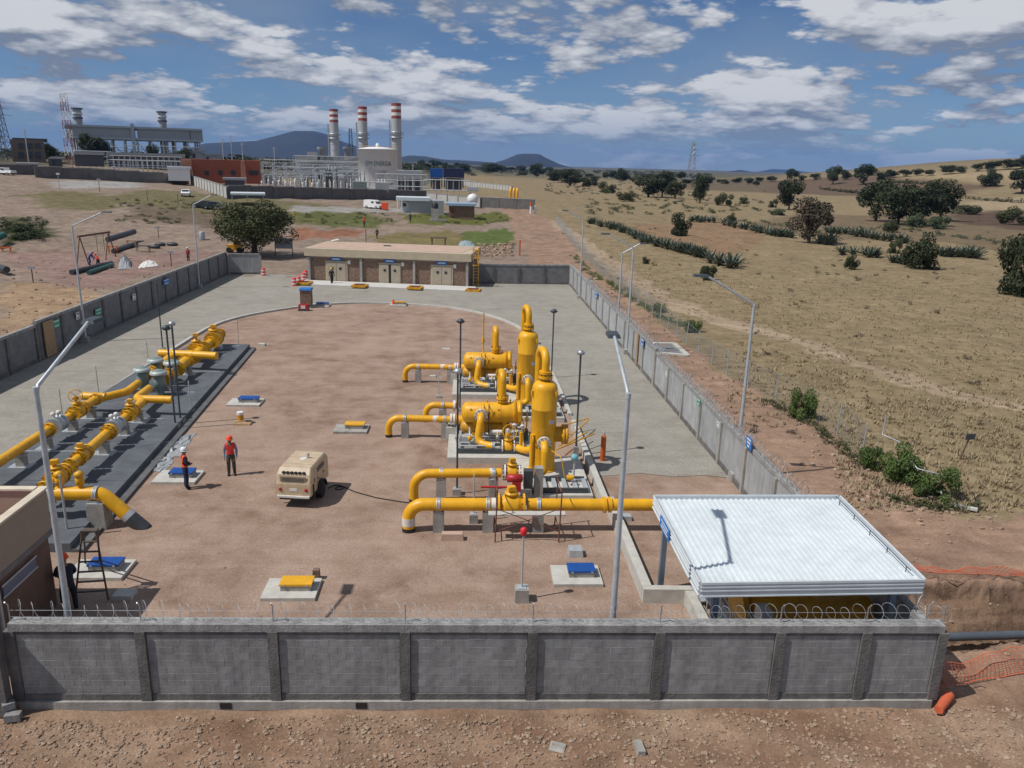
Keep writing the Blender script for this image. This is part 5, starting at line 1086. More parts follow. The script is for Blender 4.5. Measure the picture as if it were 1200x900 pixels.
m.f += [tuple(range(8)), tuple(range(5*8+7, 5*8-1, -1))]; m.smooth += [False, False]
body = m.build('canopy', 'beige', cx_)
MB().box((0, -1.262, 0.75), (1.5, 0.05, 0.42)).build('tail_panel', 'beige', cx_)
MB().box((0, -1.235, 1.19), (1.16, 0.03, 0.30)).build('rear_recess', mat('recess', (0.30, 0.22, 0.16), 0.6), cx_)
for k in range(6): MB().box((-0.45+0.18*k, -1.125, 1.475), (0.11, 0.10, 0.07)).build('air_slot', 'black_coat', body)
for s in (-1, 1): MB().lathe((s*0.57, -1.285, 0.80), [(0.075, 0), (0.075, 0.02), (0.05, 0.035)], (0, -1, 0), 14).build('tail_light', 'red_paint', cx_)
MB().box((0, -1.31, 0.50), (1.44, 0.10, 0.08)).build('rear_bumper', 'white_band', cx_)
MB().box((0, 0, 0.44), (1.2, 2.7, 0.12)).build('chassis', 'black_coat', cx_)
MB().lathe((0.2, 0.25, 1.6), [(0.05, 0), (0.05, 0.22), (0.03, 0.24)], (0, 0, 1), 10).build('exhaust', 'steel', cx_); MB().lathe((0.02, 0.15, 1.61), [(0.16, 0), (0.14, 0.03)], (0, 0, 1), 16).build('filler_cap', 'white_band', cx_)
for s in (-1, 1):
    w = MB().lathe((s*0.80, 0.0, 0.36), [(0.20, -0.1), (0.33, -0.11), (0.36, -0.07), (0.36, 0.07), (0.33, 0.11), (0.20, 0.1)], (1, 0, 0), 24).build('wheel', 'rubber', cx_)
    MB().lathe((s*0.80, 0.0, 0.36), [(0.2, -0.07), (0.2, 0.07), (0.08, 0.09)], (s, 0, 0), 18).build('rim', 'white_band', w)
    arch = MB(); 
    for i in range(9): a = pi*i/8; arch.v += [(s*0.70, cos(a)*0.46, 0.36+sin(a)*0.45), (s*0.97, cos(a)*0.46, 0.36+sin(a)*0.45)]
    for i in range(8): arch.f.append((2*i, 2*i+1, 2*i+3, 2*i+2)); arch.smooth.append(True)
    arch.build('mudguard', 'black_coat', cx_)
    MB().box((s*0.80, -0.95, 0.62), (0.04, 0.08, 0.62)).build('guard_bar', 'black_coat', cx_)
for y in (-0.35, 0.45): MB().box((W2+0.003, y, 0.95), (0.008, 0.012, 0.72)).build('door_gap', 'black_coat', body); MB().box((W2+0.008, y+0.12, 0.95), (0.02, 0.10, 0.05)).build('latch', 'black_coat', body)
for y in (-0.5, 0.3): MB().box((0, y, 1.622), (1.38, 0.012, 0.006)).build('roof_seam', 'recess', body)
MB().box((0, -1.292, 0.79), (0.34, 0.012, 0.12)).build('number_plate', 'white_band', cx_)
for k in range(4): MB().box((0, -1.253, 1.09+0.06*k), (1.0, 0.012, 0.018)).build('grille_bar', 'dark_steel', cx_)
MB().box((W2+0.004, 0.2, 1.30), (0.012, 0.9, 0.16)).build('side_lettering', 'dark_steel', cx_); MB().box((W2+0.004, -0.75, 1.05), (0.012, 0.10, 0.18)).build('side_label', 'dark_steel', cx_)
MB().tube([(0, 1.3, 0.42), (0, 2.4, 0.40)], 0.05, 8).build('drawbar', 'black_coat', cx_); MB().tube([(0, 2.1, 0.02), (0, 2.1, 0.4)], 0.035, 8).build('jockey_leg', 'black_coat', cx_)
# air hose from the compressor to the pipes
hz_ = [G(385, 572, 0.03), G(392, 568, 0.03), G(404, 570, 0.03), G(400, 574, 0.03), G(390, 573, 0.03), G(400, 569, 0.03), G(415, 576, 0.03), G(440, 583, 0.03), G(470, 588, 0.03), G(486, 590, 0.03)]
o = MB().tube([Vector(p) for p in fillet(hz_, 0.5, 4)], 0.022, 6).build('air_hose', 'rubber'); tag(o, 'black air hose lying on the earth from the compressor to the pipes', 'hose')
# ------------------------------------------------------------------ people
def person(pos, rz, label, shirt, pants, vest, helmet, pose='stand', fine=True, hgt=1.72, skin=(0.26, 0.14, 0.09)):
    k = hgt/1.75
    J = {'pel': (0, 0, 0.95), 'wst': (0, 0, 1.08), 'chs': (0, 0.01, 1.30), 'nck': (0, 0, 1.47), 'hd0': (0, 0.01, 1.55), 'hd1': (0, 0.02, 1.66), 'hd2': (0, 0.01, 1.74)}
    for s, nm_ in ((1, 'L'), (-1, 'R')):
        J['sh'+nm_] = (s*0.185, 0, 1.42); J['hip'+nm_] = (s*0.10, 0, 0.88)
        if pose == 'stand': J['el'+nm_] = (s*0.25, -0.03, 1.14); J['wr'+nm_] = (s*0.25, 0.06, 0.90); J['ha'+nm_] = (s*0.245, 0.09, 0.82); J['kn'+nm_] = (s*0.11, 0.02, 0.49); J['an'+nm_] = (s*0.12, -0.02, 0.09); J['to'+nm_] = (s*0.14, 0.15, 0.04)
        elif pose == 'cross': J['el'+nm_] = (s*0.27, 0.02, 1.15); J['wr'+nm_] = (s*0.09, 0.20, 1.08); J['ha'+nm_] = (s*0.02, 0.23, 1.07); J['kn'+nm_] = (s*0.10, 0.02, 0.49); J['an'+nm_] = (s*0.11, -0.02, 0.09); J['to'+nm_] = (s*0.13, 0.15, 0.04)
        elif pose == 'walk': J['el'+nm_] = (s*0.24, -s*0.12, 1.16); J['wr'+nm_] = (s*0.24, 0.05-s*0.16, 0.93); J['ha'+nm_] = (s*0.24, 0.08-s*0.16, 0.85); J['kn'+nm_] = (s*0.10, 0.10+s*0.10, 0.50); J['an'+nm_] = (s*0.10, s*0.26-0.02, 0.10); J['to'+nm_] = (s*0.11, s*0.26+0.14, 0.05)
        else:
            J['el'+nm_] = (s*0.26, 0.20, 1.18); J['wr'+nm_] = (s*0.18, 0.45, 1.10); J['ha'+nm_] = (s*0.16, 0.54, 1.09); J['kn'+nm_] = (s*0.15, 0.12, 0.50); J['an'+nm_] = (s*0.15, -0.04, 0.09); J['to'+nm_] = (s*0.17, 0.13, 0.04)
    if pose == 'bend':
        for q in J:
            x, y, z = J[q]
            if z > 1.0 and q[:2] not in ('hi',): a = radians(38); J[q] = (x, y*cos(a)+(z-0.95)*sin(a), 0.95+(z-0.95)*cos(a)-y*sin(a))
        for nm_ in 'LR': J['wr'+nm_] = (J['wr'+nm_][0], 0.62, 0.88); J['ha'+nm_] = (J['ha'+nm_][0], 0.68, 0.81); J['el'+nm_] = (J['el'+nm_][0], 0.45, 1.03)
    R = {'pel': 0.155, 'wst': 0.145, 'chs': 0.165, 'nck': 0.062, 'hd0': 0.075, 'hd1': 0.100, 'hd2': 0.075}
    for nm_ in 'LR': R.update({'sh'+nm_: 0.082, 'el'+nm_: 0.06, 'wr'+nm_: 0.04, 'ha'+nm_: 0.044, 'hip'+nm_: 0.112, 'kn'+nm_: 0.086, 'an'+nm_: 0.066, 'to'+nm_: 0.045})
    E = [('pel', 'wst'), ('wst', 'chs'), ('chs', 'nck'), ('nck', 'hd0'), ('hd0', 'hd1'), ('hd1', 'hd2')]
    for q in 'LR': E += [('chs', 'sh'+q), ('sh'+q, 'el'+q), ('el'+q, 'wr'+q), ('wr'+q, 'ha'+q), ('pel', 'hip'+q), ('hip'+q, 'kn'+q), ('kn'+q, 'an'+q), ('an'+q, 'to'+q)]
    names = list(J); me = bpy.data.meshes.new('tmp'); me.from_pydata([J[q] for q in names], [(names.index(a), names.index(b)) for a, b in E], [])
    o = bpy.data.objects.new('tmp', me); COL.objects.link(o); o.modifiers.new('s', 'SKIN')
    for i, q in enumerate(names):
        sv = me.skin_vertices[0].data[i]; r_ = R[q]; sv.radius = (r_, r_*(0.72 if q in ('pel', 'wst', 'chs') else 1.0)); sv.use_root = q == 'pel'
    sb = o.modifiers.new('u', 'SUBSURF'); sb.levels = sb.render_levels = 2
    dg = bpy.context.evaluated_depsgraph_get(); bm_ = bpy.data.meshes.new_from_object(o.evaluated_get(dg)); bpy.data.objects.remove(o); bpy.data.meshes.remove(me)
    co = np.empty(len(bm_.vertices)*3); bm_.vertices.foreach_get('co', co); co = co.reshape(-1, 3)
    for nmv in list(bm_.materials): pass
    bm_.materials.clear()
    def pm(nm, c, r_=0.85): return mat(nm, c, r_, 0, 0.12, 12)
    mats_ = [pm('skin', skin, 0.55), pm('cloth_%.2f%.2f%.2f' % shirt, shirt), pm('cloth_%.2f%.2f%.2f' % pants, pants), MATS['rubber']]
    for q in mats_: bm_.materials.append(q)
    keys = [(q, Vector(J[q])) for q in J]; reg = {'hd': 0, 'ha': 0, 'nc': 0, 'wr': 1, 'el': 1, 'sh': 1, 'ch': 1, 'ws': 1, 'pe': 2, 'hi': 2, 'kn': 2, 'an': 3, 'to': 3}
    mi = []; tors = []
    for p in bm_.polygons:
        c = p.center; b_ = min(keys, key=lambda q: (q[1]-c).length); g_ = reg[b_[0][:2]]
        if b_[0][:2] == 'an' and c.z > 0.13: g_ = 2
        mi.append(g_); tors.append(b_[0] in ('chs', 'wst') or (b_[0][:2] == 'sh' and abs(c.x) < 0.20))
    bm_.polygons.foreach_set('material_index', mi); bm_.polygons.foreach_set('use_smooth', [True]*len(bm_.polygons))
    t = thing('person', pos, label, 'person'); t.rotation_euler.z = rz; t.scale = (k, k, k); OFF[t.name] = (0, 0, 0)
    if fine:       # fingers, nose and eyes join the same body mesh
        x = MB()
        for s, q in ((1, 'L'), (-1, 'R')):
            h_ = Vector(J['ha'+q]); w_ = Vector(J['wr'+q]); d = (h_-w_).normalized(); sd = Vector((0, 1, 0)) if abs(d.y) < 0.8 else Vector((0, 0, 1)); sd = (sd-d*sd.dot(d)).normalized(); pn = d.cross(sd)*s
            for i, L_ in enumerate((0.062, 0.075, 0.070, 0.055)):
                b0 = h_+sd*(0.030-0.020*i)+d*0.02; x.tube([b0, b0+d*L_*0.5, b0+d*L_*0.85-pn*0.018], 0.0095, 6, rad=[0.010, 0.0095, 0.007])
            b0 = h_+sd*0.034-d*0.03; x.tube([b0, b0+sd*0.022+d*0.03, b0+sd*0.028+d*0.055-pn*0.01], 0.010, 6, rad=[0.012, 0.0105, 0.008])
        hc = Vector(J['hd1']); x.ball(hc+Vector((0, 0.105, -0.02)), 0.017, 8, 6, (0.8, 1, 1.4))
        for s in (-1, 1): x.ball(hc+Vector((s*0.10, 0.0, -0.01)), 0.026, 8, 6, (0.5, 0.9, 1.3))
        off = len(bm_.vertices); nv = [tuple(q) for q in co.tolist()]+x.v; nf = [tuple(p.vertices) for p in bm_.polygons]+[tuple(i+off for i in f) for f in x.f]
        b2 = bpy.data.meshes.new('body'); b2.from_pydata(nv, [], nf)
        for q in mats_: b2.materials.append(q)
        b2.polygons.foreach_set('material_index', mi+[0]*len(x.f)); b2.polygons.foreach_set('use_smooth', [True]*len(nf)); b2.update(); body_mesh = b2
    else: body_mesh = bm_
    bo = bpy.data.objects.new('body', body_mesh); COL.objects.link(bo); bo.parent = t; OFF[bo.name] = (0, 0, 0)
    hc = Vector(J['hd1'])
    if fine:
        for s in (-1, 1): MB().ball(hc+Vector((s*0.035, 0.088, 0.01)), 0.011, 6, 5).build('eye', 'black_coat', bo)
        MB().box(hc+Vector((0, 0.088, -0.065)), (0.045, 0.02, 0.008)).build('mouth', 'rust', bo)
    if vest:
        vm = MB(); used = {}
        bm_.calc_loop_triangles(); nr = np.empty(len(bm_.vertices)*3); bm_.vertices.foreach_get('normal', nr); nr = nr.reshape(-1, 3)
        for p, tf in zip(bm_.polygons, tors):
            if not tf: continue
            f = []
            for i in p.vertices:
                if i not in used: used[i] = len(vm.v); vm.v.append(tuple(co[i]+nr[i]*0.022))
                f.append(used[i])
            vm.f.append(tuple(f)); vm.smooth.append(True)
        vo = vm.build('vest', vest, t)
    if helmet:
        q = Vector(J['hd2'])+Vector((0, 0.0, -0.015)); hm = MB().lathe(q, [(0.128, -0.05), (0.130, 0.0), (0.115, 0.06), (0.075, 0.105), (0.0, 0.12)], (0, 0, 1), 18).build('helmet', helmet, t)
        MB().lathe(q+Vector((0, 0.02, -0.05)), [(0.10, 0), (0.155, 0.0), (0.150, 0.014), (0.10, 0.02)], (0, 0, 1), 18).build('brim', helmet, hm)
    return t
hw, ho, hy = 'white_paint', 'orange_vest', mat('helmet_yellow', (0.75, 0.45, 0.02), 0.4)
vred = mat('vest_red', (0.75, 0.045, 0.03), 0.75, 0, 0.1, 8)
def ground_at(px, py): return T(px, py)
person(G(272, 557), radians(190), 'worker in red-orange vest, pale shirt and orange helmet facing the camera', (0.20, 0.24, 0.40), (0.055, 0.065, 0.06), vred, ho, 'stand', hgt=1.70)
person(G(219, 573), radians(-60), 'worker in orange vest and white helmet standing by the blue hatch', (0.02, 0.022, 0.04), (0.012, 0.022, 0.055), 'orange_vest', hw, 'cross', hgt=1.72)
person(G(83, 716), radians(30), 'worker in dark clothes and orange helmet in the shade by the front left lamp', (0.02, 0.022, 0.035), (0.02, 0.022, 0.03), None, ho, 'bend', hgt=1.75)
person(G(389, 333), radians(200), 'worker in dark clothes and yellow helmet at the left door of the brown building', (0.02, 0.02, 0.022), (0.02, 0.02, 0.022), None, hy, 'walk', False)
person(ground_at(221, 306), radians(160), 'worker in a dark red jacket and white helmet outside the left wall', (0.32, 0.02, 0.03), (0.03, 0.03, 0.04), None, hw, 'stand', False)
person(ground_at(116, 314), radians(60), 'worker in an orange vest bending over pipes under the gantry', (0.10, 0.12, 0.20), (0.03, 0.035, 0.05), 'orange_vest', ho, 'bend', False)
person(ground_at(105, 311), radians(-80), 'worker in blue overalls beside the gantry', (0.03, 0.06, 0.25), (0.03, 0.06, 0.25), None, 'blue_lid', 'bend', False)
person(ground_at(442, 280), radians(40), 'walker in green and dark clothes on the far dirt road', (0.10, 0.13, 0.06), (0.03, 0.03, 0.03), None, None, 'walk', False)
person(ground_at(427, 266), radians(10), 'walker in orange on the far dirt road', (0.55, 0.16, 0.08), (0.05, 0.05, 0.06), 'orange_vest', ho, 'walk', False)
person(ground_at(481, 260), radians(10), 'walker in dark clothes near the far brick hut', (0.06, 0.07, 0.09), (0.03, 0.03, 0.04), None, None, 'walk', False)
person(ground_at(345, 258), radians(10), 'figure in yellow beside the big tree', (0.55, 0.45, 0.05), (0.5, 0.42, 0.05), None, hw, 'stand', False)
# ------------------------------------------------------------------ foliage
def leaf_mat(name, c1, c2):
    m = mat(name, c1, 0.7, 0, 0.0, 1.1, col2=c2, rnd=0.22, spec=0.25); return m
leaf_mat('leaf_dark', (0.022, 0.032, 0.014), (0.058, 0.075, 0.030)); leaf_mat('leaf_olive', (0.045, 0.055, 0.022), (0.095, 0.105, 0.045)); leaf_mat('leaf_green', (0.05, 0.085, 0.02), (0.11, 0.16, 0.045))
leaf_mat('leaf_brown', (0.055, 0.045, 0.03), (0.10, 0.085, 0.06)); leaf_mat('agave', (0.075, 0.105, 0.075), (0.16, 0.19, 0.15)); leaf_mat('cactus', (0.06, 0.085, 0.045), (0.11, 0.14, 0.075))
def crown_mesh(seed, blobs, n, leaf, spread=0.9, name='crown', flat=0.85):
    """leaf-sized quads through a cloud of blobs; unit height about 1"""
    r = np.random.default_rng(seed); B = []
    for i in range(blobs):
        a = r.uniform(0, 2*pi); q = math.sqrt(r.uniform(0, 1))*0.34*spread; z = 0.50+r.uniform(-0.34, 0.32)*(1-q*1.1); B.append((cos(a)*q, sin(a)*q, z, r.uniform(0.13, 0.22)*(1.1-q*0.6)))
    B = np.array(B); k = r.integers(0, blobs, n); d = r.normal(size=(n, 3)); d /= np.linalg.norm(d, axis=1)[:, None]
    rad = B[k, 3]*(0.55+0.5*r.random(n)**0.6); P = B[k, :3]+d*rad[:, None]*np.array([1.05, 1.05, flat])
    nrm = d+r.normal(size=(n, 3))*0.65; nrm /= np.linalg.norm(nrm, axis=1)[:, None]; u = np.cross(nrm, r.normal(size=(n, 3))); u /= np.linalg.norm(u, axis=1)[:, None]; v = np.cross(nrm, u)
    s = leaf*(0.6+0.8*r.random(n))[:, None]; V_ = np.stack([P-u*s, P-v*s*0.55, P+u*s, P+v*s*0.55], 1).reshape(-1, 3)
    me = bpy.data.meshes.new(name); me.from_pydata(V_.tolist(), [], np.arange(4*n).reshape(-1, 4).tolist()); return me, B
def trunk_mb(B, h0=0.34, r=0.035, seed=0):
    rr = random.Random(seed); m = MB(); top = Vector((0, 0, h0)); m.tube([(0, 0, -0.02), (0.01, 0.0, h0*0.5), top], r, 8, rad=[r*1.3, r, r*0.8])
    for b in B[:7]: e = Vector(b[:3]); m.tube([Vector((0, 0, h0*0.75)), Vector((0, 0, h0*0.75)).lerp(e, 0.5)+Vector((rr.uniform(-.03, .03), 0, 0.03)), e], r*0.4, 5, rad=[r*0.6, r*0.4, r*0.15])
    return m
OAK = []
for i in range(5):
    me_, B = crown_mesh(20+i, 19, 3800, 0.026, 0.95+0.1*(i % 2)); tm = trunk_mb(B, 0.16, 0.028, i).mesh('trunk', (0, 0, 0)); tm.materials.append(MATS['trunk']); OAK.append((me_, tm))
BUSH = []
for i in range(4):
    r = np.random.default_rng(60+i); me_, B = crown_mesh(60+i, 15, 4200, 0.027, 1.25, flat=0.9); 
    v = np.empty(len(me_.vertices)*3); me_.vertices.foreach_get('co', v); v = v.reshape(-1, 3); v[:, 2] = (v[:, 2]-0.20)*1.05; v[:, 2] = np.maximum(v[:, 2], 0.0+0.02*r.random(len(v))); me_.vertices.foreach_set('co', v.ravel())
    tm = trunk_mb(B, 0.2, 0.03, i).mesh('stem', (0, 0, 0)); tm.materials.append(MATS['trunk']); BUSH.append((me_, tm))
LM = {}
def leafed(me_, mm):
    k = (me_.name, mm)
    if k not in LM: c = me_.copy(); c.materials.clear(); c.materials.append(MATS[mm]); LM[k] = c
    return LM[k]
def plant(kind, p, h, w, label, mm, idx=0, group=None, parts=True, rz=None, cat=None, name=None):
    me_, tm = (OAK if kind == 'tree' else BUSH)[idx % (5 if kind == 'tree' else 4)]; rz = random.uniform(0, 6.3) if rz is None else rz
    sw = w/(0.95 if kind == 'tree' else 1.2)
    sc = (sw, sw, h/(0.88 if kind == 'tree' else 0.78))
    nm_ = name or ('tree' if kind == 'tree' else 'shrub'); cat = cat or nm_
    if parts:
        t = thing(nm_, p, label, cat, group); t.rotation_euler.z = rz; t.scale = sc
        for m_, n_ in ((leafed(me_, mm), 'crown'), (tm, 'trunk' if kind == 'tree' else 'stem')): o = bpy.data.objects.new(n_, m_); COL.objects.link(o); o.parent = t
    else:
        o = bpy.data.objects.new(nm_, leafed(me_, mm)); COL.objects.link(o); o.location = p; o.rotation_euler.z = rz; o.scale = sc; tag(o, label, cat, group)
def veg(kind, px, py, hpx, wpx, label, mm='leaf_dark', idx=0, group=None, parts=True, cat=None, name=None):
    p = T(px, py); D = math.hypot(p.x, p.y); s = math.hypot(D, CAM_H-p.z)/FPX*1.0; az = math.cos(math.atan((px-600)/FPX)); plant(kind, p-Vector((0, 0, 0.05)), hpx*s/az*1.0, wpx*s/az, label, mm, idx, group, parts, cat=cat, name=name)
# big tree over the return wall
me_, B = crown_mesh(5, 34, 15000, 0.015, 1.1); me_.materials.append(MATS['leaf_olive']); p = T(298, 300)
bt = thing('tree', p, 'big round tree standing beyond the far left corner of the compound', 'tree'); bt.scale = (10.8, 10.8, 8.9); o = bpy.data.objects.new('crown', me_); COL.objects.link(o); o.parent = bt
tm = trunk_mb(B, 0.3, 0.035, 3).mesh('trunk', (0, 0, 0)); tm.materials.append(MATS['trunk']); o = bpy.data.objects.new('trunk', tm); COL.objects.link(o); o.parent = bt
# single shrubs and trees in the field
VG = [('bush', 797, 276, 28, 27, 'upright dark shrub standing alone beyond the agave row', 'leaf_dark'), ('tree', 948, 285, 46, 50, 'open brownish bushy tree among agaves in the dry field', 'leaf_brown'),
      ('tree', 924, 246, 32, 30, 'dark tree at the edge of the ploughed field', 'leaf_dark'), ('bush', 1085, 315, 33, 46, 'round dark green shrub in the dry field right of the middle', 'leaf_dark'),
      ('bush', 1197, 346, 55, 46, 'large dark shrub cut by the right edge of the picture', 'leaf_dark'), ('tree', 820, 238, 31, 23, 'tall narrow dark tree behind the lone shrub', 'leaf_dark'),
      ('tree', 1026, 259, 40, 42, 'leftmost of the big dark trees clustered in the right field', 'leaf_dark'), ('tree', 1052, 263, 38, 46, 'second of the big dark trees clustered in the right field', 'leaf_dark'),
      ('tree', 1078, 264, 34, 42, 'third of the big dark trees clustered in the right field', 'leaf_dark'), ('tree', 1101, 259, 36, 40, 'rightmost of the big dark trees clustered in the right field', 'leaf_dark'),
      ('bush', 829, 328, 20, 25, 'small dark shrub at the near end of the agave row', 'leaf_dark'), ('bush', 998, 316, 17, 17, 'small two-lobed dark shrub in the open dry grass', 'leaf_dark'), ('bush', 757, 309, 9, 10, 'tiny round bush in the grass between track and agaves', 'leaf_dark'),
      ('bush', 940, 491, 38, 32, 'pale green shrub beside the fence', 'leaf_green'), ('bush', 1020, 548, 26, 34, 'green shrub at the left of the thicket by the fallen rail', 'leaf_green'),
      ('bush', 1058, 562, 38, 50, 'big green shrub in the middle of the thicket by the fallen rail', 'leaf_green'), ('bush', 1092, 582, 34, 46, 'green shrub at the right of the thicket by the fallen rail', 'leaf_green'),
      ('bush', 810, 389, 16, 24, 'bright green shrub outside the right wall beside the drain', 'leaf_green'), ('bush', 772, 365, 12, 22, 'low bright green bush along the right wall strip', 'leaf_green'), ('bush', 1046, 272, 12, 20, 'low dark bush before the tree cluster', 'leaf_olive'),
      ('bush', 1047, 297, 16, 16, 'small upright bush between agaves', 'leaf_olive'), ('bush', 1133, 251, 9, 28, 'low dark bush on the pale field', 'leaf_dark'), ('tree', 760, 231, 24, 42, 'broad dark tree left in the middle-distance clump', 'leaf_dark'),
      ('tree', 776, 231, 28, 30, 'taller dark tree in the middle-distance clump', 'leaf_dark'), ('tree', 791, 233, 20, 26, 'low dark tree right in the middle-distance clump', 'leaf_dark'), ('bush', 848, 241, 15, 22, 'grey-green bush right of the tall narrow tree', 'leaf_olive'),
      ('bush', 872, 239, 9, 15, 'small bush between the narrow tree and the field edge', 'leaf_olive'), ('bush', 858, 262, 12, 14, 'small olive bush at the upper agave row', 'leaf_olive'), ('bush', 905, 243, 10, 12, 'small olive bush beside the field-edge tree', 'leaf_olive'),
      ('bush', 690, 219, 13, 22, 'dark bush left of the pylon in the scrub', 'leaf_dark'), ('tree', 668, 218, 19, 34, 'dark scrub tree right of the flat-topped hill', 'leaf_dark'), ('tree', 628, 208, 16, 20, 'round dark tree on the crest below the flat-topped hill', 'leaf_dark'),
      ('tree', 652, 214, 14, 26, 'low dark tree on the crest', 'leaf_dark'), ('tree', 575, 205, 13, 36, 'broad dark tree on the crest behind the blue containers', 'leaf_dark'), ('tree', 545, 203, 11, 16, 'small dark tree on the crest behind the blue containers', 'leaf_dark'),
      ('tree', 730, 214, 16, 18, 'dark tree in the scrub under the pylon', 'leaf_dark'), ('bush', 712, 226, 14, 24, 'olive bush in the scrub belt', 'leaf_olive'), ('bush', 735, 236, 12, 26, 'olive bush at the lower rim of the scrub belt', 'leaf_olive'),
      ('tree', 928, 212, 12, 15, 'small round tree on the horizon at the field end', 'leaf_dark'), ('tree', 976, 216, 18, 19, 'round tree on the horizon, left of the pair', 'leaf_dark'), ('tree', 991, 211, 10, 13, 'small tree on the horizon between the round ones', 'leaf_dark'),
      ('tree', 1012, 216, 19, 24, 'round tree on the horizon, right of the pair', 'leaf_dark'), ('tree', 1034, 214, 10, 14, 'small dark tree on the horizon next to the pair', 'leaf_dark'), ('bush', 1161, 218, 15, 24, 'dark shrub on the bright far slope', 'leaf_dark'), ('tree', 1197, 227, 20, 28, 'dark tree on the far slope at the right edge', 'leaf_dark'),
      ('bush', 1188, 263, 16, 30, 'grey-green thicket at the right edge of the field', 'leaf_olive'), ('bush', 1100, 268, 14, 26, 'grey-green cactus thicket before the clustered trees', 'cactus'), ('bush', 1075, 266, 13, 24, 'grey-green cactus thicket left before the clustered trees', 'cactus'), ('bush', 910, 252, 8, 22, 'low grey-green thicket below the field-edge tree', 'cactus')]
for i, q in enumerate(VG): veg(*q[:6], q[6], i, parts=q[3] > 16)
# far tree rows: too small to tell apart
gr = 'small dark trees along the far field edges'
far_trees = [(1045, 208, 8, 16), (1060, 207, 7, 16), (1075, 206, 7, 14), (1090, 206, 6, 14), (1110, 204, 9, 20), (1125, 203, 7, 14), (1145, 201, 8, 13), (1160, 200, 9, 18), (1176, 199, 10, 22), (1192, 198, 10, 20), (1205, 196, 12, 20), (955, 211, 7, 14), (940, 212, 6, 10), (905, 213, 6, 14), (890, 213, 5, 12)]
far_trees += [(590+i*9+random.uniform(-3, 3), 200+random.uniform(0, 6)+0.05*i*9, random.uniform(4, 9), random.uniform(8, 16)) for i in range(34)]
far_trees += [(486+i*7, 196+random.uniform(-1, 3), random.uniform(5, 9), random.uniform(8, 14)) for i in range(9)]
for i, (x, y, h, w) in enumerate(far_trees):
    p = T(x, y)
    if math.hypot(p.x, p.y) > 2500: p = T(x, y+6)
    D = math.hypot(p.x, p.y)
    plant('tree', p, h*D/FPX, w*D/FPX, 'small dark tree in the rows along the far field edges', 'leaf_dark', i, gr, False)
# hedges between the far plots, scattered scrub: nobody could count these
def scrub(name, pts, label, mm, hs, ws, seed):
    """many low leaf clumps merged into one mass"""
    r = np.random.default_rng(seed); V_ = []; src = BUSH[0][0]; v = np.empty(len(src.vertices)*3); src.vertices.foreach_get('co', v); v = v.reshape(-1, 4, 3)[::30]
    for p in pts:
        a = r.uniform(0, 6.3); ca, sa = cos(a), sin(a); h = hs*r.uniform(0.6, 1.4); w = ws*r.uniform(0.6, 1.4); q = v.copy()*np.array([w, w, h]); 
        ctr = q.mean(1, keepdims=True); q = ctr+(q-ctr)*2.6
        V_.append(np.stack([q[..., 0]*ca-q[..., 1]*sa+p.x, q[..., 0]*sa+q[..., 1]*ca+p.y, q[..., 2]+p.z], -1))
    V_ = np.concatenate(V_).reshape(-1, 3); me = bpy.data.meshes.new(name); me.from_pydata(V_.tolist(), [], np.arange(len(V_)).reshape(-1, 4).tolist()); me.materials.append(MATS[mm])
    o = bpy.data.objects.new(name, me); COL.objects.link(o); return tag(o, label, 'scrub', None, 'stuff')
def along(px, n, j=1.0):
    out = []
    for i in range(n):
        f = i/(n-1)*(len(px)-1); k = min(int(f), len(px)-2); f -= k; out.append(T(px[k][0]*(1-f)+px[k+1][0]*f+random.uniform(-j, j), px[k][1]*(1-f)+px[k+1][1]*f+random.uniform(-j, j)*0.3))
    return out
scrub('hedgerow', along([(962, 222), (1000, 226), (1035, 229), (1110, 232), (1200, 238)], 60), 'dark scrubby hedge between the far plots', 'leaf_dark', 2.4, 4.0, 1)
scrub('hedgerow', along([(1050, 214), (1080, 216), (1120, 213)], 20), 'short dark hedge on the ploughed slope', 'leaf_dark', 2.4, 4.0, 2)
scrub('scrub_belt', [T(random.uniform(690, 905), random.uniform(222, 252)) for _ in range(90)]+[T(random.uniform(640, 760), random.uniform(214, 228)) for _ in range(70)], 'olive scrub scattered over the rough pasture', 'leaf_olive', 1.3, 2.6, 3)
scrub('field_weeds', [T(random.uniform(660, 1195), random.uniform(255, 330)) for _ in range(70)]+[T(random.uniform(850, 1195), random.uniform(330, 520)) for _ in range(16)], 'low dry weeds dotted over the grassland', 'leaf_brown', 0.4, 0.7, 4)
scrub('field_weeds', along([(850, 258), (905, 262), (960, 275), (1045, 268), (1130, 278), (1195, 290)], 60, 6), 'grey-green undergrowth along the upper agave rows', 'cactus', 1.0, 1.9, 8)
scrub('roadside_weeds', along([(672, 300), (690, 318), (715, 335), (745, 352), (775, 372), (812, 386)], 70, 5), 'strip of green weeds between the right wall and the fence', 'leaf_green', 0.45, 0.8, 5)
scrub('roadside_weeds', [T(random.uniform(0, 52), random.uniform(256, 280)) for _ in range(45)], 'dark weeds covering the spoil mound at the left', 'leaf_dark', 0.8, 1.6, 6)
scrub('roadside_weeds', [T(random.uniform(130, 260), random.uniform(234, 262)) for _ in range(60)]+[T(random.uniform(350, 600), random.uniform(250, 264)) for _ in range(60)], 'low weeds on the waste ground beyond the compound', 'leaf_olive', 0.5, 1.2, 7)
scrub('roadside_weeds', along([(1040, 585), (1090, 596), (1150, 596)], 14, 4)+along([(900, 470), (960, 505), (1010, 545)], 24, 5), 'weeds along the foot of the fence', 'leaf_olive', 0.4, 0.7, 9)
FT = []
for _ in range(330):
    x = random.uniform(470, 830); y = 188+0.0273*(x-450)+abs(random.gauss(0, 1))*5+3.5; p = T(x, y); D_ = math.hypot(p.x, p.y)
    if 260 < D_ < 2600: FT.append(p)
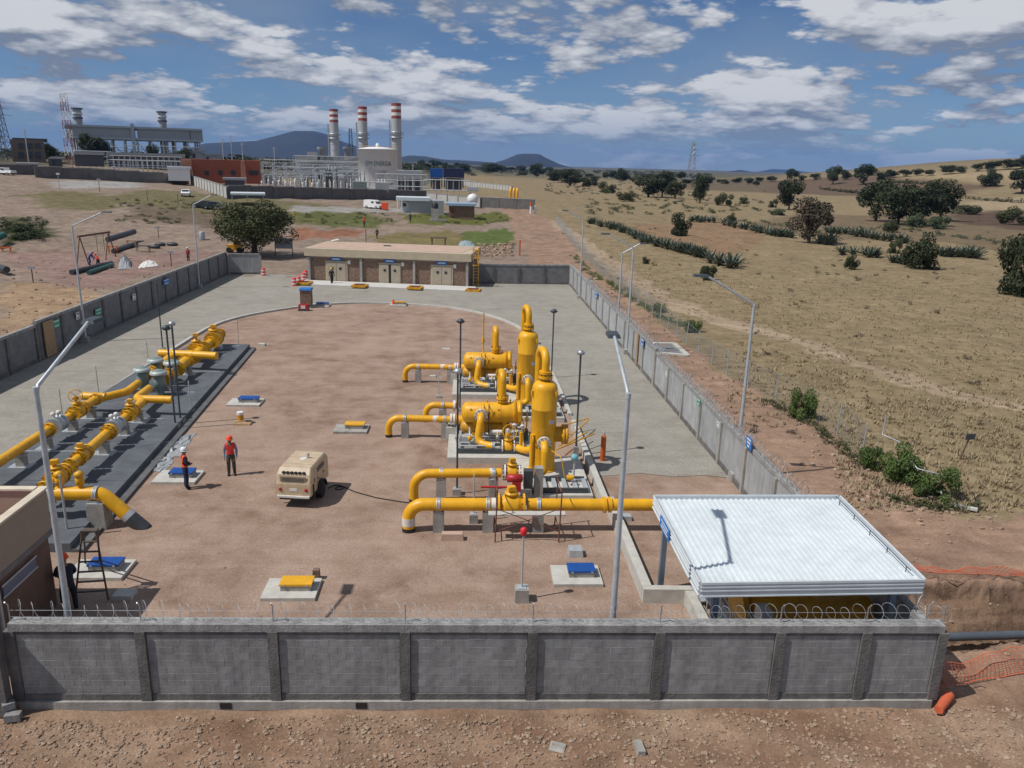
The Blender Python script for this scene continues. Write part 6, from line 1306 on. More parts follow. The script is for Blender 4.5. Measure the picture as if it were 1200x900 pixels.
scrub('far_woodland', FT, 'dark far-off woodland and scrub on the plain below the hills', 'leaf_dark', 6.0, 13.0, 31)
FT = []
for _ in range(160):
    x = random.uniform(0, 480); p = far(x, 200, random.uniform(430, 900)); p.z = terrain(p.x, p.y); FT.append(p)
scrub('far_woodland', FT, 'dark far-off trees behind the power plant', 'leaf_dark', 6.0, 13.0, 32)
# dry grass tussocks give the near field its nap
r = np.random.default_rng(12); V_ = []; F_ = []
def tuss(px0, px1, py0, py1, n):
    for _ in range(n):
        p = T(r.uniform(px0, px1), r.uniform(py0, py1)); k = r.integers(4, 7)
        for _2 in range(k):
            a = r.uniform(0, 6.3); b = r.uniform(0, 0.22); w = 0.03+0.03*r.random(); h = r.uniform(0.08, 0.24); x, y = p.x+cos(a)*b, p.y+sin(a)*b; lx, ly = cos(a)*h*0.5, sin(a)*h*0.5; i = len(V_)
            V_.extend([(x-sin(a)*w, y+cos(a)*w, p.z-0.02), (x+sin(a)*w, y-cos(a)*w, p.z-0.02), (x+lx, y+ly, p.z+h)]); F_.append((i, i+1, i+2))
for a in ((870, 1200, 330, 480, 1500), (760, 1200, 300, 380, 900), (980, 1200, 470, 600, 1300), (850, 1000, 400, 500, 300), (700, 870, 280, 350, 400)): tuss(*a)
me = bpy.data.meshes.new('dry_grass'); me.from_pydata(V_, [], F_); o = bpy.data.objects.new('dry_grass', me); COL.objects.link(o); me.materials.append(mat('straw', (0.27, 0.215, 0.13), 0.9, 0, 0, 0.4, col2=(0.36, 0.295, 0.185)))
tag(o, 'tufts of dry straw-coloured grass in the field', 'grass', None, 'stuff')
# ------------------------------------------------------------------ agaves
AG = []
for s in range(3):
    rr = random.Random(s); m = MB()
    for i in range(20):
        a = i*2.4+rr.uniform(-.2, .2); el = radians(24+54*(i/20)+rr.uniform(-6, 6)); L_ = rr.uniform(0.8, 1.05); d = Vector((cos(a)*cos(el), sin(a)*cos(el), sin(el))); sd = Vector((-sin(a), cos(a), 0)); up_ = sd.cross(d)*-1; o_ = len(m.v)
        for f, w, c in ((0.03, 0.07, 0), (0.4, 0.105, 0.03), (0.75, 0.07, 0.05), (1.0, 0.005, 0.06)):
            b = d*L_*f+up_*(-c*2.0*f)
            m.v += [tuple(b-sd*w+up_*0.02), tuple(b-up_*0.015), tuple(b+sd*w+up_*0.02)]
        for k in range(3):
            for q in range(2): m.f.append((o_+k*3+q, o_+k*3+q+1, o_+k*3+q+4, o_+k*3+q+3)); m.smooth.append(True)
    me_ = m.mesh('agave', (0, 0, 0)); me_.materials.append(MATS['agave']); AG.append(me_)
def agave(px, py, hpx, label, grp, i):
    p = T(px, py); D = math.hypot(p.x, p.y); o = bpy.data.objects.new('agave_plant', AG[i % 3]); COL.objects.link(o); o.location = p; k = hpx*D/FPX*1.05; o.scale = (k, k, k); o.rotation_euler.z = random.uniform(0, 6.3); tag(o, label, 'agave', grp)
def agrow(px, n, h0, h1, label, grp, j=1.5):
    for i in range(n):
        f = i/(n-1)*(len(px)-1); k = min(int(f), len(px)-2); g = f-k; agave(px[k][0]*(1-g)+px[k+1][0]*g+random.uniform(-j, j), px[k][1]*(1-g)+px[k+1][1]*g+random.uniform(-j, j)*0.5, h0+(h1-h0)*i/(n-1)+random.uniform(-1, 1), label, grp, i)
agrow([(692, 262), (730, 272), (760, 286), (800, 296), (823, 302)], 34, 9, 14, 'agave in the long diagonal row across the dry field', 'agaves of the long diagonal row')
for i, q in enumerate(((832, 308, 16), (843, 311, 16), (855, 314, 18), (862, 312, 15))): agave(*q, 'agave in the cluster at the near end of the diagonal row', 'agaves at the near end of the row', i)
agrow([(811, 260), (836, 260)], 6, 8, 8, 'small agave in the short row left of the olive bush', 'agaves of the short upper row'); agrow([(848, 264), (880, 270), (905, 276), (926, 279)], 15, 9, 11, 'agave in the row left of the brownish tree', 'agaves of the middle row')
agrow([(962, 286), (975, 287)], 3, 13, 14, 'agave at the foot of the brownish tree', 'agaves by the brownish tree'); agrow([(970, 272), (1000, 276), (1025, 281), (1060, 285)], 14, 9, 11, 'agave in the row right of the brownish tree', 'agaves of the right row')
agrow([(988, 298), (1012, 300), (1028, 302)], 5, 11, 13, 'agave in the loose group beside the round shrub', 'agaves beside the round shrub'); agrow([(1046, 307), (1062, 310)], 4, 10, 12, 'agave touching the left side of the round shrub', 'agaves touching the round shrub')
agrow([(1102, 300), (1125, 301), (1145, 303)], 8, 11, 14, 'agave in the row right of the round shrub', 'agaves right of the round shrub'); agrow([(1176, 303), (1198, 305)], 4, 12, 14, 'agave at the right edge of the picture', 'agaves at the right edge')
# ------------------------------------------------------------------ hills on the horizon
mat('hill_haze_tint', (0.010, 0.018, 0.026), 0.95, 0, 0.3, 0.004, col2=(0.026, 0.034, 0.036), world_co=True)  # dark wooded slopes with the blue of distant air painted in
def hill(px, D, w, label, seed):
    r = np.random.default_rng(seed); P = []; xs_ = np.arange(px[0][0], px[-1][0]+1, 3.0); ph = r.uniform(0, 6, 6)
    yy = np.interp(xs_, [p[0] for p in px], [p[1] for p in px]); nr_ = 14; m = MB()
    for j in range(nr_+1):
        s = -1+2*j/nr_
        for x, y in zip(xs_, yy):
            q = far(x, y, D); top = q.z; k = (1-abs(s)**1.5); dd = D+s*w*(0.6+0.4*min(1, max(0, top)/200)); c = far(x, y, dd); g = sum(sin(x*0.07*(i+1)+s*3*(i+1)+ph[i])/(i+1.5) for i in range(5))
            m.v.append((c.x, c.y, -15+(top+15)*k+g*top*0.035*(1-k)*2))
    n_ = len(xs_)
    for j in range(nr_):
        for i in range(n_-1): m.f.append((j*n_+i, j*n_+i+1, (j+1)*n_+i+1, (j+1)*n_+i)); m.smooth.append(True)
    o = m.build('hills', 'hill_haze_tint'); return tag(o, label, None, None, 'structure')
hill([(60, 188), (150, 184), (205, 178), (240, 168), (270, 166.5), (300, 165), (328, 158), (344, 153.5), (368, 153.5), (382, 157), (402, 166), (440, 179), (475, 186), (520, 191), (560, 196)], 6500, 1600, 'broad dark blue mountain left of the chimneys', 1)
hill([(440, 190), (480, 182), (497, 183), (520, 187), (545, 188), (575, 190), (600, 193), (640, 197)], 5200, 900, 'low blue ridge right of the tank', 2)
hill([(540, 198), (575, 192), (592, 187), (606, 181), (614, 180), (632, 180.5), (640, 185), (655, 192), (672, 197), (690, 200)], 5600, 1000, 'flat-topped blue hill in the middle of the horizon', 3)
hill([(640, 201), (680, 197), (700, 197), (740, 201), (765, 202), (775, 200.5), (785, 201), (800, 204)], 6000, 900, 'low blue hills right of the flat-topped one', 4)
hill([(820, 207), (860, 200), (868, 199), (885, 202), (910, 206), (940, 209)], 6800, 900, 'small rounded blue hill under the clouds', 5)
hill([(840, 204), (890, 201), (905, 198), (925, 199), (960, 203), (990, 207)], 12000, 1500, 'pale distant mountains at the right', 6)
# ------------------------------------------------------------------ power plant beyond the compound
mat('plant_wall', (0.14, 0.135, 0.132), 0.9, 0, 0.2, 0.6); mat('plant_wall_pale', (0.46, 0.46, 0.44), 0.9, 0, 0.1, 0.6); mat('clad_grey', (0.36, 0.375, 0.39), 0.55, 0.1, 0.1, 0.15); mat('clad_dark', (0.085, 0.09, 0.10), 0.6, 0.1, 0.1, 0.2)
mat('terracotta', (0.34, 0.10, 0.055), 0.9, 0, 0.12, 0.3); mat('tank_white', (0.80, 0.81, 0.81), 0.5, 0, 0.04, 0.2); mat('stack_grey', (0.46, 0.47, 0.48), 0.5, 0.2, 0.06, 0.3); mat('band_red', (0.30, 0.075, 0.065), 0.6)
def far_wall(a, b, h, label, mm, step=6.0): A_, B_ = T(*a), T(*b); return plain_wall('plant_wall', (A_.x, A_.y), (B_.x, B_.y), h, label, step=step, face=mm, zf=lambda p: terrain(p.x, p.y)-0.2, th=0.25)
far_wall((-6, 203), (41, 205), 2.6, 'dark plant wall at the far left behind the white pickup', 'plant_wall'); far_wall((42, 208), (219, 216), 3.0, 'long dark plant wall below the condenser building', 'plant_wall')
far_wall((220, 215), (267, 233), 2.8, 'pale wall slanting down from the orange building', 'plant_wall_pale', 4.0); far_wall((268, 232), (499, 235), 3.0, 'long dark plant wall in front of the tank', 'plant_wall')
far_wall((500, 236), (563, 243), 2.8, 'pale plant wall right of the long dark one', 'plant_wall_pale', 4.0); far_wall((564, 243), (626, 246), 3.0, 'dark plant wall at the right end of the plant', 'plant_wall')
far_wall((543, 217), (600, 224), 2.6, 'pale rear wall of the plant behind the yellow pipes', 'plant_wall_pale', 4.0)
def fbox(name, x0, x1, yt, yb, D, dep, mm, par=None, sink=1.0):
    a, b = far(x0, yb, D), far(x1, yb, D); zt_ = far((x0+x1)/2, yt, D).z; zb = min(a.z, b.z)-sink; d = (b-a); rz = math.atan2(d.y, d.x); n_ = Vector((-d.y, d.x, 0)).normalized(); c = (a+b)/2+n_*dep/2
    return MB().box((c.x, c.y, (zt_+zb)/2), (math.hypot(d.x, d.y), dep, zt_-zb), rz).build(name, mm, par)
def fthing(name, x0, x1, yb, D, label, cat, group=None): p = far((x0+x1)/2, yb, D); p.z = terrain(p.x, p.y); return thing(name, p, label, cat, group)
def frod(x0, y0, x1, y1, D, r, name, mm, par, D2=None): return MB().tube([far(x0, y0, D), far(x1, y1, D2 or D)], r, 6).build(name, mm, par)
# chimneys
def chimney(x, w, yt, D, label):
    t = fthing('chimney', x, x, 222, D, label, 'chimney'); b = far(x, 222, D); b.z = terrain(b.x, b.y)-0.5; top = far(x, yt, D).z; r_ = w*D/FPX/2; H0 = top-b.z
    MB().lathe(b, [(r_, 0), (r_*0.98, H0*0.82)], (0, 0, 1), 24).build('shaft', 'stack_grey', t)
    n_ = 5
    for i in range(n_): MB().lathe(b+Vector((0, 0, H0*(0.82+0.036*i))), [(r_*0.98, 0), (r_*0.98, H0*0.036)], (0, 0, 1), 24).build('top_band', 'band_red' if i % 2 == 0 else 'white_band', t)
    g = MB().lathe(b+Vector((0, 0, H0*0.60)), [(r_*1.5, 0), (r_*1.5, 0.25), (r_*0.98, 0.26)], (0, 0, 1), 20).build('gallery', 'steel', t); MB().torus(b+Vector((0, 0, H0*0.60+1.3)), r_*1.5, 0.09, (0, 0, 1), 20, 5).build('guard_rail', 'steel', g)
    MB().lathe(b+Vector((0, 0, H0*0.66)), [(r_*1.42, 0), (r_*1.42, 0.25), (r_*0.98, 0.26)], (0, 0, 1), 20).build('gallery', 'steel', t)
    for k in range(6): MB().lathe(b+Vector((0, 0, H0*(0.12+0.08*k))), [(r_*1.03, 0), (r_*1.03, 0.3)], (0, 0, 1), 20).build('stiffener', 'stack_grey', t)
    MB().box(b+Vector((-r_-0.6, -0.4, H0*0.5)), (0.5, 0.5, H0*0.6)).build('ladder_cage', 'steel', t)
chimney(394, 9.5, 128, 345, 'leftmost of the three red-banded chimneys'); chimney(427, 10, 125, 335, 'middle one of the three red-banded chimneys'); chimney(465.5, 11, 121, 325, 'rightmost of the three red-banded chimneys')
# storage tank with lettering
D = 290; tc_ = far(443.5, 218, D+7); tc_.z = terrain(tc_.x, tc_.y)-0.3; rT = 44*D/FPX/2; zT = far(443, 175, D).z-tc_.z; tk = thing('storage_tank', tc_, 'large white cylindrical tank with green-grey lettering', 'tank')
MB().lathe(tc_, [(rT, 0), (rT, zT), (rT*1.01, zT), (rT*1.01, zT+0.15), (rT*0.5, zT+0.8), (0, zT+1.0)], (0, 0, 1), 48).build('shell', 'tank_white', tk)
MB().torus(tc_+Vector((0, 0, zT+1.1)), rT*0.98, 0.06, (0, 0, 1), 40, 4).build('roof_rail', mat('pale_red', (0.45, 0.25, 0.2), 0.6), tk); MB().lathe(tc_+Vector((0, 0, zT+0.9)), [(0.7, 0), (0.7, 0.9), (0.3, 1.3)], (0, 0, 1), 12).build('roof_vent', 'tank_white', tk)
fc = bpy.data.curves.new('lettering', 'FONT'); fc.body = 'EFM ENERGIA'; fc.size = 2.2; fc.align_x = 'CENTER'; fc.extrude = 0.02; fo = bpy.data.objects.new('tmp_text', fc); COL.objects.link(fo)
dg = bpy.context.evaluated_depsgraph_get(); tm = bpy.data.meshes.new_from_object(fo.evaluated_get(dg)); bpy.data.objects.remove(fo)
bmx = bmesh.new(); bmx.from_mesh(tm); bmesh.ops.subdivide_edges(bmx, edges=[e for e in bmx.edges if e.calc_length() > 0.6], cuts=2); azc = math.atan2(-tc_.x, -tc_.y)
for v in bmx.verts:
    sx = 0.72*v.co.x/rT*1.0; rr_ = rT+0.05+v.co.z; a = sx+0.02; dr = Vector((-tc_.x, -tc_.y, 0)).normalized(); sd = Vector((-dr.y, dr.x, 0)); z_ = v.co.y; w_ = dr*cos(a)*rr_+sd*sin(a)*rr_; v.co = Vector((w_.x, w_.y, zT*0.60+z_))
bmx.to_mesh(tm); bmx.free(); lo_ = bpy.data.objects.new('lettering', tm); COL.objects.link(lo_); lo_.parent = tk; tm.materials.append(mat('letter_green', (0.05, 0.10, 0.09), 0.6))
for k, (z_, w_) in enumerate(((0.46, 5), (0.42, 4), (0.34, 2.6), (0.29, 2.2))):
    m = MB(); dr = Vector((-tc_.x, -tc_.y, 0)).normalized(); sd = Vector((-dr.y, dr.x, 0))
    for i in range(9):
        a = (-0.5+i/8)*w_/rT+0.12; q = tc_+(dr*cos(a)+sd*sin(a))*(rT+0.04); m.v += [(q.x, q.y, tc_.z+zT*z_), (q.x, q.y, tc_.z+zT*z_+0.3)]
    for i in range(8): m.f.append((2*i, 2*i+2, 2*i+3, 2*i+1)); m.smooth.append(True)
    m.build('small_print', 'clad_grey', tk)
for k, (a0, a1, z0, z1, w_) in enumerate(((-1.15, -1.0, 0.15, 0.8, 0.9), (0.5, 1.2, 0.06, 0.33, 0.9))):
    m = MB()
    for i in range(9):
        a = a0+(a1-a0)*i/8; q = tc_+(dr*cos(a)+sd*sin(a))*(rT+0.035); z_ = tc_.z+zT*(z0+(z1-z0)*(i/8)**1.3); m.v += [(q.x, q.y, z_), (q.x, q.y, z_+w_)]
    for i in range(8): m.f.append((2*i, 2*i+2, 2*i+3, 2*i+1)); m.smooth.append(True)
    m.build('swoosh', 'clad_grey', tk)
# boiler and turbine halls
t = fthing('boiler_house', 350, 420, 215, 340, 'pale grey boiler casing behind the substation', 'building'); fbox('casing', 347, 420, 183, 216, 340, 25, 'clad_grey', t); fbox('duct', 360, 372, 178, 184, 335, 6, 'stack_grey', t); fbox('duct', 405, 424, 183, 200, 325, 6, 'stack_grey', t)
for x in (377, 407): q = far(x, 176, 338); MB().lathe(q, [(1.2, -4), (1.2, 0), (1.8, 0.3), (1.8, 1.2)], (0, 0, 1), 12).build('roof_ventilator', 'clad_grey', t)
t = fthing('turbine_hall', 465, 495, 222, 270, 'low grey hall with dark open bays right of the tank', 'building'); fbox('upper_cladding', 464, 495, 200, 206, 270, 14, 'clad_grey', t); fbox('dark_bay', 465, 494, 206, 223, 271, 12, 'clad_dark', t)
for x in (466, 475, 484, 494): frod(x, 206, x, 224, 268, 0.25, 'column', 'stack_grey', t)
for i, (x0, x1, mm, lab) in enumerate(((504, 519, 'blue_lid', 'bright blue container on stilts'), (519.5, 544, mat('navy', (0.012, 0.02, 0.07), 0.5), 'dark navy container on stilts'))):
    t = fthing('container', x0, x1, 219, 240, lab+' at the right of the plant', 'container'); fbox('box', x0, x1, 197.5, 208, 240, 6, mm, t, 0)
    for x in (x0+1.5, x1-1.5): frod(x, 208, x, 220, 238, 0.22, 'stilt', 'dark_steel', t)
    fbox('machine', x0+3, x1-3, 209, 219, 242, 4, 'clad_dark', t)
# air-cooled condenser on legs
D = 420; t = fthing('air_condenser', 78, 238, 195, D, 'huge grey air-cooled condenser raised on legs at the left', 'building')
a, b = far(79, 165, D), far(238, 166, D); d_ = b-a; rzc = math.atan2(d_.y, d_.x); n_ = Vector((-d_.y, d_.x, 0)).normalized(); zt0, zb0 = far(79, 144, D).z, far(79, 159, D).z; zt1, zb1 = far(238, 150, D).z, far(238, 164, D).z
Wd = 34.0; q = [a, b, b+n_*Wd, a+n_*Wd]
for i0, i1, nm_, mm in ((0.0, 0.49, 'wind_wall', 'clad_grey'), (0.505, 0.90, 'wind_wall', 'clad_grey'), (0.905, 1.0, 'wind_wall', 'clad_grey')):
    A_, B_ = a.lerp(b, i0), a.lerp(b, i1); za, zb_ = zt0+(zt1-zt0)*i0, zt0+(zt1-zt0)*i1; ba, bb_ = zb0+(zb1-zb0)*i0, zb0+(zb1-zb0)*i1
    MB().prism([(A_.x, A_.y), (B_.x, B_.y), (B_.x+n_.x*Wd, B_.y+n_.y*Wd), (A_.x+n_.x*Wd, A_.y+n_.y*Wd)], [ba, bb_, bb_, ba], [za-1.5, zb_-1.5, zb_-1.5, za-1.5]).build(nm_, mm, t)
A_, B_ = a-n_*0.8, b-n_*0.8; MB().prism([(A_.x, A_.y), (B_.x, B_.y), (B_.x+n_.x*(Wd+2), B_.y+n_.y*(Wd+2)), (A_.x+n_.x*(Wd+2), A_.y+n_.y*(Wd+2))], [zt0-1.45, zt1-1.45, zt1-1.45, zt0-1.45], [zt0-0.5, zt1-0.5, zt1-0.5, zt0-0.5]).build('roof_edge', 'steel', t)
MB().prism([(A_.x, A_.y), (B_.x, B_.y), (B_.x+n_.x*(Wd+2), B_.y+n_.y*(Wd+2)), (A_.x+n_.x*(Wd+2), A_.y+n_.y*(Wd+2))], [zb0-1.0, zb1-1.0, zb1-1.0, zb0-1.0], [zb0-0.02, zb1-0.02, zb1-0.02, zb0-0.02]).build('fan_deck', 'steel', t)
for i in range(11):
    for v in (0.0, 0.5, 1.0):
        c = a.lerp(b, (i+0.3)/10.6)+n_*Wd*v; zt_ = zb0+(zb1-zb0)*i/10-1; MB().tube([(c.x, c.y, terrain(c.x, c.y)-0.5), (c.x, c.y, zt_)], 0.45, 6).build('leg', 'stack_grey', t)
    if i < 10: c = a.lerp(b, (i+0.3)/10.6); e = a.lerp(b, (i+1.3)/10.6); MB().tube([(c.x, c.y, zb0-9+(i % 2)*7), (e.x, e.y, zb0-2-(i % 2)*7)], 0.2, 5).build('brace', 'stack_grey', t)
fbox('stair_tower', 157, 161, 145, 190, D-3, 4, 'steel', t, 0)
for x, yt, yb, lab in ((96.5, 127, 144, 'left one of the two dark stacks behind the condenser roof'), (194.5, 131, 149, 'right one of the two dark stacks behind the condenser roof')):
    s_ = fthing('exhaust_stack', x, x, 190, D+45, lab, 'stack'); q = far(x, yb+40, D+45); q.z = terrain(q.x, q.y); zt_ = far(x, yt, D+45).z; MB().lathe(q, [(1.9, 0), (1.9, zt_-q.z)], (0, 0, 1), 16).build('shaft', 'clad_grey', s_)
    for k in range(3): MB().lathe(q+Vector((0, 0, zt_-q.z-0.6-2.2*k)), [(2.35 if k else 2.6, 0), (2.35 if k else 2.6, 0.7)], (0, 0, 1), 16).build('collar', 'clad_dark' if k % 2 == 0 else 'white_band', s_)
# lattice masts
def lattice(x, yb, yt, D, w0, w1, label, mats2, name='lattice_mast', cat='mast', n=9, arms=()):
    t = fthing(name, x, x, yb, D, label, cat); b = far(x, yb, D); zt_ = far(x, yt, D).z; z0 = terrain(b.x, b.y)-0.3; H0 = zt_-z0; cr_ = [(-1, -1), (1, -1), (1, 1), (-1, 1)]
    for i in range(n):
        f0, f1 = i/n, (i+1)/n; a0, a1 = (w0+(w1-w0)*f0)/2, (w0+(w1-w0)*f1)/2; m = MB(); r_ = max(0.06, D*0.00032)
        for k in range(4):
            p0 = Vector((b.x+cr_[k][0]*a0, b.y+cr_[k][1]*a0, z0+H0*f0)); p1 = Vector((b.x+cr_[k][0]*a1, b.y+cr_[k][1]*a1, z0+H0*f1)); k2 = (k+1) % 4; p2 = Vector((b.x+cr_[k2][0]*a1, b.y+cr_[k2][1]*a1, z0+H0*f1)); m.tube([p0, p1], r_, 4); m.tube([p0, p2], r_*0.7, 4); m.tube([p1, p2], r_*0.7, 4)
        m.build('section', mats2[i % len(mats2)], t)
    for f, L_ in arms: z_ = z0+H0*f; MB().tube([(b.x-L_, b.y, z_), (b.x, b.y, z_+0.6), (b.x+L_, b.y, z_)], max(0.08, D*0.0003), 4).build('cross_arm', mats2[0], t)
    return t
lattice(83.5, 190, 110, 330, 2.6, 1.6, 'red and white lattice mast before the condenser', ['band_red', 'white_band'], n=8)
lattice(6, 185, 118, 400, 5, 1.2, 'dark lattice pylon at the left edge', ['clad_dark'], n=10, arms=((0.75, 5), (0.86, 4), (0.96, 3)))
lattice(-2, 185, 112, 330, 4, 1.2, 'lattice pylon cut by the left edge', ['dark_steel'], n=10, arms=((0.8, 4), (0.95, 3)))
lattice(810, 206, 166, 850, 9, 1.8, 'lone lattice pylon on the right horizon', ['steel'], name='power_pylon', cat='pylon', n=9, arms=((0.66, 6.5), (0.80, 5.5), (0.94, 4.5)))
lattice(412, 205, 151, 420, 2.5, 1.2, 'thin lattice mast between the chimneys', ['dark_steel'], n=8)
# other plant buildings
t = fthing('office_block', 15, 55, 190, 330, 'brownish two-storey block at the far left', 'building'); fbox('wall', 15.5, 54.5, 164, 191, 330, 14, mat('brown_block', (0.20, 0.15, 0.12), 0.9), t); fbox('roof', 14.5, 55.5, 162, 165, 331, 16, 'clad_dark', t, 0)
for x in (22, 32, 42): fbox('window', x, x+6, 168, 174, 329.6, 0.5, 'glass', t, 0); fbox('window', x, x+6, 178, 185, 329.6, 0.5, 'glass', t, 0)
t = fthing('orange_building', 214, 306, 209, 236, 'orange two-part building behind the plant wall', 'building'); fbox('wall', 214, 226, 186.5, 210, 236, 12, mat('salmon', (0.50, 0.22, 0.14), 0.9), t); fbox('wall', 226.3, 283, 187, 210, 236.4, 12, 'terracotta', t); fbox('wall', 283.3, 288, 188, 211, 236, 12, 'salmon', t); fbox('wall', 288.3, 306, 188, 211, 236.4, 12, 'terracotta', t)
for x in (240, 256, 271, 292, 298): w = fbox('window', x, x+5, 200, 205, 235.9, 0.4, 'glass', t, 0)
t = fthing('gate_hut', 262, 288, 221, 222, 'small dark hut with pale flat roof by the gate', 'hut'); fbox('wall', 264, 287, 211, 219, 222, 4, 'clad_dark', t); fbox('roof', 261, 289, 208.5, 211, 221.5, 5, 'clad_grey', t, 0)
t = fthing('white_shed', 196, 223, 206, 228, 'long white shed above the dark plant wall', 'shed'); fbox('wall', 197, 223, 198, 207, 228, 5, 'white_paint', t); fbox('roof', 196, 224, 195.5, 198, 227.6, 6, 'roof_white', t, 0)
t = fthing('gatehouse', 465, 522, 248, 178, 'long low pale gatehouse with overhanging roof', 'building'); fbox('wall', 480, 520, 235, 248, 178, 6, 'clad_grey', t); fbox('porch_wall', 469, 480, 236, 246, 179, 4, 'white_paint', t); fbox('roof', 464, 504, 231.5, 235, 177.5, 7, 'roof_white', t, 0); fbox('window', 472, 476, 238, 242, 177.6, 0.3, 'glass', t, 0)
for x in (466, 471): frod(x, 235, x, 246, 176.8, 0.10, 'porch_post', 'white_paint', t)
t = fthing('brick_hut', 524, 557, 253, 170, 'small brick hut with a pale blue roof', 'hut'); fbox('wall', 526, 556, 241, 254, 170, 4, mat('brick_hut_wall', (0.24, 0.15, 0.11), 0.9, 0, 0.2, 2), t); fbox('roof', 523, 558, 238.5, 241, 169.5, 5.5, mat('pale_blue', (0.30, 0.42, 0.55), 0.5), t, 0); fbox('door', 528, 532, 244, 253, 169.8, 0.3, 'rust', t, 0)
p = T(510, 259); t = thing('water_tank', p, 'black water tank on a concrete tower', 'water tank'); MB().box(p+Vector((0, 0, 1.2)), (1.5, 1.5, 2.5)).build('tower', 'concrete', t); MB().lathe(p+Vector((0, 0, 2.45)), [(0.62, 0), (0.62, 0.9), (0.45, 1.1), (0.2, 1.25)], (0, 0, 1), 16).build('tank', 'black_coat', t); MB().box(p+Vector((0.6, 0, 0.2)), (3.2, 2.2, 0.4)).build('base', 'concrete', t)
t = fthing('carport', 268, 311, 232, 172, 'pale sheet carport roof left of the big tree', 'carport'); fbox('roof', 270, 311, 226.5, 228.5, 172, 7, 'roof_white', t, 0)
for x in (272, 290, 309): frod(x, 228, x, 236, 173, 0.09, 'post', 'steel', t)
# substation: portals, busbars, equipment
for i, (x0, x1, D, yt) in enumerate(((308, 350, 262, 191), (352, 402, 258, 193), (325, 415, 246, 197), (306, 372, 238, 203), (378, 422, 240, 202))):
    t = fthing('substation_portal', x0, x1, 218, D, ('tall left portal of the substation', 'tall right portal of the substation', 'long middle portal of the substation', 'low front left portal of the substation', 'low front right portal of the substation')[i], 'portal', 'substation portals')
    n_ = 5 if x1-x0 > 60 else 4
    for k in range(n_):
        x = x0+(x1-x0)*k/(n_-1); q = far(x, 218, D); zb = terrain(q.x, q.y); zt_ = far(x, yt, D).z; m = MB()
        for s in ((-0.5, -0.5), (0.5, -0.5), (0, 0.5)): m.tube([(q.x+s[0], q.y+s[1], zb), (q.x+s[0]*0.6, q.y+s[1]*0.6, zt_)], 0.11, 4)
        for j in range(7): f = j/7; z_ = zb+(zt_-zb)*f; z2 = zb+(zt_-zb)*(f+1/7); m.tube([(q.x-0.45, q.y-0.45, z_), (q.x+0.45, q.y-0.45, z2)], 0.07, 4)
        m.build('column', 'galv', t)
    for dz in (0, -1.0):
        a_, b_ = far(x0, yt, D), far(x1, yt, D); a_.z += dz; b_.z += dz; MB().tube([a_, b_], 0.12, 4).build('beam', 'galv', t)
    a_, b_ = far(x0, yt, D), far(x1, yt, D); m = MB(); nn_ = int((x1-x0)/2.2)
    for j in range(nn_): p0 = a_.lerp(b_, j/nn_); p1 = a_.lerp(b_, (j+1)/nn_); m.tube([p0-Vector((0, 0, 0 if j % 2 else 1.0)), p1-Vector((0, 0, 1.0 if j % 2 else 0))], 0.08, 4)
    m.build('lacing', 'galv', t)
k = 0
for D, y in ((232, 214), (240, 212), (250, 209)):
    for x in np.arange(308, 425, 6.5):
        xx = x+random.uniform(-1.5, 1.5); q = far(xx, 220, D); zb = terrain(q.x, q.y); zt_ = far(xx, y+random.uniform(-2.5, 2), D).z
        t = thing('switchgear_post', (q.x, q.y, zb), 'slim insulator post in the rows of the substation', 'insulator post', 'insulator posts of the substation'); MB().tube([(q.x, q.y, zb), (q.x, q.y, zb+(zt_-zb)*0.5)], 0.16, 6).build('pedestal', 'galv', t); MB().lathe((q.x, q.y, zb+(zt_-zb)*0.5), [(0.14, 0), (0.22, 0.4), (0.14, 0.8), (0.22, 1.2), (0.14, 1.6), (0.1, (zt_-zb)*0.5)], (0, 0, 1), 8).build('insulator', 'white_band', t); k += 1
for i, (x0, x1, yt, D) in enumerate(((382, 396, 199, 252), (414, 430, 213, 225), (352, 362, 210, 240), (440, 455, 214, 222), (396, 404, 208, 238))):
    t = fthing('transformer', x0, x1, 221, D, ('dark transformer in the middle of the substation', 'grey-green transformer before the tank', 'small dark transformer in the substation', 'pale switch cabinet before the tank', 'small grey transformer right in the substation')[i], 'transformer'); fbox('casing', x0, x1, yt, 221, D, 4, ('clad_dark', 'sage', 'clad_dark', 'clad_grey', 'clad_grey')[i], t)
    for f in (0.25, 0.5, 0.75): q = far(x0+(x1-x0)*f, yt, D+2); MB().lathe(q, [(0.12, -0.2), (0.2, 0.5), (0.12, 1.0)], (0, 0, 1), 8).build('bushing', 'white_band', t)
# steel racks and pipework around the tank, and under the condenser
def rack(x0, x1, yt, D, label, n=6, lev=3):
    t = fthing('pipe_rack', x0, x1, 220, D, label, 'pipe rack'); zt_ = far((x0+x1)/2, yt, D).z
    for i in range(n):
        q = far(x0+(x1-x0)*i/(n-1), 220, D); zb = terrain(q.x, q.y)
        for s in (0, 4): MB().tube([(q.x, q.y+s, zb), (q.x, q.y+s, zt_)], 0.065, 5).build('post', 'galv', t)
    for l in range(lev):
        a_, b_ = far(x0, 220, D), far(x1, 220, D); a_.z = b_.z = terrain(a_.x, a_.y)+(zt_-terrain(a_.x, a_.y))*(l+1)/lev
        for s in (0, 1.5, 4): MB().tube([a_+Vector((0, s, 0.2)), b_+Vector((0, s, 0.2))], 0.14 if s == 1.5 else 0.06, 6).build('pipe' if s == 1.5 else 'beam', 'galv' if s == 1.5 else 'galv', t)
